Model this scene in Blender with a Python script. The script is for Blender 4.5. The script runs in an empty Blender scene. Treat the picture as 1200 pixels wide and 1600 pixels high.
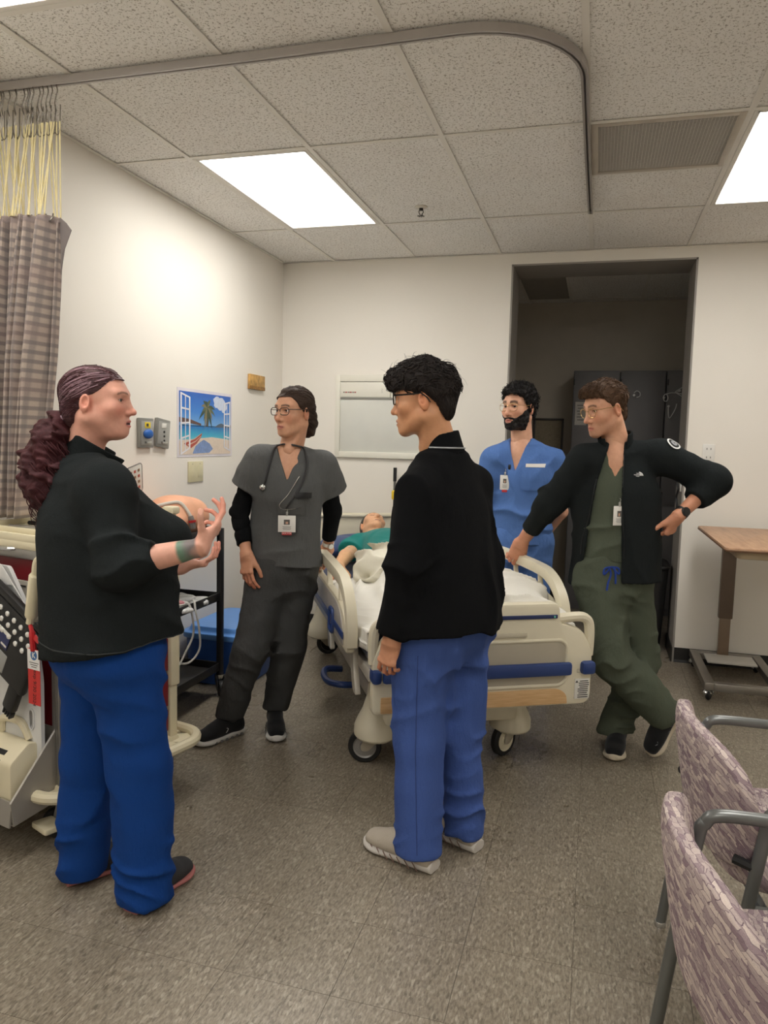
import bpy, bmesh, math, random
import numpy as np
from mathutils import Vector, Matrix
from mathutils.bvhtree import BVHTree
PI = math.pi
rng = random.Random(7)
scene = bpy.context.scene
COL = scene.collection

# ---------------------------------------------------------------- camera
CAM_POS = Vector((2.3328, -5.3408, 1.4553)); YAW, PITCH, ROLL, FPX = .2739, -.0956, .0246, 1165.97
def cam_axes():
    ca, sa, cb, sb, cc, sc = math.cos(YAW), math.sin(YAW), math.cos(PITCH), math.sin(PITCH), math.cos(ROLL), math.sin(ROLL)
    fw = Vector((-sa*cb, ca*cb, sb)); r = Vector((ca, sa, 0)); u = r.cross(fw)
    return r*cc+u*sc, -r*sc+u*cc, fw
_r, _u, _f = cam_axes()
cd = bpy.data.cameras.new('camera'); cam = bpy.data.objects.new('camera', cd); COL.objects.link(cam)
cd.sensor_fit = 'HORIZONTAL'; cd.sensor_width = 36; cd.lens = FPX*36/1200; cd.clip_start = .05
cam.matrix_world = Matrix(((_r.x, _u.x, -_f.x, CAM_POS.x), (_r.y, _u.y, -_f.y, CAM_POS.y), (_r.z, _u.z, -_f.z, CAM_POS.z), (0, 0, 0, 1)))
scene.camera = cam

# ---------------------------------------------------------------- world, exposure (the light comes from the ceiling panels)
w = bpy.data.worlds.new('world'); scene.world = w; w.use_nodes = True
w.node_tree.nodes['Background'].inputs[0].default_value = (.8, .85, 1, 1)
w.node_tree.nodes['Background'].inputs[1].default_value = .02
PANEL_STRENGTH = 11.7
PANEL_COLOR = (1.0, .972, .925)
vs = scene.view_settings
vs.view_transform = 'Standard'; vs.look = 'None'; vs.exposure = 0.0; vs.gamma = 1; vs.use_curve_mapping = False

# ---------------------------------------------------------------- materials
MATS = {}
def srgb(r, g, b):
    f = lambda c: c/12.92 if c <= .04045 else ((c+.055)/1.055)**2.4
    return (f(r/255), f(g/255), f(b/255), 1)
class NT:
    def __init__(s, name):
        m = bpy.data.materials.new(name); m.use_nodes = True; s.m = m; s.t = m.node_tree
        s.b = s.t.nodes['Principled BSDF']
    def n(s, typ, **kw):
        nd = s.t.nodes.new(typ)
        for k, v in kw.items():
            if k.startswith('_'): setattr(nd, k[1:], v)
        return nd
    def l(s, a, b): s.t.links.new(a, b)
    def coord(s, kind='Object', scale=(1, 1, 1), rot=(0, 0, 0)):
        tc = s.n('ShaderNodeTexCoord'); mp = s.n('ShaderNodeMapping')
        mp.inputs['Scale'].default_value = scale; mp.inputs['Rotation'].default_value = rot
        s.l(tc.outputs[kind], mp.inputs[0]); return mp.outputs[0]
    def noise(s, vec, scale, detail=3, rough=.5):
        nd = s.n('ShaderNodeTexNoise'); nd.inputs['Scale'].default_value = scale
        nd.inputs['Detail'].default_value = detail; nd.inputs['Roughness'].default_value = rough
        if vec is not None: s.l(vec, nd.inputs['Vector'])
        return nd.outputs['Fac']
    def ramp(s, fac, stops, interp='LINEAR'):
        nd = s.n('ShaderNodeValToRGB'); cr = nd.color_ramp; cr.interpolation = interp
        while len(cr.elements) < len(stops): cr.elements.new(.5)
        for e, (p, c) in zip(cr.elements, stops): e.position = p; e.color = c if len(c) == 4 else (*c, 1)
        s.l(fac, nd.inputs[0]); return nd.outputs[0]
    def math(s, op, a, b=None, c=None):
        nd = s.n('ShaderNodeMath'); nd.operation = op
        for i, v in enumerate((a, b, c)):
            if v is None: continue
            if isinstance(v, (int, float)): nd.inputs[i].default_value = v
            else: s.l(v, nd.inputs[i])
        return nd.outputs[0]
    def mix(s, fac, a, b, mode='MIX'):
        nd = s.n('ShaderNodeMix'); nd.data_type = 'RGBA'; nd.blend_type = mode
        for i, v in ((0, fac), (6, a), (7, b)):
            if isinstance(v, (int, float, tuple)): nd.inputs[i].default_value = v
            else: s.l(v, nd.inputs[i])
        return nd.outputs[2]
    def bump(s, h, strength=.2, dist=.01):
        nd = s.n('ShaderNodeBump'); nd.inputs['Strength'].default_value = strength; nd.inputs['Distance'].default_value = dist
        s.l(h, nd.inputs['Height']); s.l(nd.outputs[0], s.b.inputs['Normal']); return nd
    def base(s, v):
        if isinstance(v, tuple): s.b.inputs['Base Color'].default_value = v
        else: s.l(v, s.b.inputs['Base Color'])
    def set(s, **kw):
        for k, v in kw.items(): s.b.inputs[{'rough': 'Roughness', 'metal': 'Metallic', 'spec': 'Specular IOR Level', 'coat': 'Coat Weight', 'trans': 'Transmission Weight', 'sheen': 'Sheen Weight', 'sss': 'Subsurface Weight', 'alpha': 'Alpha'}[k]].default_value = v
def mat(name, rgb, rough=.5, metal=0, var=.06, vscale=8, bump=0, bscale=200, spec=.5, sheen=0, coat=0):
    """plain procedural material: base colour with a soft noise variation and optional fine relief"""
    if name in MATS: return MATS[name]
    t = NT(name); c = srgb(*rgb); co = t.coord('Object')
    lo = tuple(x*(1-var) for x in c[:3]); hi = tuple(min(1, x*(1+var)) for x in c[:3])
    t.base(t.ramp(t.noise(co, vscale), [(.3, lo), (.7, hi)]))
    t.set(rough=rough, metal=metal, spec=spec, sheen=sheen, coat=coat)
    if bump: t.bump(t.noise(co, bscale, 2), bump, .002)
    MATS[name] = t.m; return t.m
def cloth(name, rgb, weave=900, rough=.85, var=.12, fold=0.0, sheen=.15, spec=.25):
    if name in MATS: return MATS[name]
    t = NT(name); c = srgb(*rgb); co = t.coord('Object')
    n1 = t.noise(co, 6, 4); n2 = t.noise(co, weave, 1)
    f = t.math('MULTIPLY_ADD', n2, .5, t.math('MULTIPLY', n1, .5))
    t.base(t.ramp(f, [(.3, tuple(x*(1-var) for x in c[:3])), (.7, tuple(min(1, x*(1+var)) for x in c[:3]))]))
    t.set(rough=rough, spec=spec, sheen=sheen)
    h = n2
    if fold:
        n3 = t.noise(t.coord('Object', (9, 9, 4.5)), 2.4, 4, .62)
        h = t.math('MULTIPLY_ADD', n3, fold, t.math('MULTIPLY', n2, .15))
        t.bump(h, .8, .014)
    else: t.bump(h, .15, .001)
    MATS[name] = t.m; return t.m

# ---------------------------------------------------------------- mesh helpers
def tag(o, label=None, cat=None, group=None, kind=None):
    if label: o['label'] = label
    if cat: o['category'] = cat
    if group: o['group'] = group
    if kind: o['kind'] = kind
    return o
def empty(name, loc, rz=0, label=None, cat=None, group=None):
    o = bpy.data.objects.new(name, None); COL.objects.link(o); o.location = loc; o.rotation_euler = (0, 0, rz)
    o.empty_display_size = .1
    return tag(o, label, cat, group)
def link_mesh(name, me, m=None, parent=None, loc=None, smooth=False, autosmooth=None):
    o = bpy.data.objects.new(name, me); COL.objects.link(o)
    if parent: o.parent = parent
    if loc is not None: o.location = loc
    if m is not None and not me.materials:
        for x in (m if isinstance(m, (list, tuple)) else [m]): me.materials.append(x)
    if smooth: me.shade_smooth()
    if autosmooth: me.set_sharp_from_angle(angle=autosmooth)
    return o
def rotm(ax, deg): return Matrix.Rotation(math.radians(deg), 4, ax)
def frame(o, x, y, z):
    x, y, z, o = Vector(x), Vector(y), Vector(z), Vector(o)
    return Matrix(((x.x, y.x, z.x, o.x), (x.y, y.y, z.y, o.y), (x.z, y.z, z.z, o.z), (0, 0, 0, 1)))
class MB:
    """collects shapes and links them as one mesh object"""
    def __init__(s): s.bm = bmesh.new()
    def _add(s, bm, M=None):
        if M is not None: bm.transform(M)
        me = bpy.data.meshes.new('t'); bm.to_mesh(me); bm.free(); s.bm.from_mesh(me); bpy.data.meshes.remove(me); return s
    def box(s, c, size, bevel=0, M=None, seg=2, rot=None):
        bm = bmesh.new(); bmesh.ops.create_cube(bm, size=1)
        bmesh.ops.scale(bm, vec=size, verts=bm.verts)
        if bevel: bmesh.ops.bevel(bm, geom=bm.edges[:], offset=min(bevel, min(size)*.49), segments=seg, profile=.5, affect='EDGES', clamp_overlap=True)
        T = Matrix.Translation(c)
        if rot is not None: T = T @ rot
        bm.transform(T); return s._add(bm, M)
    def prism(s, poly, h, bevel=0, M=None, seg=2):
        """polygon in xy extruded along +z by h"""
        bm = bmesh.new(); vs_ = [bm.verts.new((p[0], p[1], 0)) for p in poly]; f = bm.faces.new(vs_)
        r = bmesh.ops.extrude_face_region(bm, geom=[f]); ev = [e for e in r['geom'] if isinstance(e, bmesh.types.BMVert)]
        bmesh.ops.translate(bm, verts=ev, vec=(0, 0, h)); bmesh.ops.recalc_face_normals(bm, faces=bm.faces)
        if bevel:
            ed = [e for e in bm.edges if abs(e.verts[0].co.z-e.verts[1].co.z) < 1e-6]
            bmesh.ops.bevel(bm, geom=ed, offset=bevel, segments=seg, profile=.5, affect='EDGES', clamp_overlap=True)
        return s._add(bm, M)
    def tube(s, pts, r, n=10, M=None, closed=False, cap=True):
        pts = [Vector(p) for p in pts]; N = len(pts); rr = r if isinstance(r, (list, tuple)) else [r]*N
        bm = bmesh.new(); rings = []; up = None
        for i, p in enumerate(pts):
            if closed: t = pts[(i+1) % N]-pts[i-1]
            else: t = pts[min(i+1, N-1)]-pts[max(i-1, 0)]
            t.normalize()
            if up is None: up = t.orthogonal().normalized()
            up = (up-t*up.dot(t)); up = up.normalized() if up.length > 1e-6 else t.orthogonal().normalized()
            b = t.cross(up)
            rings.append([bm.verts.new(p+(up*math.cos(2*PI*k/n)+b*math.sin(2*PI*k/n))*rr[i]) for k in range(n)])
        for i in range(N if closed else N-1):
            A, B = rings[i], rings[(i+1) % N]
            for k in range(n): bm.faces.new((A[k], A[(k+1) % n], B[(k+1) % n], B[k]))
        if cap and not closed: bm.faces.new(rings[0][::-1]); bm.faces.new(rings[-1])
        bmesh.ops.recalc_face_normals(bm, faces=bm.faces)
        return s._add(bm, M)
    def lathe(s, prof, n=24, M=None):
        """profile of (r, z) about z"""
        bm = bmesh.new(); rings = []
        for r, z in prof:
            rings.append([bm.verts.new((r*math.cos(2*PI*k/n), r*math.sin(2*PI*k/n), z)) for k in range(n)] if r > 1e-6 else [bm.verts.new((0, 0, z))])
        for A, B in zip(rings, rings[1:]):
            for k in range(n):
                q = [A[k % len(A)], A[(k+1) % len(A)], B[(k+1) % len(B)], B[k % len(B)]]
                q = [v for i, v in enumerate(q) if v not in q[:i]]
                if len(q) > 2: bm.faces.new(q)
        for R in (rings[0], rings[-1]):
            if len(R) > 2: bm.faces.new(R)
        bmesh.ops.recalc_face_normals(bm, faces=bm.faces)
        return s._add(bm, M)
    def sweep(s, pts, prof, side, M=None):
        """profile polygon [(a,b)] swept along pts; a along the constant 'side' vector, b along side x tangent"""
        pts = [Vector(p) for p in pts]; side = Vector(side).normalized(); bm = bmesh.new(); rings = []
        for i, p in enumerate(pts):
            t = (pts[min(i+1, len(pts)-1)]-pts[max(i-1, 0)]).normalized(); b = side.cross(t).normalized()
            rings.append([bm.verts.new(p+side*a+b*c) for a, c in prof])
        n = len(prof)
        for A, B in zip(rings, rings[1:]):
            for k in range(n): bm.faces.new((A[k], A[(k+1) % n], B[(k+1) % n], B[k]))
        bm.faces.new(rings[0][::-1]); bm.faces.new(rings[-1]); bmesh.ops.recalc_face_normals(bm, faces=bm.faces)
        return s._add(bm, M)
    def grid(s, P, M=None, flip=False, thick=0):
        """P[i][j] points -> sheet; thick makes it a solid slab along vertex normals"""
        bm = bmesh.new(); V = [[bm.verts.new(p) for p in row] for row in P]
        for i in range(len(V)-1):
            for j in range(len(V[0])-1):
                q = (V[i][j], V[i+1][j], V[i+1][j+1], V[i][j+1]); bm.faces.new(q[::-1] if flip else q)
        if thick:
            bm.normal_update()
            bmesh.ops.solidify(bm, geom=bm.faces[:], thickness=thick)
        return s._add(bm, M)
    def ball(s, c, r, M=None, seg=16, scale=(1, 1, 1)):
        bm = bmesh.new(); bmesh.ops.create_uvsphere(bm, u_segments=seg, v_segments=max(6, seg*2//3), radius=r)
        bmesh.ops.scale(bm, vec=scale, verts=bm.verts); bm.transform(Matrix.Translation(c)); return s._add(bm, M)
    def mesh(s, name='m'):
        me = bpy.data.meshes.new(name); s.bm.to_mesh(me); s.bm.free(); return me
    def obj(s, name, m, parent=None, loc=None, smooth=True, angle=.6):
        me = s.mesh(name); o = link_mesh(name, me, m, parent, loc)
        if smooth: me.shade_smooth(); me.set_sharp_from_angle(angle=angle)
        return o
def arc(c, r, a0, a1, n, ax='xy', z=0):
    out = []
    for i in range(n+1):
        a = math.radians(a0+(a1-a0)*i/n); x, y = c[0]+r*math.cos(a), c[1]+r*math.sin(a)
        out.append({'xy': (x, y, z), 'xz': (x, z, y), 'yz': (z, x, y)}[ax])
    return out
def rrect(w, h, r, n=5):
    out = []
    for cx, cy, a in ((w/2-r, h/2-r, 0), (-w/2+r, h/2-r, 90), (-w/2+r, -h/2+r, 180), (w/2-r, -h/2+r, 270)):
        for i in range(n+1):
            t = math.radians(a+90*i/n); out.append((cx+r*math.cos(t), cy+r*math.sin(t)))
    return out
def smooth_path(P, n=6):
    """Catmull-Rom through points"""
    P = [Vector(p) for p in P]; out = []
    for i in range(len(P)-1):
        p0, p1, p2, p3 = P[max(i-1, 0)], P[i], P[i+1], P[min(i+2, len(P)-1)]
        for k in range(n):
            t = k/n; out.append(.5*((2*p1)+(-p0+p2)*t+(2*p0-5*p1+4*p2-p3)*t*t+(-p0+3*p1-3*p2+p3)*t**3))
    out.append(P[-1]); return out
def text_mesh(body, size, extrude=.0005, align='CENTER', bold=0):
    cu = bpy.data.curves.new('txt', 'FONT'); cu.body = body; cu.size = size; cu.extrude = extrude; cu.align_x = align; cu.align_y = 'CENTER'; cu.offset = bold
    o = bpy.data.objects.new('txt', cu); COL.objects.link(o); bpy.context.view_layer.update()
    me = bpy.data.meshes.new_from_object(o.evaluated_get(bpy.context.evaluated_depsgraph_get()))
    bpy.data.objects.remove(o); bpy.data.curves.remove(cu); return me
def text(name, body, size, m, parent, M, extrude=.0005, align='CENTER', bold=0):
    me = text_mesh(body, size, extrude, align, bold); me.transform(M); me.materials.clear(); return link_mesh(name, me, m, parent)
def copy_tree(o, parent=None):
    c = o.copy(); COL.objects.link(c); c.parent = parent
    for ch in o.children: copy_tree(ch, c)
    return c
# ---------------------------------------------------------------- signed-distance sculpting (for bodies, clothes, hair, soft things)
F32 = np.float32
def V3(p): return np.array(p, dtype=F32)
def smin(a, b, k):
    if k <= 0: return np.minimum(a, b)
    h = np.maximum(k-np.abs(a-b), 0)/k
    return np.minimum(a, b)-h*h*k*.25
def smax(a, b, k): return -smin(-a, -b, k)
class Vol:
    def __init__(s, lo, hi, h):
        s.h = h; s.lo = np.array(lo, float); s.n = np.ceil((np.array(hi, float)-s.lo)/h).astype(int)+1
        s.ax = [(s.lo[i]+h*np.arange(s.n[i])).astype(F32) for i in range(3)]
        s.D = np.full(s.n, 1.0, F32)
    def sub(s, lo, hi):
        a = np.clip(np.floor((np.array(lo)-s.lo)/s.h).astype(int), 0, s.n); b = np.clip(np.ceil((np.array(hi)-s.lo)/s.h).astype(int)+1, 0, s.n)
        sl = tuple(slice(a[i], b[i]) for i in range(3))
        return sl, (s.ax[0][sl[0]][:, None, None], s.ax[1][sl[1]][None, :, None], s.ax[2][sl[2]][None, None, :])
    def _op(s, lo, hi, fn, k, op):
        m = .02+k+2*s.h
        sl, P = s.sub(np.array(lo)-m, np.array(hi)+m)
        if min(x.stop-x.start for x in sl) < 1: return s
        d = fn(P)
        if op == '+': s.D[sl] = smin(s.D[sl], d, k)
        elif op == '-': s.D[sl] = smax(s.D[sl], -d, k)
        else: s.D[sl] = smax(s.D[sl], d, k)
        return s
    def cone(s, a, b, ra, rb, k=.02, op='+'):
        a, b = V3(a), V3(b); ab = b-a; L2 = float(ab@ab)+1e-12; r = max(ra, rb)
        def fn(P):
            x, y, z = P[0]-a[0], P[1]-a[1], P[2]-a[2]
            t = np.clip((x*ab[0]+y*ab[1]+z*ab[2])/L2, 0, 1)
            return np.sqrt((x-t*ab[0])**2+(y-t*ab[1])**2+(z-t*ab[2])**2)-(ra+t*(rb-ra))
        return s._op(np.minimum(a, b)-r, np.maximum(a, b)+r, fn, k, op)
    def ell(s, c, rad, R=None, k=.02, op='+'):
        c = V3(c); rad = V3(rad); R = np.eye(3, dtype=F32) if R is None else np.array(R, F32)   # columns of R = axes
        m = float(rad.max()); mn = float(rad.min())
        def fn(P):
            x, y, z = P[0]-c[0], P[1]-c[1], P[2]-c[2]
            q = [(x*R[0, i]+y*R[1, i]+z*R[2, i]) for i in range(3)]
            k0 = np.sqrt(sum((q[i]/rad[i])**2 for i in range(3))); k1 = np.sqrt(sum((q[i]/rad[i]**2)**2 for i in range(3)))
            return np.where(k0 > 1e-3, k0*(k0-1)/np.maximum(k1, 1e-6), -mn)
        return s._op(c-m, c+m, fn, k, op)
    def box(s, c, half, R=None, r=.005, k=.01, op='+'):
        c = V3(c); half = V3(half); R = np.eye(3, dtype=F32) if R is None else np.array(R, F32); m = float(np.linalg.norm(half))
        def fn(P):
            x, y, z = P[0]-c[0], P[1]-c[1], P[2]-c[2]
            q = [np.abs(x*R[0, i]+y*R[1, i]+z*R[2, i])-(half[i]-r) for i in range(3)]
            return np.sqrt(sum(np.maximum(v, 0)**2 for v in q))+np.minimum(np.maximum(np.maximum(q[0], q[1]), q[2]), 0)-r
        return s._op(c-m, c+m, fn, k, op)
    def sect(s, pts, hw, hd, side, k=.02, op='+', p=2.0):
        """smooth chain of elliptical sections stacked along the axis first->last: half-width hw along 'side', half-depth hd across it, flat ends"""
        pts = np.array(pts, float); A = pts[0]; ax = pts[-1]-A; L = float(np.linalg.norm(ax)); ax = ax/L
        sd = np.array(side, float); sd = sd-ax*(sd@ax); sd = sd/np.linalg.norm(sd); fd = np.cross(sd, ax)
        uu = (pts-A)@ax; tab = np.c_[uu, (pts-A)@sd, (pts-A)@fd, hw, hd]
        fine = []
        for i in range(len(tab)-1):
            p0, p1, p2, p3 = tab[max(i-1, 0)], tab[i], tab[i+1], tab[min(i+2, len(tab)-1)]
            for t in np.linspace(0, 1, 8, endpoint=False): fine.append(.5*(2*p1+(p2-p0)*t+(2*p0-5*p1+4*p2-p3)*t*t+(3*p1-p0-3*p2+p3)*t**3))
        fine.append(tab[-1]); fine = np.array(fine); fine[:, 0] = np.maximum.accumulate(fine[:, 0])
        m = max(max(hw), max(hd)); lo = pts.min(0)-m; hi = pts.max(0)+m
        def fn(P):
            x, y, z = P[0]-F32(A[0]), P[1]-F32(A[1]), P[2]-F32(A[2])
            u = x*F32(ax[0])+y*F32(ax[1])+z*F32(ax[2])
            c1, c2, W, HH = [np.interp(u, fine[:, 0], fine[:, j]).astype(F32) for j in range(1, 5)]
            a_ = np.abs(x*F32(sd[0])+y*F32(sd[1])+z*F32(sd[2])-c1)/W; b_ = np.abs(x*F32(fd[0])+y*F32(fd[1])+z*F32(fd[2])-c2)/HH
            q = np.sqrt(a_*a_+b_*b_) if p == 2 else (a_**p+b_**p)**(1/p)
            d = (q-1)*np.minimum(W, HH)*(1+.3*np.clip(q-1, 0, 1))
            return np.maximum(d, np.maximum(-u, u-F32(L)))
        return s._op(lo, hi, fn, k, op)
    def plane(s, p, n, op='&', k=.004):
        """keep the side opposite to n ('&') """
        p, n = V3(p), V3(n); n = n/np.linalg.norm(n)
        d = (s.ax[0][:, None, None]-p[0])*n[0]+(s.ax[1][None, :, None]-p[1])*n[1]+(s.ax[2][None, None, :]-p[2])*n[2]
        s.D = smax(s.D, d, k); return s
    def disp(s, fn, band=.05):
        """add a displacement field near the surface"""
        idx = np.nonzero(np.abs(s.D) < band)
        P = (s.ax[0][idx[0]], s.ax[1][idx[1]], s.ax[2][idx[2]])
        s.D[idx] += fn(P).astype(F32); return s
    def shell(s, th, k=.002): s.D = np.maximum(s.D, -(s.D+th)); return s
    def mesh(s, M=None):
        """naive surface nets -> verts (N,3), quads (M,4)"""
        D = s.D.copy(); D[0], D[-1] = 1, 1; D[:, 0], D[:, -1] = 1, 1; D[:, :, 0], D[:, :, -1] = 1, 1
        S = D < 0; n = np.array(D.shape)-1
        cnt = np.zeros(n, np.int8)
        for dx in (0, 1):
            for dy in (0, 1):
                for dz in (0, 1): cnt += S[dx:n[0]+dx, dy:n[1]+dy, dz:n[2]+dz]
        act = np.nonzero((cnt > 0) & (cnt < 8)); N = len(act[0])
        idm = np.full(n, -1, np.int32); idm[act] = np.arange(N)
        acc = np.zeros((N, 3)); c = np.zeros(N)
        corner = {(dx, dy, dz): D[act[0]+dx, act[1]+dy, act[2]+dz] for dx in (0, 1) for dy in (0, 1) for dz in (0, 1)}
        for a in range(3):
            for q in range(4):
                o = [0, 0, 0]; o[(a+1) % 3] = q & 1; o[(a+2) % 3] = q >> 1; o2 = list(o); o2[a] = 1
                v0, v1 = corner[tuple(o)], corner[tuple(o2)]; m = (v0 < 0) != (v1 < 0)
                t = v0[m]/(v0[m]-v1[m]); pt = np.tile(np.array(o, float), (m.sum(), 1)); pt[:, a] = t
                acc[m] += pt; c[m] += 1
        V = (np.stack(act, 1)+acc/c[:, None])*s.h+s.lo
        Q = []
        for a in range(3):
            b_, c_ = (a+1) % 3, (a+2) % 3
            sl0 = [slice(None)]*3; sl1 = [slice(None)]*3; sl0[a] = slice(0, -1); sl1[a] = slice(1, None)
            A, B = S[tuple(sl0)], S[tuple(sl1)]
            e = np.nonzero(A != B); e = np.stack(e, 1)
            ok = (e[:, b_] > 0) & (e[:, c_] > 0) & (e[:, b_] < n[b_]) & (e[:, c_] < n[c_]); e = e[ok]
            ins = A[tuple(e.T)]
            def cell(db, dc):
                f = e.copy(); f[:, b_] -= db; f[:, c_] -= dc; return idm[tuple(f.T)]
            q = np.stack([cell(1, 1), cell(0, 1), cell(0, 0), cell(1, 0)], 1)
            q[~ins] = q[~ins][:, ::-1]; Q.append(q)
        Q = np.concatenate(Q)
        Q = Q[(Q >= 0).all(1)]
        return V, Q
def relax(V, Q, it=1, lam=.5):
    for _ in range(it):
        acc = np.zeros_like(V); c = np.zeros(len(V))
        for i in range(4):
            a, b = Q[:, i], Q[:, (i+1) % 4]
            np.add.at(acc, a, V[b]); np.add.at(c, a, 1); np.add.at(acc, b, V[a]); np.add.at(c, b, 1)
        V = V*(1-lam)+lam*acc/np.maximum(c, 1)[:, None]
    return V
def np_mesh(name, V, Q, cols=None):
    me = bpy.data.meshes.new(name)
    me.vertices.add(len(V)); me.vertices.foreach_set('co', np.ascontiguousarray(V, dtype=F32).ravel())
    me.loops.add(len(Q)*4); me.loops.foreach_set('vertex_index', np.ascontiguousarray(Q, dtype=np.int32).ravel())
    me.polygons.add(len(Q)); me.polygons.foreach_set('loop_start', np.arange(0, len(Q)*4, 4, dtype=np.int32))
    me.polygons.foreach_set('loop_total', np.full(len(Q), 4, np.int32))
    me.update(calc_edges=True)
    if cols is not None:
        at = me.color_attributes.new('Col', 'FLOAT_COLOR', 'POINT'); at.data.foreach_set('color', np.ascontiguousarray(np.c_[cols, np.ones(len(cols))], dtype=F32).ravel())
    me.shade_smooth(); return me
_nr = np.random.RandomState(3)
_NK = [(_nr.normal(size=(6, 3)), _nr.uniform(0, 6.28, 6)) for _ in range(24)]
def sn(P, f, seed=0):
    """smooth pseudo-noise, about -1..1"""
    K, ph = _NK[seed % 24]; out = 0
    for i in range(5):
        k = K[i]/np.linalg.norm(K[i])*f*(.7+.25*i); out = out+np.sin(P[0]*k[0]+P[1]*k[1]+P[2]*k[2]+ph[i])
    return out/3.0
def folds(P, axis, f, seed=0, warp=2.0):
    """sharp-topped folds running across 'axis' """
    a = np.array(axis, float); a = a/np.linalg.norm(a)
    u = (P[0]*a[0]+P[1]*a[1]+P[2]*a[2])*f*6.28
    r = np.abs(np.sin(.5*u+.5*warp*sn(P, f*2.2, seed)+.5*warp*sn(P, f*.9, seed+1)))
    return (2.2*(1-r)**1.6-.45)*np.clip(.25+.9*sn(P, f*1.4, seed+2), 0, 1)
def near(P, c, r):
    c = np.array(c, float); d2 = (P[0]-c[0])**2+(P[1]-c[1])**2+(P[2]-c[2])**2
    return np.exp(-d2/(r*r))
def nrm(v): v = np.array(v, float); return v/np.linalg.norm(v)
def bvh_of(*objs):
    """BVH in the objects' parent space (their parts carry no transform of their own)"""
    vs_, fs = [], []
    for o in objs:
        k = len(vs_); vs_ += [v.co.copy() for v in o.data.vertices]; fs += [tuple(i+k for i in p.vertices) for p in o.data.polygons]
    return BVHTree.FromPolygons(vs_, fs)
def conform(bv, c, right, up, w, h, nx=8, ny=8, off=.002, reach=.25, shape=None):
    """grid of points lying on a surface: rays are cast from in front of it (direction up x right... towards the surface)"""
    c = Vector(c); right = Vector(right).normalized(); up = Vector(up); up = (up-right*up.dot(right)).normalized(); nrm_ = right.cross(up)
    P = []; last = None
    for i in range(nx+1):
        row = []
        for j in range(ny+1):
            a, b = (i/nx-.5)*w, (j/ny-.5)*h
            if shape: a, b = shape(a, b)
            o = c+right*a+up*b+nrm_*reach
            hit = bv.ray_cast(o, -nrm_, reach*2)
            if hit[0] is None: p = c+right*a+up*b if last is None else (c+right*a+up*b)+nrm_*(last)
            else: p = hit[0]; last = (p-(c+right*a+up*b)).dot(nrm_)
            row.append(p+nrm_*off)
        P.append(row)
    return P
# ================================================================ the room
H = 2.762; XR, YR = 5.2, -7.6            # ceiling height, right and rear walls
GX, GY, T2 = .408, -.844, .6096            # ceiling grid origin and the two-foot module
DXL, DXR, DZT, WT = 1.709, 2.912, 2.689, .40   # doorway and wall thickness
YB = 1.9                                   # far wall of the dark side room

def wall_mat():
    t = NT('painted_wall'); co = t.coord('Object')
    t.base(t.ramp(t.noise(co, 1.3, 4), [(.3, srgb(236, 231, 221)), (.7, srgb(240, 235, 226))]))
    t.set(rough=.62, spec=.3); t.bump(t.noise(co, 140, 3), .12, .003); return t.m
def ceil_mat():
    t = NT('mineral_ceiling_tile'); co = t.coord('Object')
    oi = t.n('ShaderNodeObjectInfo'); off = t.n('ShaderNodeVectorMath'); off.operation = 'MULTIPLY_ADD'
    off.inputs[1].default_value = (1, 1, 1); t.l(co, off.inputs[0])
    cmb = t.n('ShaderNodeCombineXYZ'); t.l(t.math('MULTIPLY', oi.outputs['Random'], 37), cmb.inputs[0]); t.l(t.math('MULTIPLY', oi.outputs['Random'], 19), cmb.inputs[1])
    t.l(cmb.outputs[0], off.inputs[2]); v = off.outputs[0]
    fis = t.noise(v, 95, 3, .6); pin = t.n('ShaderNodeTexVoronoi'); pin.inputs['Scale'].default_value = 120; t.l(v, pin.inputs['Vector'])
    fm = t.ramp(fis, [(.375, (0, 0, 0)), (.425, (1, 1, 1))]); pm = t.ramp(pin.outputs['Distance'], [(.16, (0, 0, 0)), (.24, (1, 1, 1))])
    m = t.math('MULTIPLY', fm, pm)
    soft = t.ramp(t.noise(v, 3, 2), [(.3, srgb(246, 243, 238)), (.7, srgb(250, 248, 244))])
    t.base(t.mix(m, srgb(190, 183, 174), soft)); t.set(rough=.9, spec=.15); t.bump(m, .6, .004); return t.m
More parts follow.
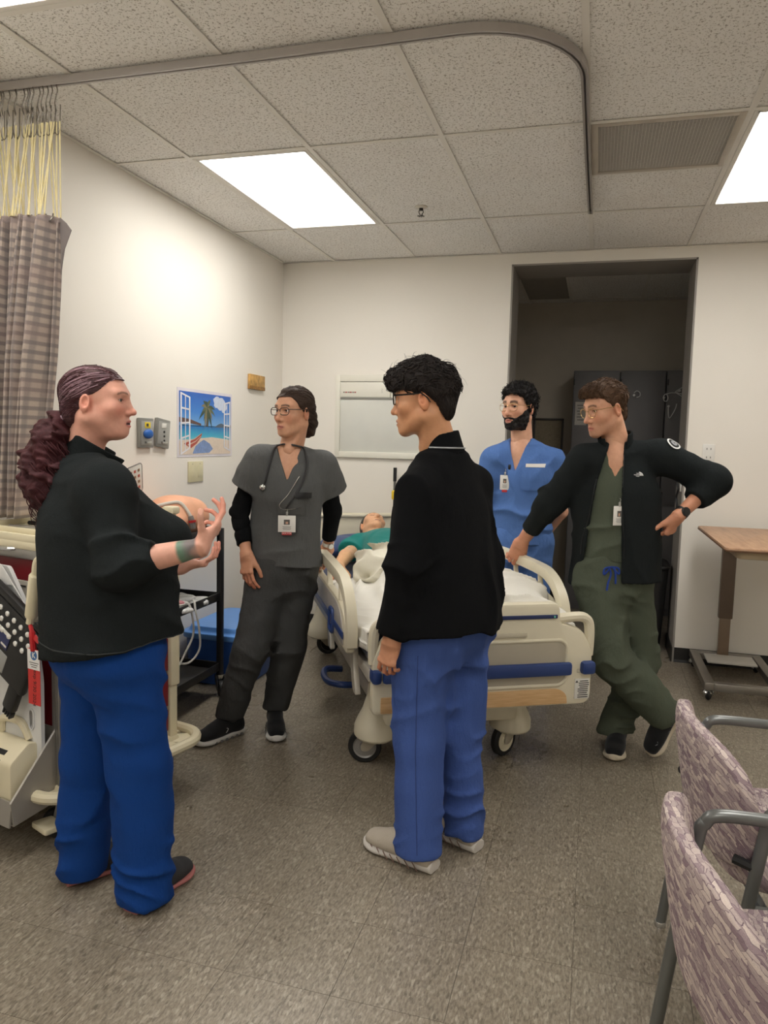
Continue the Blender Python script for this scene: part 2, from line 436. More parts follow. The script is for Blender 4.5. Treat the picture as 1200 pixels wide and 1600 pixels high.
def floor_mat():
    """vinyl composition tile: streaky chips, grain turned a quarter from tile to tile (each object carries its own direction)"""
    ms = []
    for k, rot in enumerate((0, PI/2)):
        t = NT('vinyl_tile_grain_%s' % ('along', 'across')[k]); tc = t.n('ShaderNodeTexCoord'); oi = t.n('ShaderNodeObjectInfo')
        add = t.n('ShaderNodeVectorMath'); add.operation = 'ADD'; t.l(tc.outputs['Object'], add.inputs[0]); t.l(oi.outputs['Location'], add.inputs[1])
        mp = t.n('ShaderNodeMapping'); mp.inputs['Scale'].default_value = (1, .34, 1); mp.inputs['Rotation'].default_value = (0, 0, rot+.18); t.l(add.outputs[0], mp.inputs[0]); v = mp.outputs[0]
        a = t.noise(v, 150, 3, .65); b = t.noise(v, 60, 2, .5); vo = t.n('ShaderNodeTexVoronoi'); vo.inputs['Scale'].default_value = 165; t.l(v, vo.inputs['Vector'])
        sep = t.n('ShaderNodeSeparateColor'); t.l(vo.outputs['Color'], sep.inputs[0])
        chips = t.ramp(sep.outputs[0], [(0, srgb(98, 90, 77)), (.12, srgb(108, 99, 86)), (.2, srgb(132, 122, 107)), (.78, srgb(140, 130, 114)), (.88, srgb(162, 152, 136)), (1, srgb(182, 172, 155))])
        c1 = t.ramp(a, [(.36, srgb(96, 87, 74)), (.5, srgb(138, 128, 112)), (.66, srgb(174, 164, 148))])
        c = t.mix(.5, chips, c1)
        tint = t.ramp(oi.outputs['Random'], [(0, (.92, .92, .92)), (1, (1.0, 1.0, 1.0))])
        t.base(t.mix(1.0, c, tint, 'MULTIPLY'))
        wear = t.noise(add.outputs[0], 2.2, 4, .6)
        rr = t.ramp(wear, [(.3, (.24,)*3), (.7, (.40,)*3)]); t.l(rr, t.b.inputs['Roughness']); t.set(spec=.5); t.bump(t.noise(add.outputs[0], 26, 2), .05, .004); ms.append(t.m)
    return ms
M_WALL, M_CEIL = wall_mat(), ceil_mat(); M_FL = floor_mat()
M_COVE = mat('black_vinyl_cove', (33, 32, 31), .5); M_GRID = mat('white_enamel_grid', (236, 232, 224), .5, var=.02)
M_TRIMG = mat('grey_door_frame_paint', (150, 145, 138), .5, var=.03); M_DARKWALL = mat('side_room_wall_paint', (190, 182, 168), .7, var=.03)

def struct(o): o['kind'] = 'structure'; return o
# floor slab and its tiles
fo = struct(MB().box(((XR)/2, (YR+YB)/2, -.06), (XR+.4, YB-YR+.4, .1)).obj('floor', mat('floor_mastic', (92, 84, 72), .6), smooth=False))
FT = .3048; fx0, fy0 = 1.7304 % FT, -3.3038 % FT
tb = [MB().box((0, 0, -.005), (FT-.0012, FT-.0012, .01)).mesh('floor_tile_%s' % k) for k in ('along', 'across')]
for me, m in zip(tb, M_FL): me.materials.append(m)
def seen(p, mx=60):
    d = Vector(p)-CAM_POS; z = d.dot(_f)
    if z < .3: return False
    x, y = 600+FPX*d.dot(_r)/z, 800-FPX*d.dot(_u)/z
    return -mx < x < 1200+mx and -mx < y < 1600+mx*3
cells = []
for i in range(-1, int(XR/FT)+1):
    for j in range(int(YR/FT)-1, int(YB/FT)+1):
        x, y = fx0+(i+.5)*FT, fy0+(j+.5)*FT
        if not (-FT/2 < x < XR+FT/2 and YR < y < YB): continue
        vis = seen((x, y, 0), 110)
        cells.append((-(Vector((x, y, 0))-CAM_POS).length if vis else -99, x, y, (i+j) % 2))
cells.sort(reverse=True)
far = [MB(), MB()]
for n_, (s_, x, y, k) in enumerate(cells):
    if n_ < 300 and s_ > -50:
        o = link_mesh('floor_tile', tb[k], None, fo); o.location = (x, y, 0)
    else: far[k].box((x, y, -.005), (FT-.0012, FT-.0012, .01))
for k in (0, 1): o = far[k].obj('floor_tiles_beyond', M_FL[k], fo, smooth=False); o['kind'] = 'stuff'
# walls
def wall(name, boxes, m, parent=None):
    b = MB()
    for lo, hi in boxes: b.box([(lo[i]+hi[i])/2 for i in range(3)], [hi[i]-lo[i] for i in range(3)])
    return struct(b.obj(name, m, smooth=False))
TOP = H+.25
wall('wall_left', [((-.15, YR, 0), (0, 0, TOP))], M_WALL)
wb_ = wall('wall_back', [((-.15, 0, 0), (DXL, WT, TOP)), ((DXR, 0, 0), (XR+.15, WT, TOP)), ((DXL, 0, DZT), (DXR, WT, TOP))], M_WALL)
wall('wall_right', [((XR, YR, 0), (XR+.15, 0, TOP))], M_WALL)
wall('wall_rear', [((-.15, YR-.15, 0), (XR+.15, YR, TOP))], M_WALL)
wall('wall_side_room_back', [((.2, YB, 0), (XR, YB+.1, TOP))], M_DARKWALL)
wall('wall_side_room_left', [((.2, WT, 0), (.3, YB, TOP))], M_DARKWALL)
wall('wall_side_room_right', [((4.3, WT, 0), (4.4, YB, TOP))], M_DARKWALL)
# grey lining of the opening, with a metal corner bead
b = MB()
b.box((DXR-.006, WT/2, DZT/2), (.012, WT+.004, DZT)); b.box((DXL+.006, WT/2, DZT/2), (.012, WT+.004, DZT)); b.box(((DXL+DXR)/2, WT/2, DZT-.006), (DXR-DXL, WT+.004, .012))
struct(b.obj('trim_1', M_TRIMG, smooth=False))
def base(name, segs, inset=.004):
    b = MB()
    for (x0, y0, x1, y1) in segs:
        d = Vector((x1-x0, y1-y0, 0)); L = d.length; d.normalize(); n = Vector((d.y, -d.x, 0))
        prof = [(0, 0), (.012, 0), (.009, .008), (.005, .018), (.004, .1), (0, .1)]
        b.sweep([Vector((x0, y0, 0)), Vector((x1, y1, 0))], [(p[0], p[1]) for p in prof], n)
    return struct(b.obj(name, M_COVE, smooth=False))
base('baseboard_left', [(0, YR, 0, 0)]); base('baseboard_back', [(0, 0, DXL, 0), (DXR, 0, XR, 0)])
o = MB().box((DXR-.016, WT/2-.002, .05), (.008, WT+.008, .1)).box((DXL+.016, WT/2-.002, .05), (.008, WT+.008, .1)).obj('baseboard_opening', M_COVE, smooth=False); struct(o)
struct(MB().box((2.2, YB-.006, .05), (3.8, .012, .1)).obj('baseboard_side_room', M_COVE, smooth=False))
# ceiling: backing slab, tiles, grid bars
ce = struct(MB().box((XR/2, (YR+YB)/2, H+.22), (XR+.3, YB-YR+.3, .05)).obj('ceiling', mat('plenum_deck', (120, 112, 104), .9), smooth=False))
xs = [0]+[GX+T2*i for i in range(8)]+[XR]; ys = [YR]+[GY-2*T2*j for j in range(5, -1, -1)]+[0]
LIGHTS = [(1, -2), (5, -2), (1, -4), (5, -4), (1, -6), (5, -6)]
lightcells = set(); tile_cache = {}
def ctile(x0, x1, y0, y1, z=H+.004, parent=None, tilt=0):
    key = (round(x1-x0, 4), round(y1-y0, 4))
    if key not in tile_cache:
        me = MB().box((0, 0, .008), (key[0]-.006, key[1]-.006, .016), bevel=.002, seg=1).mesh('ceiling_tile'); me.materials.append(M_CEIL); tile_cache[key] = me
    o = link_mesh('ceiling_tile', tile_cache[key], None, parent or ce); o.location = ((x0+x1)/2, (y0+y1)/2, z); o.rotation_euler = (0, 0, PI*rng.randint(0, 1)); return o
LPOS = []
for i in range(len(xs)-1):
    for j in range(len(ys)-1):
        x0, x1, y0, y1 = xs[i], xs[i+1], ys[j], ys[j+1]
        row = len(ys)-2-j      # 0 = strip at the back wall
        if i in (1, 5) and row in (1, 3, 5): LPOS.append((x0, x1, y0, y1)); continue
        if i == 4 and row == 1:      # return grille takes the near half
            ctile(x0, x1, (y0+y1)/2, y1); VENT = (x0, x1, y0, (y0+y1)/2); continue
        ctile(x0, x1, y0, y1)
bw = .024
def bar(x0, y0, x1, y1, w_=bw):
    L = max(abs(x1-x0), abs(y1-y0)); sz = (L, w_, .003) if abs(x1-x0) > abs(y1-y0) else (w_, L, .003)
    MB().box(((x0+x1)/2, (y0+y1)/2, H), sz).box(((x0+x1)/2, (y0+y1)/2, H+.017), (sz[0] if sz[0] == L else .003, sz[1] if sz[1] == L else .003, .03)).obj('grid_bar', M_GRID, ce, smooth=False)
for x in xs[1:-1]: bar(x, YR, x, 0)
for y in ys[1:-1]:
    for x0, x1 in zip(xs, xs[1:]): bar(x0+bw/2, y, x1-bw/2, y)
bar(GX+3*T2+bw/2, (VENT[2]+VENT[3])/2+T2/2, GX+4*T2-bw/2, (VENT[2]+VENT[3])/2+T2/2)
b = MB()
for (x0, y0, x1, y1) in ((0, YR, .022, 0), (XR-.022, YR, XR, 0), (0, -.022, XR, 0), (0, YR, XR, YR+.022)): b.box(((x0+x1)/2, (y0+y1)/2, H-.001), (x1-x0, y1-y0, .002)); 
b.obj('wall_angle', M_GRID, ce, smooth=False)
# side-room ceiling: same grid, seen dark through the opening
c2 = struct(MB().box((2.3, (WT+YB)/2, H+.1), (4.1, YB-WT, .03)).obj('ceiling_side_room', mat('plenum_deck', (120, 112, 104)), smooth=False))
gx2 = [.3, 1.06, 1.67, 2.05, 2.66, 3.27, 4.3]
for k, (x0, x1) in enumerate(zip(gx2, gx2[1:])):
    for y0, y1 in ((WT, .55), (.55, 1.72), (1.72, YB)):
        if k == 2 and y0 == .55: continue
        ctile(x0, x1, y0, y1, parent=c2)
for x in gx2[1:-1]: MB().box((x, (WT+YB)/2, H), (bw, YB-WT, .004)).obj('grid_bar', M_GRID, c2, smooth=False)
for y in (.55, 1.72): MB().box((2.3, y, H+.0005), (4, bw, .004)).obj('grid_bar', M_GRID, c2, smooth=False)
# unlit light panel in the side room
t = empty('ceiling_light', (1.86, 1.135, H), 0, 'unlit dark light panel in the ceiling of the dim side room', 'ceiling light')
MB().box((0, 0, .012), (.36, 1.15, .016)).obj('diffuser', mat('unlit_diffuser', (150, 146, 138), .4), t, smooth=False)
MB().box((-.184, 0, .01), (.012, 1.17, .03)).box((.184, 0, .01), (.012, 1.17, .03)).obj('frame', M_GRID, t, smooth=False)
# ---------------------------------------------------------------- ceiling light panels
def panel_mat():
    t = NT('lit_acrylic_diffuser'); co = t.coord('Object')
    t.base((.9, .88, .82, 1)); t.set(rough=.5)
    vo = t.n('ShaderNodeTexVoronoi'); vo.inputs['Scale'].default_value = 90; t.l(co, vo.inputs['Vector']); t.bump(vo.outputs['Distance'], .2, .002)
    t.b.inputs['Emission Color'].default_value = (*PANEL_COLOR, 1); t.b.inputs['Emission Strength'].default_value = PANEL_STRENGTH; return t.m
M_PANEL = panel_mat()
LAB = {(1, 1): 'lit fluorescent ceiling panel nearest the corner above the woman in grey scrubs', (5, 1): 'lit fluorescent ceiling panel at the right edge beside the return grille', (1, 3): 'lit ceiling panel cut off at the top left corner of the picture', (5, 3): 'lit ceiling panel above the patterned chairs, out of frame', (1, 5): 'lit ceiling panel behind the camera on the left', (5, 5): 'lit ceiling panel behind the camera on the right'}
for (x0, x1, y0, y1) in LPOS:
    i = xs.index(x0); row = len(ys)-2-ys.index(y0)
    t = empty('ceiling_light', ((x0+x1)/2, (y0+y1)/2, H), 0, LAB[(i, row)], 'ceiling light', 'fluorescent ceiling panels')
    wx, wy = x1-x0, y1-y0
    MB().box((0, 0, .012), (wx-.07, wy-.07, .006)).obj('diffuser', M_PANEL, t, smooth=False)
    b = MB()
    for sx in (-1, 1): b.box((sx*(wx/2-.025), 0, .006), (.024, wy-.026, .018), .003)
    for sy in (-1, 1): b.box((0, sy*(wy/2-.025), .006), (wx-.05, .024, .018), .003)
    b.obj('frame', M_GRID, t)
    MB().box((0, 0, .07), (wx-.05, wy-.05, .1)).obj('housing', M_GRID, t, smooth=False)
# ---------------------------------------------------------------- return grille, sprinkler, curtain track
x0, x1, y0, y1 = VENT; t = empty('return_grille', ((x0+x1)/2, (y0+y1)/2, H), 0, 'grey eggcrate return air grille in the ceiling beside the curtain track', 'air vent')
b = MB()
for sx in (-1, 1): b.box((sx*.28, 0, -.001), (.028, .588, .008), .002); b.box((0, sx*.28, -.001), (.534, .028, .008), .002)
b.obj('frame', mat('grille_frame_paint', (196, 187, 174), .5), t)
M_LOUV = mat('grille_lattice', (206, 201, 194), .55)
lat = MB().box((0, 0, .008), (.534, .0022, .014)).mesh('lattice_blade'); lat.materials.append(M_LOUV)
for k in range(40):
    o = link_mesh('lattice_blade', lat, None, t); o.location = (0, -.267+.534*k/39, 0)
for k in range(40):
    o = link_mesh('lattice_blade', lat, None, t); o.location = (-.267+.534*k/39, 0, .001); o.rotation_euler = (0, 0, PI/2)
MB().box((0, 0, .05), (.56, .56, .02)).obj('filter', mat('dusty_filter', (150, 145, 138), .9, var=.15), t, smooth=False)
t = empty('sprinkler_head', (1.321, -1.124, H), 0, 'dark pendent fire sprinkler on the ceiling right of the lit panel', 'sprinkler')
M_SPR = mat('sprinkler_bronze', (52, 48, 44), .4, .7)
MB().lathe([(0, .004), (.036, .004), (.036, 0), (.03, -.004), (.014, -.006), (.014, 0), (0, 0)]).obj('escutcheon', mat('white_enamel_plate', (214, 208, 196), .4), t)
b = MB().lathe([(.011, 0), (.011, -.016), (.008, -.018), (0, -.018)])
for sx in (-1, 1): b.tube([(sx*.01, 0, -.014), (sx*.013, 0, -.026), (sx*.006, 0, -.04), (0, 0, -.045)], .0026, 8)
b.obj('frame', M_SPR, t)
b = MB().lathe([(.006, -.046), (.006, -.048), (0, -.048)], 12)
for k in range(8): b.box((.013, 0, -.047), (.016, .005, .0016), M=rotm('Z', 45*k))
b.obj('deflector', M_SPR, t)
# curtain track: straight run, a quarter bend, then a run to the back
pts = [(-.0+.0, -2.9, 0), (.6, -2.895, 0), (1.2, -2.892, 0), (1.86, -2.9, 0)]+[(1.86+.37*math.sin(a), -2.53-.37*math.cos(a), 0) for a in [PI/2*k/10 for k in range(1, 11)]]+[(2.232, -1.7, 0), (2.238, -.93, 0)]
t = empty('curtain_track', (0, 0, H-.004), 0, 'curved metal privacy curtain track fixed under the ceiling tiles', 'curtain track')
prof = [(-.013, .0), (.013, .0), (.013, -.028), (.004, -.028), (.004, -.024), (.009, -.024), (.009, -.005), (-.009, -.005), (-.009, -.024), (-.004, -.024), (-.004, -.028), (-.013, -.028)]
bm = bmesh.new(); rings = []
P = [Vector(p) for p in pts]
for i, p in enumerate(P):
    d = (P[min(i+1, len(P)-1)]-P[max(i-1, 0)]).normalized(); sd = Vector((d.y, -d.x, 0)); rings.append([bm.verts.new(p+sd*a+Vector((0, 0, c))) for a, c in prof])
for A, B in zip(rings, rings[1:]):
    for k in range(len(prof)): bm.faces.new((A[k], A[(k+1) % len(prof)], B[(k+1) % len(prof)], B[k]))
bmesh.ops.recalc_face_normals(bm, faces=bm.faces); me = bpy.data.meshes.new('rail'); bm.to_mesh(me); bm.free()
o = link_mesh('rail', me, mat('track_grey_enamel', (176, 170, 166), .35, .15, var=.03), t)
MB().box((2.2385, -.926, -.014), (.03, .008, .032), .002).obj('end_cap', M_GRID, t)
# ================================================================ anatomy: heads, hands, feet
def skin_mat(name, rough=.5):
    if name in MATS: return MATS[name]
    t = NT(name); a = t.n('ShaderNodeVertexColor'); a.layer_name = 'Col'; co = t.coord('Object')
    mot = t.ramp(t.noise(co, 55, 4, .6), [(.3, (.93, .90, .89)), (.7, (1.03, 1.02, 1.02))])
    t.base(t.mix(1.0, a.outputs[0], mot, 'MULTIPLY')); t.set(rough=rough, spec=.35, sss=.08)
    t.b.inputs['Subsurface Radius'].default_value = (.012, .005, .003); t.b.inputs['Subsurface Scale'].default_value = .6
    t.bump(t.noise(co, 420, 2), .08, .001); MATS[name] = t.m; return t.m
def hair_mat(name, rgb, rough=.42, streak=None, var=.5):
    if name in MATS: return MATS[name]
    t = NT(name); c = srgb(*rgb)[:3]; co = t.coord('Object'); n = t.noise(co, 160, 4, .7); n0 = t.noise(co, 14, 3, .6)
    f = t.math('MULTIPLY_ADD', n, .6, t.math('MULTIPLY', n0, .4))
    t.base(t.ramp(f, [(.32, tuple(x*(1-var) for x in c)), (.68, tuple(min(1, x*(1+var)) for x in c))]))
    t.set(rough=rough, spec=.25); t.bump(n, .6, .004); MATS[name] = t.m; return t.m
M_EYE = None
def eye_mat():
    global M_EYE
    if M_EYE: return M_EYE
    t = NT('eyeball'); a = t.n('ShaderNodeVertexColor'); a.layer_name = 'Col'; t.l(a.outputs[0], t.b.inputs['Base Color']); t.set(rough=.12, spec=.5); M_EYE = t.m; return t.m

def head_vol(p):
    """face looks along +y, x to the person's right, z up; origin between the ears"""
    v = Vol((-.1, -.15, -.2), (.1, .14, .15), p.get('h', .0026)); w = p.get('w', 1.0); jaw = p.get('jaw', 1.0); full = p.get('full', 0.0)
    v.ell((0, -.012, .045), (.073*w, .097, .079), k=0)                                   # cranium
    v.ell((0, .022, .0), (.064*w, .074, .082), k=.03)                                    # mid face
    v.ell((0, .03, -.045), ((.05+.012*full)*w, .052, .05), k=.03)                        # lower face
    ch = p.get('chin', 0)
    for s in (-1, 1):
        v.cone((s*.05*w*jaw, -.004, -.05), (s*.017, .066+ch, -.093), .02+.008*full, .017, k=.03)    # jaw line
        v.ell((s*.043*w, .058, -.018), (.022, .018, .018), k=.03)                        # cheek bones
        v.cone((s*.012, .083, .031), (s*.045*w, .07, .034), .0085, .008, k=.018)         # brow
    v.ell((0, .073+ch, -.094), (.017, .014, .014), k=.016)                               # chin
    if full: v.ell((0, .035, -.1), (.042, .04, .022*full+.004), k=.03)                   # soft under the chin
    for s in (-1, 1): v.ell((s*.031, .094, .011), (.019, .014, .0125), k=.014, op='-')   # eye sockets
    for s in (-1, 1): v.ell((s*.031, .0715, .011), (.0152, .0146, .0142), k=.004)        # lids over the eyeball
    nl = p.get('nose', 1.0)
    v.cone((0, .083, .022), (0, .0965+.010*nl, -.026), .0068, .0098, k=.014)             # nose
    v.ell((0, .0985+.010*nl, -.0305), (.0105, .0105, .0092), k=.008)
    for s in (-1, 1): v.ell((s*.0125, .0915, -.034), (.0085, .011, .008), k=.007)
    for s in (-1, 1): v.ell((s*.0058, .1, -.0405), (.0035, .005, .0032), k=.003, op='-')
    op = p.get('mouth', 0.0)
    v.ell((0, .078, -.066), (.026, .018, .02), k=.016)                                   # muzzle
    for s in (-1, 1):
        v.cone((0, .0945, -.0605), (s*.023, .081, -.0665), .0052, .003, k=.005)          # upper lip
        v.cone((0, .0925, -.0725-op*.008), (s*.021, .0815, -.0675-op*.003), .0058, .003, k=.005)   # lower lip
    v.ell((0, .0965, -.0665-op*.004), (.0215, .0075, .0012+op*.0062), k=.0025, op='-')   # mouth line / opening
    for s in (-1, 1):
        Rr = np.array(Matrix.Rotation(s*-.32, 3, 'Z') @ Matrix.Rotation(-.15, 3, 'X'), float)
        v.ell((s*.0735*w+s*.004, -.012, -.002), (.0085, .0185, .031), Rr, k=.008)        # ears
        v.ell((s*.0835*w, -.008, .003), (.006, .010, .018), Rr, k=.005, op='-')
        v.ell((s*.077*w, -.004, -.004), (.005, .005, .007), Rr, k=.004)
    v.D0 = v.D.copy()
    nb = p.get('neck', (0, -.045, -.19)); nr = p.get('neck_r', .054)
    v.cone((0, -.022, -.05), nb, nr, nr+.006, k=.03)
    for s in (-1, 1): v.cone((s*.045, -.028, -.05), (s*.012, nb[1]+.05, nb[2]+.012), .012, .012, k=.02)   # sternomastoids
    v.cone((0, .0, -.12), (0, nb[1]+.055, nb[2]+.03), .016, .014, k=.02)
    return v
def head_cols(V, p):
    c = np.tile(np.array(srgb(*p['skin'])[:3]), (len(V), 1)); x, y, z = V.T
    def blend(m, rgb, a=1.0):
        m = (np.clip(m, 0, 1)*a)[:, None]; t = np.array(srgb(*rgb)[:3]); c[:] = c*(1-m)+t*m
    sk = p['skin']; red = (min(255, sk[0]+2), int(sk[1]*.83), int(sk[2]*.80))
    blend(np.exp(-(((np.abs(x)-.043)/.024)**2+((z+.025)/.022)**2))*(y > .02), red, p.get('blush', .5))
    blend(np.exp(-((x/.013)**2+((z+.033)/.014)**2))*(y > .085), red, p.get('blush', .5))
    blend(np.exp(-(((y+.012)/.022)**4+((z+.002)/.034)**4))*(np.abs(x) > .07), red, .45)
    op = p.get('mouth', 0.0)
    lipz = -.0665-.004*op-(np.abs(x)/.023)**2*.001
    lm = np.clip(1.3-np.sqrt((x/.024)**2+((z-lipz)/(.0105+.005*op))**2)**3, 0, 1)*(y > .078)
    blend(lm, p.get('lip', (176, 106, 98)), .85)
    blend(((np.abs(x) < .019) & (np.abs(z+.0665+op*.004) < .0016+op*.0055) & (y < .0935) & (y > .07))*1.0, (70, 32, 30), .9)
    bc = p.get('brow'); bw_ = p.get('brow_w', 1.0)
    if bc:
        ax = np.abs(x); zc = .0335+.004*np.sin(np.clip((ax-.012)/.036, 0, 1)*2.6)-np.clip(ax-.036, 0, 1)*.25
        m = np.clip(1.5-np.abs(z-zc)/(.0042*bw_)+.25*np.sin(ax*2200+z*900), 0, 1)*(ax > .011)*(ax < .051*p.get('w', 1))*(y > .045)
        blend(m, bc, .85)
    blend(np.clip(1.2-np.sqrt(((np.abs(x)-.031)/.0165)**2+((z-.011)/.0105)**2), 0, .35)*(y > .06), (int(sk[0]*.72), int(sk[1]*.6), int(sk[2]*.58)), 1.0)
    lash = (np.abs(np.abs(x)-.031) < .0145) & (np.abs(z-(.0155-((np.abs(x)-.031)/.0145)**2*.004)) < .0011) & (y > .075)
    blend(lash*1.0, (48, 34, 30), .8)
    st = p.get('stubble')
    if st: blend(np.clip((-.035-z)/.02, 0, 1)*(y > .0)*(1-lm)*(z > -.125)*(np.clip((y-.005)/.03, 0, 1)), st[0], st[1])
    return c
def slit(v, open_=1.0):
    for s in (-1, 1): v.ell((s*.031, .0845, .0108), (.0128, .009, .0046*open_), k=.002, op='-')
def eye_mesh(eyecol, gaze=(0, 0)):
    Vs, Qs, Cs = [], [], []; n, m = 20, 14
    for s in (-1, 1):
        k = len(Vs)*0+sum(len(a) for a in Vs)
        th = np.linspace(.02, PI-.02, m); ph = np.linspace(0, 2*PI, n, endpoint=False)
        d = np.array([[math.cos(t), math.sin(t)*math.cos(f), math.sin(t)*math.sin(f)] for t in th for f in ph])   # pole along first axis
        gx, gz = gaze; ax = nrm((gx, 1, gz)); b = nrm(np.cross(ax, (0, 0, 1))); c_ = np.cross(b, ax)
        P = (d[:, :1]*ax+d[:, 1:2]*b+d[:, 2:]*c_)*.0129+np.array((s*.031, .0712, .011))
        ang = np.arccos(np.clip(d[:, 0], -1, 1)); C = np.where((ang < .2)[:, None], (.005,)*3, np.where((ang < .5)[:, None], np.array(srgb(*eyecol)[:3]), np.array((.62, .58, .54))))
        Q = [[i*n+j, (i+1)*n+j, (i+1)*n+(j+1) % n, i*n+(j+1) % n] for i in range(m-1) for j in range(n)]
        Vs.append(P); Qs.append(np.array(Q)+k); Cs.append(C)
    return np.concatenate(Vs), np.concatenate(Qs), np.concatenate(Cs)
def basis(fwd, up=(0, 0, 1)):
    """columns: right, forward, up"""
    y = nrm(fwd); x = nrm(np.cross(y, up)); z = np.cross(x, y); return np.stack([x, y, z], 1)

def hand_mesh(curl, thumb=(30, 25, 20), spread=6, side='R', fore=(0, -1, 0), fore_len=.22, fr=(.027, .042), h=.0032, sc=1.0, skin=(220, 170, 140), thumb_dir=(.75, .62, -.25), nails=True):
    """wrist at origin, fingers +y, back of hand +z; thumb on -x for a right hand. curl = four (mcp, pip, dip) in degrees"""
    ts = -1 if side == 'R' else 1; fore = nrm(fore)
    e = fore*fore_len; lo = np.minimum(np.minimum((-.09, -.03, -.12), e-.055), (-.1, 0, -.13)); hi = np.maximum(np.maximum((.09, .21, .1), e+.055), (.1, .2, .09))
    v = Vol(lo, hi, h)
    v.sect([(0, .0, 0), (0, .04, 0), (0, .09, 0)], [.025, .037, .041], [.016, .0155, .0125], (1, 0, 0), k=0)
    v.sect([(0, .004, 0), tuple(fore*fore_len*.35), tuple(fore*fore_len)], [fr[0], (fr[0]+fr[1])/2, fr[1]], [fr[0]*.75, (fr[0]+fr[1])*.45, fr[1]*.95], (1, 0, 0) if abs(fore[0]) < .8 else (0, 0, 1), k=.035)
    v.ell((0, 0, 0), (fr[0], .03, fr[0]*.75), k=.02)
    v.ell((ts*.024, .035, -.012), (.016, .03, .013), k=.012); v.ell((-ts*.024, .035, -.01), (.013, .03, .011), k=.012)
    base = [(ts*.030, .088), (ts*.0095, .094), (-ts*.011, .090), (-ts*.029, .081)]
    seg = [(.041, .025, .021), (.045, .029, .022), (.041, .027, .022), (.033, .02, .019)]; rad = [.0088, .009, .0085, .0075]
    nail = []
    for f in range(4):
        p0 = np.array((base[f][0], base[f][1], 0.0)); sp = math.radians(spread*(1.5-f))*ts; yaw = np.array((math.sin(sp), math.cos(sp), 0)); ang = 0
        v.ell(p0+(0, -.003, .004), (.0095, .012, .0085), k=.008)
        p = p0-yaw*.012
        for i in range(3):
            ang += math.radians(curl[f][i]); d = yaw*math.cos(ang)+np.array((0, 0, -1))*math.sin(ang)
            q = p0+d*seg[f][i] if i == 0 else p+d*seg[f][i]
            r0 = rad[f]*(1-.07*i); r1 = rad[f]*(1-.07*(i+1))
            v.cone(p if i else p0-yaw*.01, q, r0, r1, k=.0035 if i else .006); 
            if i == 2:
                up_ = np.array((0, 0, 1))*math.cos(ang)+yaw*math.sin(ang); nail.append((q-d*.004+up_*r1*.8, d, up_, r1))
            p = q
    td = np.array((ts*thumb_dir[0], thumb_dir[1], thumb_dir[2])); td = td/np.linalg.norm(td)
    p0 = np.array((ts*.022, .018, -.008)); bend = np.array((-ts*.55, .75, -.12)); bend = bend/np.linalg.norm(bend)
    d1 = td; d2 = nrm(td*(1-thumb[1]/90)+bend*thumb[1]/90); d3 = nrm(td*(1-(thumb[1]+thumb[2])/90)+bend*(thumb[1]+thumb[2])/90)
    p1 = p0+d1*.045; p2 = p1+d2*.034; p3 = p2+d3*.024
    v.cone(p0, p1, .016, .0118, k=.016); v.cone(p1, p2, .0115, .0102, k=.004); v.cone(p2, p3, .0102, .0088, k=.003)
    V, Q = v.mesh(); C = np.tile(np.array(srgb(*skin)[:3]), (len(V), 1))
    red = np.array(srgb(min(255, skin[0]), int(skin[1]*.84), int(skin[2]*.82))[:3])
    m = np.clip((V[:, 1]-.07)/.08, 0, 1)[:, None]*.55; C = C*(1-m)+red*m
    if nails:
        nc = np.array(srgb(min(255, skin[0]+16), int(skin[1]*.95), int(skin[2]*.97))[:3])
        for q, d, up_, r in nail:
            rel = V-q; u = rel@d; w_ = np.abs(rel@np.cross(d, up_)); hh = rel@up_
            mm = ((np.abs(u) < .0065) & (w_ < r*.75) & (hh > -.003))
            C[mm] = nc
    return V*sc, Q, C
def shoe_vol(L=.275, w=.05, h=.0048, hi=.085, st=1.0):
    """sneaker: heel at origin-ish, toe +y; returns upper and sole volumes; st thickens the sole"""
    def make(): return Vol((-.085, -.07, -.03), (.085, L+.04, .19), h)
    up = make(); e = .026*(st-1)
    up.sect([(0, -.02, .04+e), (0, L*.3, .04+e), (0, L*.68, .036+e), (0, L*.93, .03+e), (0, L+.0, .026+e)], [.034, .04, .0475, .038, .02], [.04, .042, .034, .026, .018], (1, 0, 0), k=.01)
    up.cone((0, .01, .05+e), (0, .02, hi+.02), .038, .036, k=.03)
    up.cone((0, L*.2, .085+e), (0, L*.6, .052+e), .032, .026, k=.03)
    up.plane((0, 0, .02), (0, 0, -1))
    so = make()
    so.sect([(0, -.032, .014*st), (0, L*.25, .013*st), (0, L*.5, .012*st), (0, L*.78, .012*st), (0, L*.96, .014*st), (0, L+.012, .018*st)], [.032, .041, .043, .054, .043, .022], [.017*st, .016*st, .015*st, .013*st, .012*st, .009*st], (1, 0, 0), k=.006)
    so.plane((0, 0, 0), (0, 0, -1), k=.004)
    return up, so
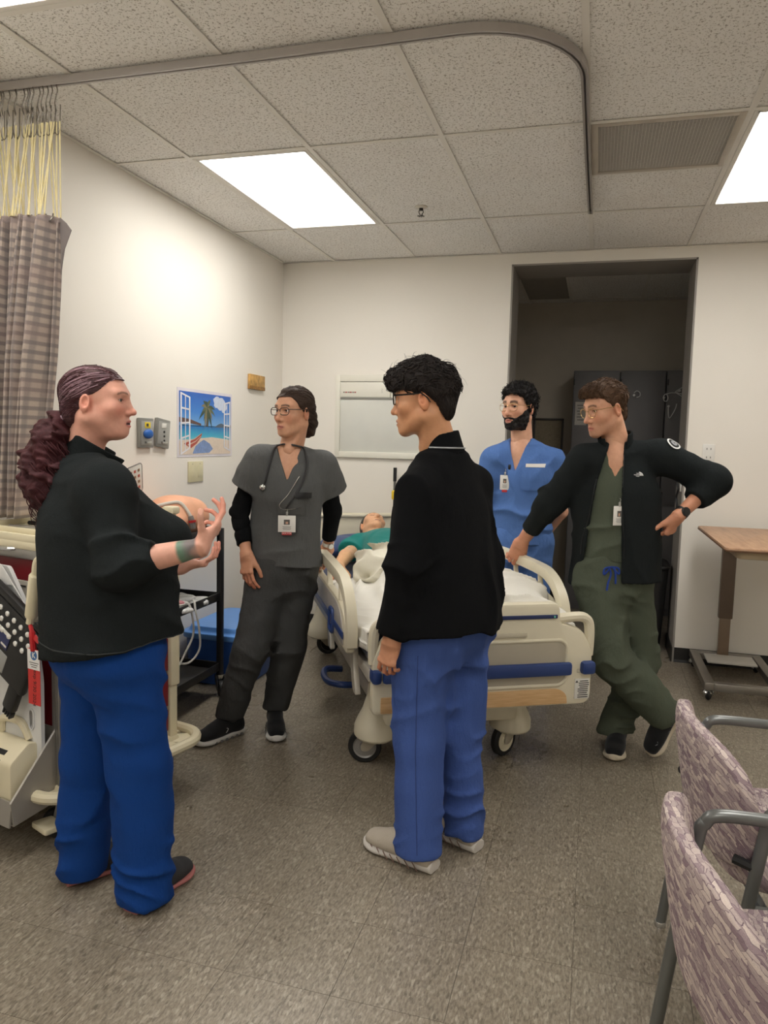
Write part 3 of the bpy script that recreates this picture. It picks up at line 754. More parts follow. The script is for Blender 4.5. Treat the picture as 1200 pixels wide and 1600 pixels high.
# ================================================================ building a clothed figure
def bounds(pts, m): a = np.array(pts, float); return a.min(0)-m, a.max(0)+m
def cutbox(v, p, d, half=.11, L=.12, side=None):
    """cut everything past point p along direction d (locally)"""
    d = nrm(d); s_ = nrm(np.cross(d, (0, 0, 1)) if abs(d[2]) < .9 else np.cross(d, (0, 1, 0))); t_ = np.cross(d, s_)
    R = np.stack([s_, t_, d], 1); v.box(np.array(p)+d*L, (half, half, L), R, r=.002, k=.004, op='-')
def field(v, fn, k=.004, band=.08):
    """intersect with a region given by fn(P) <= 0"""
    idx = np.nonzero(v.D < band); P = (v.ax[0][idx[0]], v.ax[1][idx[1]], v.ax[2][idx[2]])
    v.D[idx] = smax(v.D[idx], fn(P).astype(F32), k); return v
class Fig:
    def __init__(s, root, J, fwd):
        s.root = np.array(root, float); s.J = {k: np.array(p, float)-s.root for k, p in J.items()}
        s.F = nrm((*fwd, 0)); s.R = np.array((s.F[1], -s.F[0], 0))      # forward, right
        s.parts = []      # (V, Q, C, slot)
    def head(s, p, face, up=(0, 0, 1), gaze=(0, 0), eye=(70, 48, 34)):
        s.hp = p; B = basis(face, up)*np.array((1, 1, p.get('sz', 1.0))); s.HB = B; c = s.J['head']; sc = p.get('scale', 1.0); s.hs = sc
        nb = np.linalg.inv(B)@(s.J['neck']-c)/sc; p['neck'] = tuple(nb+np.array((0, 0, -.02)))
        p.setdefault('h', .0026); v = head_vol(p); slit(v, p.get('eye_open', 1)); V, Q = v.mesh(); C = head_cols(V, p)
        s.parts.append((V@B.T*sc+c, Q, C, 0)); V, Q, C = eye_mesh(eye, gaze); s.parts.append((V@B.T*sc+c, Q, C, 1)); s.hv = v
    def hl(s, P):
        """head-local points to figure space"""
        return np.array(P, float)@s.HB.T*s.hs+s.J['head']
    def headM(s):
        B = s.HB*s.hs; c = s.J['head']; return Matrix(((B[0, 0], B[0, 1], B[0, 2], c[0]), (B[1, 0], B[1, 1], B[1, 2], c[1]), (B[2, 0], B[2, 1], B[2, 2], c[2]), (0, 0, 0, 1)))
    def hand(s, which, fing, dorsal, curl, elbow=None, wrist=None, **kw):
        w_ = s.J['wr'+which] if wrist is None else np.array(wrist)-s.root; e = s.J['el'+which] if elbow is None else elbow
        y = nrm(fing); z = np.array(dorsal, float); z = nrm(z-y*(z@y)); x = np.cross(y, z); B = np.stack([x, y, z], 1)
        f = B.T@(e-w_); L = np.linalg.norm(f); kw.setdefault('fore_len', L)
        V, Q, C = hand_mesh(curl, side=which, fore=f/L, skin=s.skin_h, **kw)
        s.parts.append((V@B.T+w_, Q, C, 0)); s.lastB = (B, w_)
    def body(s, secs, arm=(.045, .038, .03), leg=(.075, .05, .04), neck_r=.055, h=.0125, arms='RL', chest=None):
        J = s.J; lo, hi = bounds([J[k] for k in J], .25); lo[2] = min(lo[2], -.02); v = Vol(lo, hi, h)
        v.sect([q[0]-s.root for q in secs], [q[1] for q in secs], [q[2] for q in secs], s.R, k=0)
        for a in 'RL':
            v.cone(J['neck']+(0, 0, -.045), J['sh'+a]+(0, 0, -.015), .046, .04, k=.05)
            if a in arms: v.cone(J['sh'+a], J['el'+a], arm[0], arm[1], k=.03); v.cone(J['el'+a], J['el'+a]*.5+J['wr'+a]*.5, arm[1], arm[2], k=.02)
            v.cone(J['hip'+a], J['kn'+a], leg[0], leg[1], k=.04); v.cone(J['kn'+a], J['an'+a], leg[1], leg[2], k=.03)
            v.ell(J['an'+a]+(0, 0, -.005), (.035, .035, .04), k=.02)
        v.cone(J['neck']+(0, 0, -.04), J['neck']*.6+J['head']*.4, neck_r+.004, neck_r-.004, k=.04)
        if chest: chest(v)
        V, Q = v.mesh(); s.parts.append((V, Q, np.tile(np.array(srgb(*s.hp['skin'])[:3]), (len(V), 1)), 0))
    def finish(s, label, mname):
        Vs, Qs, Cs, Ms = [], [], [], []; k = 0
        for V, Q, C, m in s.parts: Vs.append(V); Qs.append(Q+k); Cs.append(C); Ms.append(np.full(len(Q), m)); k += len(V)
        me = np_mesh('person', np.concatenate(Vs), np.concatenate(Qs), np.concatenate(Cs))
        me.polygons.foreach_set('material_index', np.concatenate(Ms).astype(np.int32))
        me.materials.append(skin_mat(mname)); me.materials.append(eye_mat())
        s.o = link_mesh('person', me, None, None, s.root); tag(s.o, label, 'person', 'people around the bed'); return s.o
    def add(s, name, v, m, it=1, parent=None, label=None):
        V, Q = v.mesh() if isinstance(v, Vol) else v
        if it: V = relax(V, Q, it, .4)
        o = link_mesh(name, np_mesh(name, V, Q), m, parent or s.o)
        if label: o['label'] = label
        return o
    def addh(s, name, v, m, it=0, label=None, parent=None):
        V, Q = v.mesh()
        if it: V = relax(V, Q, it, .4)
        o = link_mesh(name, np_mesh(name, s.hl(V), Q), m, parent or s.o)
        if label: o['label'] = label
        return o
    # ---- garments
    def trousers(s, waist, rad, hemz, k=.05, h=.0076, fold=.007, seed=0, hipd=.0, cr=None):
        """waist = [(point, hw, hd), ...] top to bottom; rad = (thigh, knee, hem) radii"""
        J = s.J; pts = [J[q] for q in ('hipR', 'hipL', 'knR', 'knL', 'anR', 'anL')]+[q[0]-s.root for q in waist]
        lo, hi = bounds(pts, .2); v = Vol(lo, hi, h)
        v.sect([q[0]-s.root for q in waist], [q[1] for q in waist], [q[2] for q in waist], s.R, k=0)
        for a in 'RL':
            r = rad[a] if isinstance(rad, dict) else rad; hz = hemz[a] if isinstance(hemz, dict) else hemz
            hp, kn, an = J['hip'+a], J['kn'+a], J['an'+a]; dn = nrm(an-kn); end = an+dn*.03
            v.cone(hp, kn, r[0], r[1], k=.08); v.cone(kn, end, r[1], r[2], k=.03)
            if isinstance(hz, tuple): cutbox(v, np.array(hz[0])-s.root, hz[1], .13, .1)
            else: cutbox(v, (an[0], an[1], hz), (0, 0, -1), .13, .1)
        def df(P):
            d = 0
            for i, a in enumerate('RL'):
                ax = J['kn'+a]-J['an'+a]
                d = d-fold*folds(P, ax+np.array((.12*(-1)**i, .07, 0)), 13, seed+i)*(near(P, J['an'+a]+(0, 0, .05), .11)*.9+near(P, J['kn'+a], .15)*.6)
                d = d-fold*.8*folds(P, nrm(J['hip'+a]-J['kn'+a])+np.array((.5, .5, .2)), 9, seed+5+i)*near(P, J['hip'+a], .2)
            return d-fold*.45*folds(P, s.R*.9+np.array((0, 0, .2)), 6, seed+3)+fold*.3*sn(P, 15, seed+8)+fold*.2*sn(P, 42, seed+9)
        v.disp(df, .03); return v
    def top(s, secs, arms, neck_r=.062, h=.0068, sh=(.062, .066), k=.05, neck_cut=None):
        """arms: {'R': [(p, r), (p, r), ...]} chains from the shoulder out; last point is the cuff"""
        pts = [q[0]-s.root for q in secs]+[p for a in arms.values() for p, r in a]+[s.J['neck']+(0, 0, .08)]
        lo, hi = bounds(pts, .2); lo[2] = max(lo[2], min(p[2] for p in pts)-.1); v = Vol(lo, hi, h)
        v.sect([q[0]-s.root for q in secs], [q[1] for q in secs], [q[2] for q in secs], s.R, k=0)
        for a, ch in arms.items():
            v.cone(s.J['neck']+(0, 0, -.028), ch[0][0], sh[0], sh[1], k=k)
            t = Vol(lo, hi, h)
            for (p0, r0), (p1, r1) in zip(ch, ch[1:]): t.cone(p0, p1, r0, r1, k=.045)
            c = ch[-1][0]; d = nrm(c-ch[-2][0])       # flat cuff
            def cut(P, c=c, d=d):
                x, y, z = P[0]-c[0], P[1]-c[1], P[2]-c[2]; return np.where(x*x+y*y+z*z < .14**2, x*d[0]+y*d[1]+z*d[2], -1.0)
            field(t, cut, .004); v.D = smin(v.D, t.D, .035)
        return v
    def neck_hole(s, v, r, up=.12, dn=.03, tilt=(0, 0, 0)):
        v.cone(s.J['neck']+(0, 0, -dn)-s.F*.0, s.J['neck']+(0, 0, up)+np.array(tilt), r, r, k=.006, op='-')
    def shoe_at(s, a, d, m_up, m_so, L=.285, back=.085, z=0.0, **kw):
        d = nrm((d[0], d[1], 0)); h_ = s.J['an'+a]+s.root; h_ = np.array((h_[0], h_[1], z))-d*back
        return s.shoe(h_, h_+d*L, m_up, m_so, **kw)
    def shoe(s, heel, toe, m_up, m_so, L=None, w=1.0, roll=0, extra=None, pitch=None, lift=0.0, hi=.085, label=None, name='shoe', st=1.0):
        heel, toe = np.array(heel, float), np.array(toe, float); d = toe-heel; L = L or np.linalg.norm(d)
        y = nrm(d); x = nrm(np.cross(y, (0, 0, 1))); z = np.cross(x, y)
        B = np.stack([x*w, y, z], 1); up, so = shoe_vol(L-.045, hi=hi, st=st)
        o0 = heel-s.root+y*.032
        V, Q = up.mesh(); o = link_mesh(name, np_mesh(name, V@B.T+o0, Q), m_up, s.o)
        if label: o['label'] = label
        V, Q = so.mesh(); so_ = link_mesh('sole', np_mesh('sole', V@B.T+o0, Q), m_so, o)
        M = Matrix(((B[0, 0], B[0, 1], B[0, 2], o0[0]), (B[1, 0], B[1, 1], B[1, 2], o0[1]), (B[2, 0], B[2, 1], B[2, 2], o0[2]), (0, 0, 0, 1)))
        return o, M, up, so_
def laces(M, parent, m, L=.23, n=5):
    b = MB()
    for i in range(n):
        y = L*(.3+.09*i); z = .103-.052*(i/(n-1))**.9-.004*i
        b.tube([(-.024, y, z-.012), (-.012, y+.004, z+.001), (0, y+.006, z+.004), (.012, y+.004, z+.001), (.024, y, z-.012)], .003, 6, M=M)
    return b.obj('laces', m, parent)
def hairline(tab, nape=-.065):
    zz, yy = zip(*tab)
    def g(P): return np.maximum(P[1]-np.interp(P[2], zz, yy), nape-P[2])
    return g
def tube_batch(paths, radii, n=5):
    """many thin tapered tubes as one vertex/quad set"""
    Vs, Qs, k = [], [], 0
    ca = np.cos(2*PI*np.arange(n)/n); sa = np.sin(2*PI*np.arange(n)/n)
    for P, r in zip(paths, radii):
        P = np.array(P, float); m = len(P); T = np.gradient(P, axis=0); T /= np.linalg.norm(T, axis=1, keepdims=True)+1e-9
        ref = np.array((.31, .77, .55)); A_ = np.cross(T, ref); A_ /= np.linalg.norm(A_, axis=1, keepdims=True)+1e-9; B_ = np.cross(T, A_)
        rr_ = r*(1-.8*np.linspace(0, 1, m)**1.5)
        V = P[:, None, :]+rr_[:, None, None]*(A_[:, None, :]*ca[None, :, None]+B_[:, None, :]*sa[None, :, None])
        Vs.append(V.reshape(-1, 3)); i = np.arange(m-1)[:, None]*n; j = np.arange(n)[None, :]; j2 = (j+1) % n
        Qs.append(np.stack([i+j, i+j2, i+n+j2, i+n+j], -1).reshape(-1, 4)+k); k += m*n
    return np.concatenate(Vs), np.concatenate(Qs)
def locks(f, hair, n, cond, flow, L, r, m, name='locks', lift=.12, wav=.003, seed=1, steps=6):
    """hair locks rooted on the hair surface; flow(local point) gives the combing direction in head space"""
    rs = np.random.RandomState(seed); me = hair.data; co = np.empty(len(me.vertices)*3, F32); me.vertices.foreach_get('co', co); co = co.reshape(-1, 3).astype(float)
    loc = (co-f.J['head'])@np.linalg.inv(f.HB*f.hs).T; ok = np.nonzero(cond(loc))[0]; idx = rs.choice(ok, n); bv = bvh_of(hair); paths, rad = [], []
    for i in idx:
        p = Vector(co[i]); d = Vector(f.HB@nrm(np.array(flow(loc[i], rs), float))); Ln = L*rs.uniform(.6, 1.3); ph = rs.uniform(0, 6.28); P = []
        q = p.copy()
        for k in range(steps):
            hit = bv.find_nearest(q); nn = hit[1]; base = hit[0]; t = k/(steps-1); d = (d-nn*d.dot(nn)); d = d.normalized() if d.length > 1e-5 else nn.orthogonal(); sd = nn.cross(d)
            P.append(base+nn*(r*.5+lift*Ln*t*t*rs.uniform(.5, 1.2))+sd*wav*math.sin(ph+k*1.3)); q = base+d*Ln/(steps-1)
        paths.append(P); rad.append(r*rs.uniform(.7, 1.2))
    V, Q = tube_batch(paths, rad); o = link_mesh(name, np_mesh(name, V, Q), m, hair); o['kind'] = 'stuff'; return o
def strands(b, pts_fn, n, r=.0012, seed=1):
    """loose locks of hair as thin tubes; pts_fn(rng) gives one path"""
    rg = random.Random(seed)
    for _ in range(n):
        P = smooth_path(pts_fn(rg), 4); N = len(P); b.tube(P, [r*(1-.75*i/(N-1)) for i in range(N)], 5)
def glasses(f, m, shape='rect', w=.05, h=.036, y=.099, z=.010, x=.033, rimr=.0016, temple=(.011), full=True, label=None, lens_tint=(.9, .93, .95)):
    M = f.headM(); b = MB(); lens = MB()
    wrap = lambda a: y-1.6*a*a
    for s_ in (-1, 1):
        pts = rrect(w, h, h*.42 if shape == 'rect' else min(w, h)*.499, 6 if shape == 'rect' else 8)
        P = [Vector((s_*x+px, wrap(abs(s_*x+px)), z+pz-(.0)*abs(px))) for px, pz in pts]
        if full: b.tube(P, rimr, 7, closed=True)
        else: b.tube([p for p in P if p.z > z-.002], rimr, 7)
        bm = bmesh.new(); bm.faces.new([bm.verts.new(p) for p in P]); lens._add(bm)
        ex = s_*(x+w/2); b.tube([(ex, wrap(abs(ex)), z+h*.28), (s_*.073, .075, z+h*.26), (s_*.080, .03, z+.010), (s_*.0815, -.005, z+.012), (s_*.081, -.025, z-.004), (s_*.079, -.035, z-.02)], [rimr*1.1]*4+[rimr*.9, rimr*.7], 6)
    ix = x-w/2; b.tube([(-ix, wrap(ix), z+h*.12), (-ix*.5, y+.004, z+h*.24), (ix*.5, y+.004, z+h*.24), (ix, wrap(ix), z+h*.12)], rimr, 6)
    b.bm.transform(M); lens.bm.transform(M)
    o = b.obj('glasses', m, f.o); 
    if label: o['label'] = label
    t = MATS.get('lens')
    if not t:
        n = NT('lens'); n.base((.97, .98, .98, 1)); n.set(rough=.02, trans=1.0, spec=.5); n.b.inputs['IOR'].default_value = 1.08; t = MATS['lens'] = n.m
    me = lens.mesh('lens'); lo = link_mesh('lens', me, t, o); return o
def badge(f, c, right, up, w=.06, h=.085, body=(232, 230, 224), strip=(196, 52, 60), text_=None, photo=True, group=None, clip=True, name='id_badge'):
    """flat card hanging on the chest"""
    right = nrm(right); up = np.array(up, float); up = nrm(up-right*(up@right)); n = np.cross(right, up)
    M = frame(c, right, up, n); b = MB().box((0, 0, 0), (w, h, .002), .0006, M=M); o = b.obj(name, mat('badge_plastic', body, .35), f.o)
    if strip: MB().box((0, -h/2-.006, 0), (w*.55, .016, .0018), .0005, M=M).obj('strip', mat('badge_strip_red', strip, .4), o)
    if text_: text('strip_text', text_, .0105, mat('badge_white_print', (240, 236, 232), .5), o, M @ Matrix.Translation((0, -h/2-.006, .0011)), .0003)
    if photo:
        MB().box((0, h*.1, .0012), (w*.34, h*.3, .0006), M=M).obj('photo', mat('badge_photo', (96, 92, 88), .4), o)
        MB().box((0, h*.06, .0018), (w*.14, h*.14, .0004), M=M).obj('portrait', mat('badge_portrait', (205, 165, 140), .5), o)
        pb = MB()
        for i in range(4): pb.box((0, -h*.16-i*h*.06, .0012), (w*(.5-.08*(i % 2)), h*.022, .0004), M=M)
        pb.obj('print', mat('badge_grey_print', (120, 118, 116), .6), o)
    if clip: MB().box((0, h/2+.008, .001), (.010, .02, .004), .0012, M=M).tube([(0, h/2+.016, 0), (.004, h/2+.028, .002), (0, h/2+.036, 0)], .0018, 6, M=M).obj('clip', mat('badge_clip_metal', (190, 190, 188), .3, .8), o)
    return o
# ================================================================ the people
W3 = lambda *p: np.array(p, float)
M_BLACKFLEECE = cloth('black_fleece', (33, 37, 38), 700, .95, .2, sheen=0, spec=.12, fold=.6)
M_TEAM = cloth('near_black_knit', (17, 18, 20), 900, .95, .2, sheen=0, spec=.12, fold=.6)
M_ROYAL = cloth('royal_blue_scrub_cloth', (18, 66, 140), 1100, .8, .08, spec=.2, sheen=0, fold=1.0)
M_CEIL_BLUE = cloth('light_blue_scrub_cloth', (88, 124, 188), 1100, .8, .08, spec=.2, sheen=0, fold=1.0)
M_SLATE_BLUE = cloth('slate_blue_scrub_cloth', (72, 98, 166), 1100, .8, .08, spec=.2, sheen=0, fold=1.0)
M_CHARC = cloth('charcoal_scrub_cloth', (92, 93, 93), 1200, .75, .16, spec=.25, sheen=0, fold=1.0)
M_CHARC2 = cloth('dark_charcoal_scrub_cloth', (74, 75, 75), 1200, .75, .16, spec=.25, sheen=0, fold=1.0)
M_OLIVE = cloth('olive_scrub_cloth', (87, 94, 80), 1100, .8, .08, spec=.2, sheen=0, fold=1.0)
M_BLACKMETAL = mat('black_plastic_frame', (20, 20, 22), .25); M_GOLD = mat('thin_gold_wire', (200, 172, 120), .25, .9); M_STEEL = mat('polished_steel', (200, 200, 198), .22, .95, var=.02)
M_RUBBERB = mat('black_rubber', (24, 24, 25), .6)

def collar(f, h=.06, r0=.074, r1=.07, open_=.35, m=None, depth=1.05, name='collar', parent=None, tilt=0.0, thick=.009, drop=.02, shift=0.0):
    J = f.J; n0 = J['neck']+(0, 0, -drop)+f.F*shift; ax = nrm(J['head']-J['neck']); ax = nrm(ax*.5+np.array((0, 0, 1))*.5+f.F*tilt); n1 = n0+ax*h
    lo, hi = bounds([n0, n1], .14); v = Vol(lo, hi, .004)
    v.sect([n0-ax*.01, n0, n1], [r0+.004, r0, r1], [(r0+.004)*depth, r0*depth, r1*depth], f.R, k=0)
    v.sect([n0-ax*.03, n0, n1+ax*.02], [r0-thick, r0-thick, r1-thick], [(r0-thick)*depth]*2+[(r1-thick)*depth], f.R, k=.002, op='-')
    if open_:
        def g(P):
            a = (P[0]-n0[0])*f.R[0]+(P[1]-n0[1])*f.R[1]; q = (P[0]-n0[0])*f.F[0]+(P[1]-n0[1])*f.F[1]
            return np.minimum(open_*q+.004-np.abs(a), q)
        field(v, g)
    return f.add(name, v, m, 1, parent)
def vneck(f, v, zap, slope=.45, front=.0, a0=0.0, rnd=.03):
    c = f.J['neck']
    def g(P):
        a = (P[0]-c[0])*f.R[0]+(P[1]-c[1])*f.R[1]-a0; q = (P[0]-c[0])*f.F[0]+(P[1]-c[1])*f.F[1]-front
        return np.minimum((P[2]-zap)*slope-np.abs(a), q)
    field(v, g, .003)
# ---------------------------------------------------------------- A: woman with the long red ponytail, talking
A = Fig((.95, -3.36, 0), dict(head=(0.862, -3.366, 1.545), neck=(0.795, -3.363, 1.365), shR=(0.977, -3.488, 1.289), shL=(0.624, -3.266, 1.295), elR=(1.060, -3.55, 1.088), wrR=(1.288, -3.493, 1.146), elL=(0.815, -3.171, 1.009), wrL=(1.046, -3.209, 1.029), pelvis=(0.876, -3.361, 0.839), hipR=(0.985, -3.410, 0.76), hipL=(0.775, -3.30, 0.76), knR=(1.022, -3.405, 0.439), anR=(1.046, -3.415, 0.07), knL=(0.790, -3.335, 0.40), anL=(0.785, -3.36, 0.07)), (.72, .69))
A.skin_h = (226, 172, 152)
A.head(dict(skin=(224, 168, 148), brow=(128, 92, 76), brow_w=.8, lip=(196, 112, 106), mouth=.5, full=.9, w=1.04, blush=.6, nose=.95, scale=.98, sz=.9), (.955, .295, .02), eye=(70, 70, 66), gaze=(.1, 0))
secA = [(W3(.905, -3.37, .80), .23, .212), (W3(.90, -3.37, .92), .222, .207), (W3(.885, -3.37, 1.08), .212, .195), (W3(.86, -3.37, 1.2), .20, .175), (W3(.825, -3.365, 1.30), .15, .12), (W3(.80, -3.363, 1.355), .09, .08)]
A.body([(p, a-.03, b-.03) for p, a, b in secA], arm=(.06, .05, .036), leg=(.078, .062, .045))
rh = np.array((.963, .271, .0)); fh = np.array((-.271, .963, 0)); UP = np.array((0, 0, 1.0))
A.hand('R', rh*.42+UP*.68+fh*.5, rh*.80-UP*.55-fh*.1, [(6, 26, 16), (18, 38, 24), (30, 50, 32), (46, 66, 42)], thumb=(10, 8, 10), fr=(.033, .05), spread=9, sc=.86, thumb_dir=(.9, .5, -.5))
V, Q, C, _s = A.parts[-1]; B_, w_ = A.lastB; ed = nrm(A.J['elR']-A.J['wrR']); tt = (V-w_)@ed      # ink around the wrist
mk = np.clip((tt-.002)/.008, 0, 1)*np.clip((.066-tt)/.008, 0, 1)*np.clip(.75+.6*sn(V.T, 70, 4), 0, 1); g_ = np.clip(.5+.5*sn(V.T*1.0, 90, 6)+45*(tt-.036), 0, 1)
ink = np.array(srgb(92, 104, 110)[:3])*(1-g_[:, None])+np.array(srgb(58, 132, 112)[:3])*g_[:, None]; C[:] = C*(1-.85*mk[:, None])+ink*.85*mk[:, None]
A.hand('L', rh*.9+UP*.12+fh*.3, -UP*.9+rh*.05-fh*.2, [(25, 30, 18), (28, 32, 20), (30, 35, 22), (25, 30, 20)], thumb=(20, 20, 20), fr=(.03, .044), sc=.9)
pA = A.finish('woman with long dark red ponytail in black fleece jacket and royal blue scrub trousers, gesturing', 'skin_fair')
ch = {'R': [(A.J['shR'], .080), (A.J['elR'], .062), (A.J['elR']*.53+A.J['wrR']*.47, .05)], 'L': [(A.J['shL'], .082), (A.J['elL'], .062), (A.J['elL']*.5+A.J['wrL']*.5, .052)]}
v = A.top(secA, ch, sh=(.07, .085)); A.neck_hole(v, .060)
v.ell(W3(1.02, -3.285, 1.13)-A.root, (.1, .11, .085), k=.06)
el = A.J['elR']
v.disp(lambda P: -.014*folds(P, A.J['shR']-A.J['elR']+np.array((.05, .05, 0)), 12, 2)*near(P, el*.75+A.J['shR']*.25, .13)-.012*folds(P, A.J['wrR']-A.J['elR'], 15, 5)*near(P, el*.7+A.J['wrR']*.3, .1)-.014*folds(P, (.3, .3, 1), 7, 8)*near(P, W3(.0, -.08, .95), .35)+.004*sn(P, 16, 3)+.0015*sn(P, 40, 5))
jA = A.add('jacket', v, M_BLACKFLEECE, 1)
cA = collar(A, .085, .078, .096, .55, M_BLACKFLEECE, parent=jA, tilt=.42, shift=.014)
# hem band stitched a hand's breadth above the edge
ring = [(W3(.903, -3.37, .835)-A.root)+A.R*.234*math.cos(t)+A.F*.216*math.sin(t) for t in np.linspace(0, 2*PI, 60)]
bvA = bvh_of(jA)
b = MB(); b.tube([bvA.find_nearest(Vector(p))[0] for p in ring[:-1]], .0022, 6, closed=True); b.obj('hem_seam', mat('seam_thread', (44, 48, 48), .9), jA)
v = A.trousers([(W3(.885, -3.365, .88), .185, .168), (W3(.885, -3.365, .76), .19, .168), (W3(.885, -3.36, .69), .15, .13)], {'R': (.104, .09, .082), 'L': (.10, .085, .082)}, {'R': .022, 'L': .026}, fold=.019, seed=3)
tA = A.add('trousers', v, M_ROYAL, 1)
M_CLOG = mat('dark_grey_clog', (46, 45, 47), .75, bump=.1); M_PINK = mat('dusty_pink_sole', (178, 112, 108), .7)
for a, d_ in (('R', (.16, 1)), ('L', (.55, .8))): A.shoe_at(a, d_, M_CLOG, M_PINK, L=.275, back=.062, w=1.04, hi=.05)
# hair: slicked back cap, tie and curly ponytail
M_HRED = hair_mat('dark_red_hair', (66, 30, 34), .6); M_HCAP = None
def slick_mat():
    t = NT('slicked_plum_hair'); co = t.coord('Object', (40, 40, 200), (0, .7, .3)); n = t.noise(co, 1.2, 4, .6); o2 = t.noise(t.coord('Object'), 9, 2)
    c1 = t.ramp(n, [(.3, srgb(44, 26, 32)), (.5, srgb(76, 48, 56)), (.62, srgb(112, 82, 92)), (.75, srgb(150, 122, 134))])
    t.base(t.mix(t.ramp(o2, [(.4, (0, 0, 0)), (.6, (1, 1, 1))]), c1, t.ramp(n, [(.3, srgb(50, 32, 36)), (.7, srgb(92, 66, 66))]))); t.set(rough=.6, spec=.25); t.bump(n, .5, .004); return t.m
hv = Vol((-.1, -.16, -.12), (.1, .1, .16), .0028)
hv.ell((0, -.014, .045), (.082, .104, .0865), k=0); hv.ell((0, -.075, -.035), (.055, .035, .05), k=.04)
field(hv, hairline([(-.15, -.06), (-.07, -.045), (-.035, -.036), (0, -.03), (.02, -.012), (.028, .012), (.045, .034), (.066, .05), (.08, .066), (.089, .2)], -.09))
hv.disp(lambda P: .0022*np.sin(60*P[2]+150*P[1]*.6+8*sn(P, 30, 2))*np.clip(sn(P, 25, 7)+.6, 0, 1)+.001*sn(P, 120, 3))
hcap = A.addh('hair', hv, slick_mat(), label='plum hair slicked back to a low ponytail')
back = lambda l, rs: (-l[0]*2.2, -1, -.55-.8*max(0, -l[1]*4))
locks(A, hcap, 260, lambda l: (l[:, 2] > -.03), back, .07, .0013, M_HRED, 'combed_strands', .0, .001, 3)
locks(A, hcap, 90, lambda l: (l[:, 2] > .03) & (l[:, 1] > -.04) & (np.abs(l[:, 0]) > .03), back, .09, .0011, hair_mat('silvery_pink_strands', (170, 138, 148), .5, var=.2), 'pale_strands', .0, .001, 5)
tail = [A.hl((0, -.095, -.05)), A.hl((0.01, -.118, -.075)), A.hl((.02, -.142, -.13)), A.hl((.02, -.162, -.2)), A.hl((0.02, -.16, -.27)), A.hl((.015, -.135, -.335)), A.hl((0.01, -.105, -.385))]
lo, hi = bounds(tail, .12); hv = Vol(lo, hi, .004)
rr = [.026, .036, .05, .062, .066, .052, .026]
for (p0, p1, r0, r1) in zip(tail, tail[1:], rr, rr[1:]): hv.cone(p0, p1, r0, r1, k=.03)
hv.disp(lambda P: .007*np.sin(3.5*sn(P, 40, 3)+70*P[2]+90*P[0])+.006*sn(P, 95, 5)+.005*sn(P, 190, 8))
hA = A.add('ponytail', hv, M_HRED, 0)
b = MB()
def curl(rg):
    i = rg.randint(0, 4); base = np.array(tail[i]); a = rg.uniform(0, 6.28); o_ = np.array((math.cos(a), math.sin(a), 0))*rr[i]*1.0
    p = base+o_; pts = []; a2 = rg.uniform(0, 6.28); rad_ = rg.uniform(.006, .012)
    for k in range(9): pts.append(Vector(p+np.array((math.cos(a2+k*1.5)*rad_, math.sin(a2+k*1.5)*rad_, -.02*k))+o_*.02*k*.3*(1 if k < 6 else .6)+np.array(rh)*(.006*k if i > 1 else 0)))
    return pts
strands(b, curl, 170, .0024, 4); b.obj('curls', M_HRED, hA)
b = MB()
for k in range(9): a = 2*PI*k/9; b.ball(Vector(tail[0])+Vector((rh[0]*0-.0, 0, 0))+Vector((math.cos(a)*.0+.0, 0, 0))+(Vector(A.HB[:, 0])*math.cos(a)+Vector(A.HB[:, 2])*math.sin(a))*.03, .012, seg=10)
b.obj('hair_tie', cloth('mauve_scrunchie', (150, 128, 140), 600), hA)

# ---------------------------------------------------------------- C: man seen from behind in black jacket and blue trousers
Cg = Fig((1.85, -2.86, 0), dict(head=(1.774, -2.880, 1.587), neck=(1.829, -2.844, 1.430), shL=(1.786, -2.975, 1.305), shR=(1.922, -2.700, 1.305), elL=(1.765, -3.035, 1.055), wrL=(1.723, -3.040, 0.803), elR=(1.945, -2.605, 1.011), wrR=(1.848, -2.527, 0.85), pelvis=(1.848, -2.839, 0.804), hipL=(1.790, -2.915, 0.77), hipR=(1.905, -2.745, 0.77), knL=(1.790, -2.915, 0.43), knR=(1.910, -2.745, 0.42), anL=(1.812, -2.945, 0.09), anR=(1.938, -2.765, 0.09)), (-.85, .53))
Cg.skin_h = (206, 150, 118)
Cg.head(dict(skin=(204, 150, 112), brow=(34, 26, 24), lip=(170, 104, 88), w=1.0, chin=.002, blush=.35, jaw=1.05, scale=1.0, nose=.9), (-1, -.02, -.06), eye=(50, 32, 24))
secC = [(W3(1.845, -2.842, .825), .242, .2), (W3(1.845, -2.842, .95), .225, .178), (W3(1.842, -2.842, 1.1), .205, .152), (W3(1.838, -2.842, 1.24), .185, .13), (W3(1.832, -2.843, 1.34), .135, .105), (W3(1.829, -2.844, 1.40), .085, .08)]
Cg.body([(p, a-.035, b-.035) for p, a, b in secC], arm=(.048, .04, .032), leg=(.075, .055, .042))
lf = -Cg.R
Cg.hand('L', -UP*.95+Cg.F*.22+lf*.05, lf*.9+Cg.F*-.2, [(20, 30, 20), (24, 34, 22), (28, 38, 24), (32, 42, 26)], thumb=(20, 20, 15), fr=(.028, .04), thumb_dir=(.5, .85, -.4), sc=.86)
Cg.hand('R', Cg.F*.2-UP, Cg.R, [(30, 40, 20)]*4, fr=(.028, .04))
pC = Cg.finish('man seen from behind in black fleece jacket and slate blue scrub trousers with dark glasses', 'skin_tan')
ch = {'L': [(Cg.J['shL'], .062), (Cg.J['elL'], .06), (Cg.J['elL']*.08+Cg.J['wrL']*.92, .05)], 'R': [(Cg.J['shR'], .064), (Cg.J['elR'], .06), (Cg.J['elR']*.1+Cg.J['wrR']*.9, .052)]}
v = Cg.top(secC, ch, sh=(.062, .06)); Cg.neck_hole(v, .058)
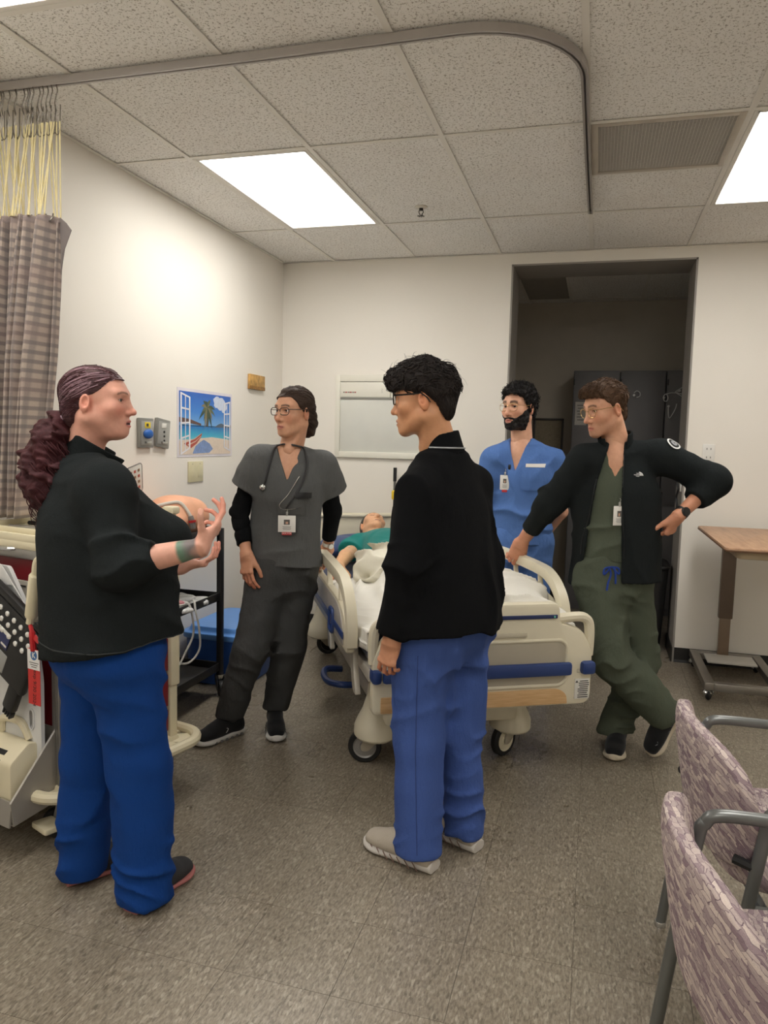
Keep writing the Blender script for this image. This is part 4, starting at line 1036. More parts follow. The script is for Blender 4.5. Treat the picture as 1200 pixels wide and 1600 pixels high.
v.disp(lambda P: -.015*folds(P, Cg.R*.8+UP*.25, 6, 4)*near(P, Cg.J['pelvis']+UP*.2, .4)+-.014*folds(P, UP+Cg.F*.3, 11, 6)*near(P, Cg.J['elL'], .12)-.006*folds(P, UP, 14, 9)*near(P, Cg.J['wrL']+UP*.05, .1)+.004*sn(P, 15, 3)+.0012*sn(P, 45, 7))
jC = Cg.add('jacket', v, M_TEAM, 1); collar(Cg, .066, .073, .066, .5, M_TEAM, parent=jC, shift=-.004, drop=.012, tilt=.05)
# piping seen on the back of the collar
b = MB(); n0 = Cg.J['neck']+(0, 0, .006)
b.tube([Vector(n0+Cg.R*.0735*math.cos(t)-Cg.F*.077*math.sin(t)-Cg.F*.004) for t in np.linspace(.1, PI-.1, 24)], .0028, 7); b.obj('collar_piping', mat('silver_piping', (170, 172, 175), .35, .3), jC)
v = Cg.trousers([(W3(1.848, -2.835, .90), .165, .135), (W3(1.848, -2.835, .80), .175, .145), (W3(1.848, -2.832, .71), .135, .11)], {'L': (.10, .083, .08), 'R': (.096, .077, .075)}, {'L': .052, 'R': .045}, fold=.017, seed=6)
tC = Cg.add('trousers', v, M_SLATE_BLUE, 1)
bvC = bvh_of(tC); sd_ = -Cg.R*.75-Cg.F*.66; pth = []
for t_ in np.linspace(0, 1, 30):
    q_ = (Cg.J['hipL']*(1-2*t_)+Cg.J['knL']*2*t_ if t_ < .5 else Cg.J['knL']*(2-2*t_)+Cg.J['anL']*(2*t_-1))+(0, 0, -.01); h_ = bvC.ray_cast(Vector(q_+sd_*.3), Vector(-sd_), .5)
    if h_[0] is not None: pth.append(h_[0]+h_[1]*.0005)
MB().tube(pth, .0016, 6).obj('side_seam', mat('slate_blue_seam', (52, 72, 128), .9), tC)
M_BEIGE = cloth('beige_knit_sneaker', (186, 176, 160), 500, .9, .12); M_WSOLE = mat('off_white_foam_sole', (206, 200, 192), .6, bump=.05)
for a, d_ in (('L', (-.93, .36)), ('R', (-.9, .45))):
    so_, Ms, up_, sl_ = Cg.shoe_at(a, d_, M_BEIGE, M_WSOLE, L=.295, back=.07, w=1.06, hi=.07, st=1.4); laces(Ms, so_, mat('grey_lace', (150, 142, 130), .8))
    b = MB()
    for s_ in (-1, 1):
        for k in range(7): b.tube([(s_*(.0435+.008*math.sin(k/6*3)), .01+k*.03, .008), (s_*(.0445+.009*math.sin((k+.5)/6*3)), .03+k*.03, .036)], .0018, 5, M=Ms)
    tag(b.obj('sole_groove', mat('sole_groove_brown', (130, 104, 92), .7), sl_), kind='stuff')
    text('side_text', 'HOKA', .022, mat('shoe_dark_print', (52, 50, 52), .6), so_, Ms @ frame((-.0455, .06, .053), (0, -1, 0), (.25, 0, 1), (-1, 0, .25)), .001, bold=.0008)
M_HBLK = hair_mat('black_brown_hair', (34, 28, 26), .6)
hv = Vol((-.115, -.17, -.12), (.115, .14, .18), .003)
hv.ell((0, -.012, .047), (.082, .106, .088), k=0); hv.ell((0, -.068, -.022), (.052, .040, .055), k=.03); hv.ell((0, .02, .080), (.078, .096, .058), k=.035); hv.ell((0, .085, .06), (.06, .035, .03), k=.03)
field(hv, hairline([(-.15, -.08), (-.07, -.068), (-.03, -.052), (-.005, -.040), (.012, -.03), (.024, .016), (.034, .04), (.042, .085), (.05, .2)], -.075), .008)
hv.disp(lambda P: (.0042*np.sin(260*P[0]+110*P[1]+90*P[2]+4*sn(P, 36, 2))+.005*sn(P, 55, 4)+.003*sn(P, 120, 6))*np.clip((P[2]+.02)/.06, .12, 1)+.0065*np.clip((.045-P[2])/.09, 0, 1))
hC = Cg.addh('hair', hv, M_HBLK, label='thick tousled black hair, tapered at the nape')
locks(Cg, hC, 620, lambda l: l[:, 2] > .035, lambda l, rs: (rs.uniform(-.7, .7), rs.uniform(-.3, 1.2) if l[1] > -.03 else rs.uniform(-1, .4), rs.uniform(-.7, .3)), .038, .0027, M_HBLK, 'tousled_locks', .22, .004, 8)
locks(Cg, hC, 260, lambda l: (l[:, 2] < .04) & (l[:, 1] < 0), lambda l, rs: (rs.uniform(-.2, .2), -.4, -1), .03, .0012, M_HBLK, 'short_back_hair', .02, .001, 9)
locks(Cg, hC, 40, lambda l: l[:, 2] > .08, lambda l, rs: (rs.uniform(-1, 1), rs.uniform(-1, 1), .3), .05, .0009, M_HBLK, 'flyaway_hairs', .6, .005, 10)
glasses(Cg, M_BLACKMETAL, 'rect', .052, .036, z=.012, rimr=.0026, label='dark blue plastic rimmed glasses')

# ---------------------------------------------------------------- B: woman in charcoal scrubs leaning on the bed rail
Bg = Fig((.75, -2.1, 0), dict(head=(0.944, -2.023, 1.572), neck=(0.916, -1.999, 1.396), shR=(0.792, -2.06, 1.352), shL=(1.058, -1.925, 1.330), elR=(0.690, -2.076, 1.095), wrR=(0.774, -2.165, 0.901), elL=(1.069, -1.801, 1.096), wrL=(1.022, -1.735, 0.892), pelvis=(0.887, -2.008, 0.847), hipR=(0.827, -2.05, 0.78), hipL=(0.938, -1.95, 0.78), knR=(0.795, -2.16, 0.449), anR=(0.681, -2.150, 0.115), knL=(0.929, -2.0, 0.435), anL=(0.848, -1.985, 0.125)), (.3, -.95))
Bg.skin_h = (206, 152, 122)
Bg.head(dict(skin=(208, 158, 128), brow=(62, 44, 36), lip=(178, 108, 100), w=.96, blush=.45, jaw=.92, nose=1.0, scale=.98), (-.36, -.90, -.02), eye=(62, 42, 30), gaze=(.25, 0))
secB = [(W3(.897, -2.008, .845), .183, .135), (W3(.897, -2.005, .95), .176, .128), (W3(.902, -2.003, 1.08), .170, .125), (W3(.908, -2.005, 1.18), .172, .135), (W3(.914, -2.0, 1.29), .165, .112), (W3(.916, -1.999, 1.352), .105, .082), (W3(.916, -1.999, 1.385), .075, .07)]
def chestB(v): v.ell(Bg.J['neck']+Bg.F*.028+(0, 0, -.085), (.068, .055, .075), k=.05)
Bg.body([(p, a-.02, b-.018) for p, a, b in secB], arm=(.04, .034, .028), leg=(.07, .05, .038), neck_r=.05, h=.0105, chest=chestB)
Bg.hand('R', -UP*.95+Bg.F*.25+Bg.R*-.05, Bg.F*.75+Bg.R*.55, [(14, 24, 16), (18, 28, 18), (22, 30, 18), (26, 32, 18)], thumb=(20, 20, 15), fr=(.026, .038), thumb_dir=(.5, .85, -.4), sc=.95)
Bg.hand('L', W3(-.25, -.25, -.62), W3(.55, -.35, .75), [(28, 46, 24), (34, 50, 26), (38, 52, 26), (40, 54, 28)], thumb=(30, 20, 20), fr=(.026, .037), thumb_dir=(.6, .8, -.4), sc=.95)
pB = Bg.finish('woman in charcoal scrubs, glasses and stethoscope, one hand on the bed rail', 'skin_olive')
def short(f, a, t, r): return f.J['sh'+a]*(1-t)+f.J['el'+a]*t
ch = {a: [(Bg.J['sh'+a], .066), (short(Bg, a, .25, 0), .073), (short(Bg, a, .56, 0)+(-Bg.R if a == 'L' else Bg.R)*.012, .083)] for a in 'RL'}
v = Bg.top(secB, ch, sh=(.056, .062), h=.006); Bg.neck_hole(v, .052, dn=.015); vneck(Bg, v, Bg.J['neck'][2]-.145, .36, .02)
v.disp(lambda P: -.013*folds(P, UP+Bg.R*.4, 8, 2)*near(P, Bg.J['pelvis']+UP*.14, .24)-.011*folds(P, Bg.R+UP*.5, 8, 7)*near(P, Bg.J['shR']-UP*.1, .12)-.011*folds(P, Bg.R-UP*.5, 8, 9)*near(P, Bg.J['shL']-UP*.1, .12)+.003*sn(P, 18, 3)+.0012*sn(P, 45, 5))
topB = Bg.add('scrub_top', v, M_CHARC, 1)
bv = bvh_of(topB)
P = conform(bv, Vector(W3(.985, -2.15, 1.165)-Bg.root), Vector(-Bg.R), UP, .125, .13, 8, 8, .0035); MB().grid(P, thick=-.002).obj('chest_pocket', M_CHARC, topB)
for a in 'RL':
    v = Vol(*bounds([Bg.J['sh'+a], Bg.J['el'+a], Bg.J['wr'+a]], .1), .005)
    cuff = Bg.J['el'+a]*.25+Bg.J['wr'+a]*.75
    v.cone(Bg.J['sh'+a], Bg.J['el'+a], .054, .045, k=.02).cone(Bg.J['el'+a], Bg.J['wr'+a], .045, .034, k=.02); cutbox(v, cuff, Bg.J['wr'+a]-Bg.J['el'+a], .07, .06)
    v.disp(lambda P: .004*folds(P, UP, 14, 3)+.002*sn(P, 30, 2)); Bg.add('sleeve', v, M_TEAM, 1, label='black undershirt sleeve')
v = Bg.trousers([(W3(.890, -2.005, .93), .155, .12), (W3(.887, -2.005, .86), .168, .128), (W3(.884, -2.005, .74), .13, .10)], {'R': (.099, .086, .064), 'L': (.096, .08, .062)}, {'R': .10, 'L': .11}, fold=.015, seed=9)
for a in 'RL': v.cone(Bg.J['an'+a]+(0, 0, .012), Bg.J['an'+a]+(0, 0, -.002), .052, .05, k=.006)
tB = Bg.add('trousers', v, M_CHARC2, 1)
M_BSNK = cloth('black_mesh_sneaker', (26, 27, 29), 500, .85, .2); M_WHITE = mat('white_foam_sole', (222, 220, 216), .55)
for a, d_ in (('R', (-.42, -.9)), ('L', (.45, -.9))):
    so_, Ms, up_, sl_ = Bg.shoe_at(a, d_, M_BSNK, M_WHITE, L=.272, back=.075, w=.95, hi=.085, st=1.45); laces(Ms, so_, mat('black_lace', (16, 16, 17), .8))
    b = MB()
    for s_ in (-1, 1):
        for k in range(7): b.box((s_*(.043+.008*math.sin(k/6*3)), .0+k*.031, .013), (.006, .014, .013), .003, M=Ms)
    tag(b.obj('sole_gap_shade', mat('sole_gap_shadow_grey', (120, 118, 116), .7), sl_), kind='stuff')  # grey blocks paint the shade of the gaps along the white sole
    for s_ in (-1, 1): MB().tube([(s_*.0405, .085, .05), (s_*.0405, .092, .058), (s_*.04, .088, .066), (s_*.041, .08, .06), (s_*.041, .085, .05), (s_*.0415, .093, .044)], .0022, 6, M=Ms).obj('side_mark', M_WHITE, so_)
M_HBRN = hair_mat('dark_brown_hair', (58, 43, 34), .6)
hv = Vol((-.115, -.19, -.13), (.115, .12, .165), .0028)
hv.ell((0, -.014, .045), (.082, .105, .0875), k=0); hv.ell((0, -.085, -.03), (.062, .05, .06), k=.04); hv.ell((0, -.1, -.07), (.04, .035, .05), k=.03)
field(hv, hairline([(-.15, -.065), (-.09, -.055), (-.04, -.034), (-.008, -.026), (.01, .008), (.03, .03), (.055, .047), (.075, .062), (.088, .2)], -.115))
hv.disp(lambda P: .0026*np.sin(90*P[2]+60*P[1]+40*np.abs(P[0])+6*sn(P, 28, 2))+.0018*sn(P, 80, 3))
hB = Bg.addh('hair', hv, M_HBRN, label='dark brown hair pulled back behind the ears')
locks(Bg, hB, 300, lambda l: l[:, 2] > -.05, lambda l, rs: (-l[0]*2, -1, -.5-.8*max(0, -l[1]*4)), .06, .0014, M_HBRN, 'combed_strands', .0, .0015, 3)
glasses(Bg, mat('brown_half_rim', (58, 44, 40), .3), 'rect', .053, .034, z=.008, rimr=.0019, label='thin brown rimmed glasses')
# stethoscope around the neck
bvB = bvh_of(topB, Bg.o)
def drape(f, bv, pts, off=.006):
    out = []
    for p in smooth_path([Vector(q) for q in pts], 6):
        hit = bv.ray_cast(p+Vector(f.F)*.3, -Vector(f.F), .6)
        h2 = bv.find_nearest(p); q = hit[0] if hit[0] is not None and (hit[0]-p).length < .12 else h2[0]
        n_ = (hit[1] if hit[0] is not None and (hit[0]-p).length < .12 else h2[1]); out.append(q+n_*off)
    return smooth_path(out[::2]+[out[-1]], 3)
nb = Bg.J['neck']; Ft, Rt = Bg.F, Bg.R
M_TUBE = mat('dark_grey_rubber_tube', (38, 38, 40), .4)
b = MB()
b.tube(drape(Bg, bvB, [nb-Ft*.05+UP*.03, nb+Rt*.062+UP*.012, nb+Rt*.085+Ft*.07-UP*.06, nb+Rt*.098+Ft*.1-UP*.13, nb+Rt*.108+Ft*.1-UP*.17]), .0048, 8)
b.tube(drape(Bg, bvB, [nb-Ft*.05+UP*.03, nb-Rt*.065+UP*.01, nb-Rt*.085+Ft*.08-UP*.08, nb-Rt*.06+Ft*.1-UP*.17, nb-Rt*.02+Ft*.1-UP*.235, nb-Rt*.0+Ft*.1-UP*.265]), .0046, 8)
st = b.obj('stethoscope', M_TUBE, Bg.o)
b = MB(); b.tube(drape(Bg, bvB, [nb-Rt*.055+Ft*.1-UP*.12, nb-Rt*.01+Ft*.1-UP*.2, nb+Rt*.03+Ft*.1-UP*.25, nb+Rt*.012+Ft*.1-UP*.272, nb-Rt*.06+Ft*.1-UP*.262]), .0022, 7); b.obj('binaural_tube', M_STEEL, st)
q = drape(Bg, bvB, [nb+Rt*.105+Ft*.1-UP*.155, nb+Rt*.108+Ft*.1-UP*.175], .012)[-1]
MB().lathe([(0, 0), (.012, 0), (.015, .004), (.012, .009), (.006, .012), (0, .012)], 18, M=frame(q-Vector(Ft)*.004, Rt, UP, Ft)).obj('chest_piece', M_STEEL, st)
P = conform(bv, Vector(nb-Rt*.075+Ft*.1-UP*.205), Vector(-Rt), UP, .07, .026, 5, 3, .010); MB().grid(P, thick=-.008).obj('pocket_pen_case', mat('black_leather_case', (22, 22, 24), .4), topB)
q = conform(bv, Vector(nb-Rt*.06+Ft*.1-UP*.205), Vector(-Rt), UP, .01, .01, 1, 1, .012)[0][0]
MB().box((0, 0, 0), (.024, .006, .001), M=frame(q, -Rt, UP, np.cross(-Rt, UP))).obj('case_print', mat('silver_print', (190, 188, 184), .4), topB)
q = conform(bv, Vector(nb-Rt*.008+Ft*.1-UP*.335), Vector(-Rt), UP, .01, .01, 1, 1, .012)[0][0]
badge(Bg, q, -Rt, UP-Ft*-.0, .082, .078, text_='DOCTOR')
MB().tube(drape(Bg, bvB, [nb+Ft*.1-UP*.25, nb+Ft*.1-Rt*.006-UP*.29], .006), .0015, 6).obj('badge_cord', M_STEEL, Bg.o)
def watch(f, a, face=(235, 235, 232), strap=(230, 228, 224), t=.12, r=.030, dirn=None, size=.017):
    w_, e_ = f.J['wr'+a], f.J['el'+a]; ax = nrm(e_-w_); c = w_+ax*.028*1.0; x = nrm(np.cross(ax, dirn)); y = np.cross(x, ax)*1.0; y = nrm(np.array(dirn)-ax*(np.array(dirn)@ax)); x = np.cross(y, ax)
    ring = [Vector(c+x*math.cos(k)*r+y*math.sin(k)*r*.86) for k in np.linspace(0, 2*PI, 28, endpoint=False)]
    b = MB(); b.sweep(ring+[ring[0], ring[1]], [(-.009, -.0018), (.009, -.0018), (.009, .0018), (-.009, .0018)], Vector(ax)); o = b.obj('watch', mat('watch_strap_%d' % face[0], strap, .5), f.o)
    M = frame(c+y*(r*.86+.003), x, ax, y); MB().lathe([(0, -.004), (size, -.004), (size, .004), (size*.85, .006), (0, .006)], 22, M=M).obj('watch_case', M_STEEL if face[0] > 100 else M_BLACKMETAL, o)
    MB().lathe([(0, .0058), (size*.8, .0058), (size*.8, .0066), (0, .0066)], 22, M=M).obj('dial', mat('watch_dial_%d' % face[0], face, .2), o)
watch(Bg, 'L', dirn=W3(.6, -.6, .4), r=.029)

# ---------------------------------------------------------------- D: bearded man in light blue scrubs in front of the opening
Dg = Fig((1.922, -.85, 0), dict(head=(1.884, -0.865, 1.660), neck=(1.908, -0.832, 1.468), shR=(1.747, -0.890, 1.360), shL=(2.090, -0.800, 1.360), elR=(1.697, -0.820, 1.050), elL=(2.147, -0.690, 1.050), wrR=(1.822, -0.670, 0.850), wrL=(2.022, -0.620, 0.860), pelvis=(1.927, -0.845, 0.920), hipR=(1.842, -0.865, 0.860), hipL=(2.012, -0.820, 0.860), knR=(1.842, -0.890, 0.470), knL=(2.022, -0.840, 0.470), anR=(1.822, -0.850, 0.080), anL=(2.042, -0.800, 0.080)), (-.22, -.975))
Dg.skin_h = (214, 164, 134)
Dg.head(dict(skin=(218, 168, 140), brow=(30, 22, 20), brow_w=1.5, lip=(188, 112, 104), w=.98, blush=.3, jaw=1.05, nose=1.1, scale=1.07), (-.52, -.88, -.03), eye=(50, 32, 24), gaze=(-.1, 0))
secD = [(W3(1.922, -0.845, 0.860), .185, .135), (W3(1.922, -0.845, 0.980), .182, .132), (W3(1.919, -0.840, 1.120), .188, .135), (W3(1.915, -0.837, 1.260), .195, .13), (W3(1.912, -0.833, 1.360), .15, .10), (W3(1.910, -0.832, 1.438), .085, .078)]
def chestD(v): v.ell(Dg.J['neck']+Dg.F*.028+(0, 0, -.085), (.068, .055, .075), k=.05)
Dg.body([(p, a-.02, b-.018) for p, a, b in secD], arm=(.046, .04, .032), leg=(.075, .055, .042), neck_r=.056, chest=chestD)
for a in 'RL': Dg.hand(a, -UP*.6+(-Dg.R if a == 'R' else Dg.R)*.4, -Dg.F, [(20, 30, 20)]*4, fr=(.028, .04))
pD = Dg.finish('bearded man with curly black hair in light blue scrubs by the opening', 'skin_light')
ch = {a: [(Dg.J['sh'+a], .07), (short(Dg, a, .3, 0), .078), (short(Dg, a, .75, 0)+(Dg.R if a == 'R' else -Dg.R)*.01, .084)] for a in 'RL'}
v = Dg.top(secD, ch, sh=(.06, .066)); Dg.neck_hole(v, .06, dn=.012); vneck(Dg, v, Dg.J['neck'][2]-.175, .34, .02)
v.disp(lambda P: -.013*folds(P, UP+Dg.R*.3, 8, 3)*near(P, Dg.J['pelvis']+UP*.12, .24)-.012*folds(P, Dg.R+UP*.4, 8, 8)*near(P, Dg.J['shL']-UP*.12, .18)-.012*folds(P, Dg.R-UP*.4, 8, 12)*near(P, Dg.J['shR']-UP*.12, .18)+.003*sn(P, 17, 3)+.0014*sn(P, 42, 6))
topD = Dg.add('scrub_top', v, M_CEIL_BLUE, 1); bv = bvh_of(topD); nb = Dg.J['neck']; Ft, Rt = Dg.F, Dg.R
P = conform(bv, Vector(nb-Rt*.115+Ft*.1-UP*.21), Vector(-Rt), UP, .13, .14, 8, 8, .004); MB().grid(P, thick=-.0025).obj('chest_pocket', M_CEIL_BLUE, topD)
P = conform(bv, Vector(nb-Rt*.115+Ft*.1-UP*.137), Vector(-Rt), UP, .10, .02, 5, 2, .005); MB().grid(P, thick=-.004).obj('pocket_paper', mat('folded_white_paper', (225, 220, 212), .7), topD)
v = Dg.trousers([(W3(1.927, -0.845, 0.950), .165, .125), (W3(1.927, -0.843, 0.880), .175, .13), (W3(1.927, -0.842, 0.800), .14, .11)], (.10, .09, .085), .04, fold=.012, seed=12)
Dg.add('trousers', v, M_CEIL_BLUE, 1)
for a, d_ in (('R', (-.35, -.93)), ('L', (-.05, -1))): Dg.shoe_at(a, d_, M_BSNK, M_WHITE)
# neckline binding
M_HCURL = hair_mat('black_curly_hair', (24, 21, 21), .5)
hv = Vol((-.12, -.16, -.1), (.12, .13, .175), .0028)
hv.ell((0, -.014, .048), (.085, .108, .088), k=0); hv.ell((0, -.065, -.025), (.058, .045, .05), k=.03); hv.ell((0, .0, .085), (.078, .092, .058), k=.03)
field(hv, hairline([(-.15, -.07), (-.08, -.058), (-.03, -.04), (0, -.03), (.006, .012), (.03, .028), (.05, .04), (.068, .06), (.080, .075), (.09, .2)], -.075), .006)
hv.disp(lambda P: .0075*np.abs(sn(P, 95, 3))+.004*sn(P, 160, 8)-.003)
hD = Dg.addh('hair', hv, M_HCURL, label='short curly black hair')
locks(Dg, hD, 520, lambda l: l[:, 2] > -.03, lambda l, rs: rs.normal(size=3), .026, .0026, M_HCURL, 'ringlets', .55, .008, 5)
def beard(f, m, th=.007, sc=1.0):
    """short full beard: a layer over jaw, chin and upper lip"""
    bv_ = Vol((-.1, -.15, -.2), (.1, .14, .15), f.hp['h']); bv_.D = f.hv.D-th
    def g(P):
        x, y, z = P; ax = np.abs(x)
        top = np.where(y < .045, .005-(y)*.45, -.015-(y-.045)*1.15)         # upper edge falls from the sideburn to the mouth corner
        w1 = np.clip((ax-.028)/.012, 0, 1); top = top*w1+(-.0475-.08*ax)*(1-w1)   # moustache under the nose
        mouth = (1-np.sqrt((x/.0245)**2+((z+.0675)/.0125)**2))*.012
        return np.maximum(np.maximum(np.maximum(z-top, np.where(y > .05, mouth, -1)), .002-y), -.118-z)
    field(bv_, g, .003, .02); bv_.disp(lambda P: .0016*sn(P, 220, 3)+.001*sn(P, 420, 5), .01)
    return f.addh('beard', bv_, m)
beard(Dg, M_HCURL, .0038)
glasses(Dg, M_GOLD, 'rect', .050, .040, z=.006, rimr=.0011, label='thin gold wire glasses')
q = conform(bv, Vector(nb+Rt*.045+Ft*.1-UP*.235), Vector(-Rt), UP, .01, .01, 1, 1, .012)[0][0]
badge(Dg, q, -Rt+Ft*-.15, UP, .056, .086)
MB().box((0, 0, 0), (.014, .03, .01), .003, M=frame(Vector(nb+Rt*.03+Ft*.122-UP*.15), -Rt, UP, Ft)).obj('badge_reel', M_BLACKMETAL, Dg.o)

# ---------------------------------------------------------------- E: man in olive scrubs and open black jacket, legs crossed
Eg = Fig((2.55, -1.69, 0), dict(head=(2.365, -1.727, 1.619), neck=(2.428, -1.690, 1.448), shR=(2.283, -1.735, 1.385), shL=(2.625, -1.65, 1.41), elR=(2.126, -1.691, 1.163), wrR=(1.99, -1.55, 0.955), elL=(2.868, -1.60, 1.305), wrL=(2.705, -1.73, 1.145), pelvis=(2.440, -1.675, 0.90), hipR=(2.365, -1.725, 0.83), hipL=(2.52, -1.655, 0.83), knR=(2.454, -1.806, 0.470), anR=(2.675, -1.75, 0.245), knL=(2.590, -1.60, 0.43), anL=(2.50, -1.65, 0.10)), (-.06, -1))
Eg.skin_h = (212, 152, 122)
Eg.head(dict(skin=(216, 164, 134), brow=(92, 64, 48), lip=(190, 118, 104), w=.98, blush=.4, jaw=1.02, nose=1.15, chin=.004, stubble=((150, 112, 92), .3), scale=1.01), (-.86, -.62, -.26), eye=(80, 64, 50))
secE = [(W3(2.44, -1.675, .925), .175, .13), (W3(2.44, -1.675, 1.0), .178, .132), (W3(2.44, -1.68, 1.12), .182, .132), (W3(2.438, -1.685, 1.25), .18, .125), (W3(2.435, -1.688, 1.35), .13, .095), (W3(2.432, -1.688, 1.405), .08, .072)]
def chestE(v): v.ell(Eg.J['neck']+Eg.F*.028+(0, 0, -.085), (.068, .055, .075), k=.05)
Eg.body([(p, a-.02, b-.018) for p, a, b in secE], arm=(.046, .04, .032), leg=(.075, .055, .042), neck_r=.055, chest=chestE)
Eg.hand('R', W3(-.32, .28, -.85), W3(.30, -.75, .35), [(22, 40, 22), (26, 42, 24), (30, 44, 24), (34, 46, 26)], thumb=(25, 20, 20), fr=(.028, .041), thumb_dir=(.5, .85, -.4))
Eg.hand('L', W3(-.35, .3, -.88), W3(.8, -.55, -.2), [(40, 50, 25), (45, 52, 25), (50, 55, 25), (50, 55, 25)], thumb=(20, 20, 15), fr=(.028, .041))
pE = Eg.finish('man in olive scrubs and open black jacket, legs crossed, hand on hip', 'skin_ruddy')
ch = {a: [(Eg.J['sh'+a], .062), (short(Eg, a, .45, 0), .07)] for a in 'RL'}
v = Eg.top(secE, ch, sh=(.056, .06)); Eg.neck_hole(v, .064, dn=.015); vneck(Eg, v, Eg.J['neck'][2]-.135, .42, .02)
v.disp(lambda P: -.013*folds(P, UP+Eg.R*.6, 8, 5)*near(P, Eg.J['pelvis']+UP*.16, .24)+.003*sn(P, 17, 3)+.0014*sn(P, 42, 6))
topE = Eg.add('scrub_top', v, M_OLIVE, 1)
v = Eg.trousers([(W3(2.44, -1.675, .98), .15, .115), (W3(2.44, -1.678, .90), .162, .125), (W3(2.442, -1.68, .79), .135, .11)], {'R': (.10, .09, .085), 'L': (.098, .085, .08)}, {'R': (Eg.J['anR']+Eg.root+W3(.045, .01, -.045), W3(.72, .15, -.62)), 'L': .07}, fold=.02, seed=15)
tE = Eg.add('trousers', v, M_OLIVE, 1)
# waistband gathers and blue drawstring
bvT = bvh_of(tE, topE); b = MB(); c0 = W3(2.435, -1.675, .905)-Eg.root
def frontpt(p, off=.004):
    hit = bvT.ray_cast(Vector(p)+Vector(Eg.F)*.35, -Vector(Eg.F), .7); return (hit[0]+Vector(Eg.F)*off) if hit[0] is not None else Vector(p)
for pts in ([(.012, .0), (.0, -.03), (.010, -.07), (.014, -.105)], [(-.012, .0), (-.02, -.035), (-.022, -.075)], [(0, 0), (.028, -.008), (.03, -.035), (.006, -.006)], [(0, 0), (-.03, -.004), (-.034, -.03), (-.006, -.004)]):
    b.tube(smooth_path([frontpt(c0+Eg.R*x+UP*z, .006) for x, z in pts], 4), .0048, 7)
b.obj('drawstring', cloth('navy_blue_cord', (34, 62, 140), 800), tE)
# jacket shell, open in front
secJ = [(W3(2.445, -1.665, .80), .215, .165), (W3(2.445, -1.667, .92), .208, .16), (W3(2.443, -1.672, 1.08), .203, .152), (W3(2.438, -1.68, 1.24), .2, .145), (W3(2.435, -1.686, 1.345), .145, .11), (W3(2.432, -1.688, 1.415), .085, .082)]
cuR = Eg.J['elR']*.36+Eg.J['wrR']*.64; cuL = Eg.J['elL']*.45+Eg.J['wrL']*.55
ch = {'R': [(Eg.J['shR'], .075), (Eg.J['elR'], .062), (cuR, .05)], 'L': [(Eg.J['shL'], .078), (Eg.J['elL'], .07), (cuL, .056)]}
v = Eg.top(secJ, ch, sh=(.064, .072)); v.disp(lambda P: -.012*folds(P, Eg.R*.9+UP*.3, 11, 4)*near(P, Eg.J['elL'], .15)-.013*folds(P, UP-Eg.R*.6, 11, 7)*near(P, Eg.J['elR'], .15)-.008*folds(P, Eg.R, 6, 9)*near(P, Eg.J['pelvis']+UP*.1, .3)+.0035*sn(P, 16, 3)+.0012*sn(P, 42, 6))
solid = v.D.copy(); v.D = np.maximum(v.D, -(v.D+.013))
# sleeves stay lined; the trunk is hollow only where the front is open
Eg.neck_hole(v, .054, dn=.03)
cN = Eg.J['neck']
def openf(P):
    a = (P[0]-cN[0])*Eg.R[0]+(P[1]-cN[1])*Eg.R[1]; q = (P[0]-cN[0])*Eg.F[0]+(P[1]-cN[1])*Eg.F[1]; dz = cN[2]-P[2]
    lft = np.interp(dz, [-.1, 0, .15, .35, .55, .75], [.03, .035, .075, .10, .125, .135]); rgt = np.interp(dz, [-.1, 0, .15, .35, .55, .75], [.03, .028, .03, .038, .05, .055])
    return np.minimum(np.minimum(lft-a, a+rgt), q+.02)
field(v, openf, .004)
def hemf(P):      # hem rises to the hip-hand side
    a = (P[0]-cN[0])*Eg.R[0]+(P[1]-cN[1])*Eg.R[1]; return (Eg.J['pelvis'][2]-.085-.05*np.clip(a/.2, -.3, 1)+0*P[2])-P[2]
field(v, hemf, .004)
jE = Eg.add('jacket', v, M_BLACKFLEECE, 1)
collar(Eg, .085, .074, .08, .6, M_BLACKFLEECE, parent=jE, tilt=.12, shift=.004, drop=.02)
bvE = bvh_of(jE)
# half-dome logo with small wordmark on the chest, round patch on the sleeve
lc = Eg.J['neck']-Eg.R*.105+Eg.F*.1-UP*.12
def on_jacket(p): 
    h_ = bvE.ray_cast(Vector(p)+Vector(Eg.F)*.3, -Vector(Eg.F), .6); return (h_[0], h_[1]) if h_[0] is not None else (Vector(p), Vector(Eg.F))
q, n_ = on_jacket(lc); y_ = (Vector(UP)-n_*n_.dot(Vector(UP))).normalized(); x_ = y_.cross(n_); Ml = frame(q+n_*.0018, x_, y_, n_)
b = MB()
for r0, r1 in ((.0145, .0185), (.0085, .0125), (.0, .0065)):
    outer = [(r1*math.cos(a), r1*math.sin(a)) for a in np.linspace(0, PI/2, 12)]; inner = [(r0*math.cos(a), r0*math.sin(a)) for a in np.linspace(PI/2, 0, 12)] if r0 else [(0, 0)]
    b.prism(outer+inner, .001, M=Ml @ Matrix.Translation((-.002, -.004, 0)))
lg = b.obj('chest_logo', mat('white_embroidery', (228, 228, 226), .7), jE, smooth=False)
for k, tx in enumerate(('THE', 'NORTH', 'FACE')): text('logo_text', tx, .0072, mat('white_embroidery', (228, 228, 226), .7), lg, Ml @ Matrix.Translation((-.004, .010-.0065*k-.004, .0005)), .0004, 'RIGHT')
hx = nrm(Eg.J['elL']-Eg.J['shL']); pc = Eg.J['shL']+hx*.055; nn = nrm(UP*.85-Eg.F*-.5); h_ = bvE.ray_cast(Vector(pc+nn*.2), Vector(-nn), .3); q, n_ = (h_[0], h_[1]) if h_[0] is not None else (Vector(pc+nn*.08), Vector(nn))
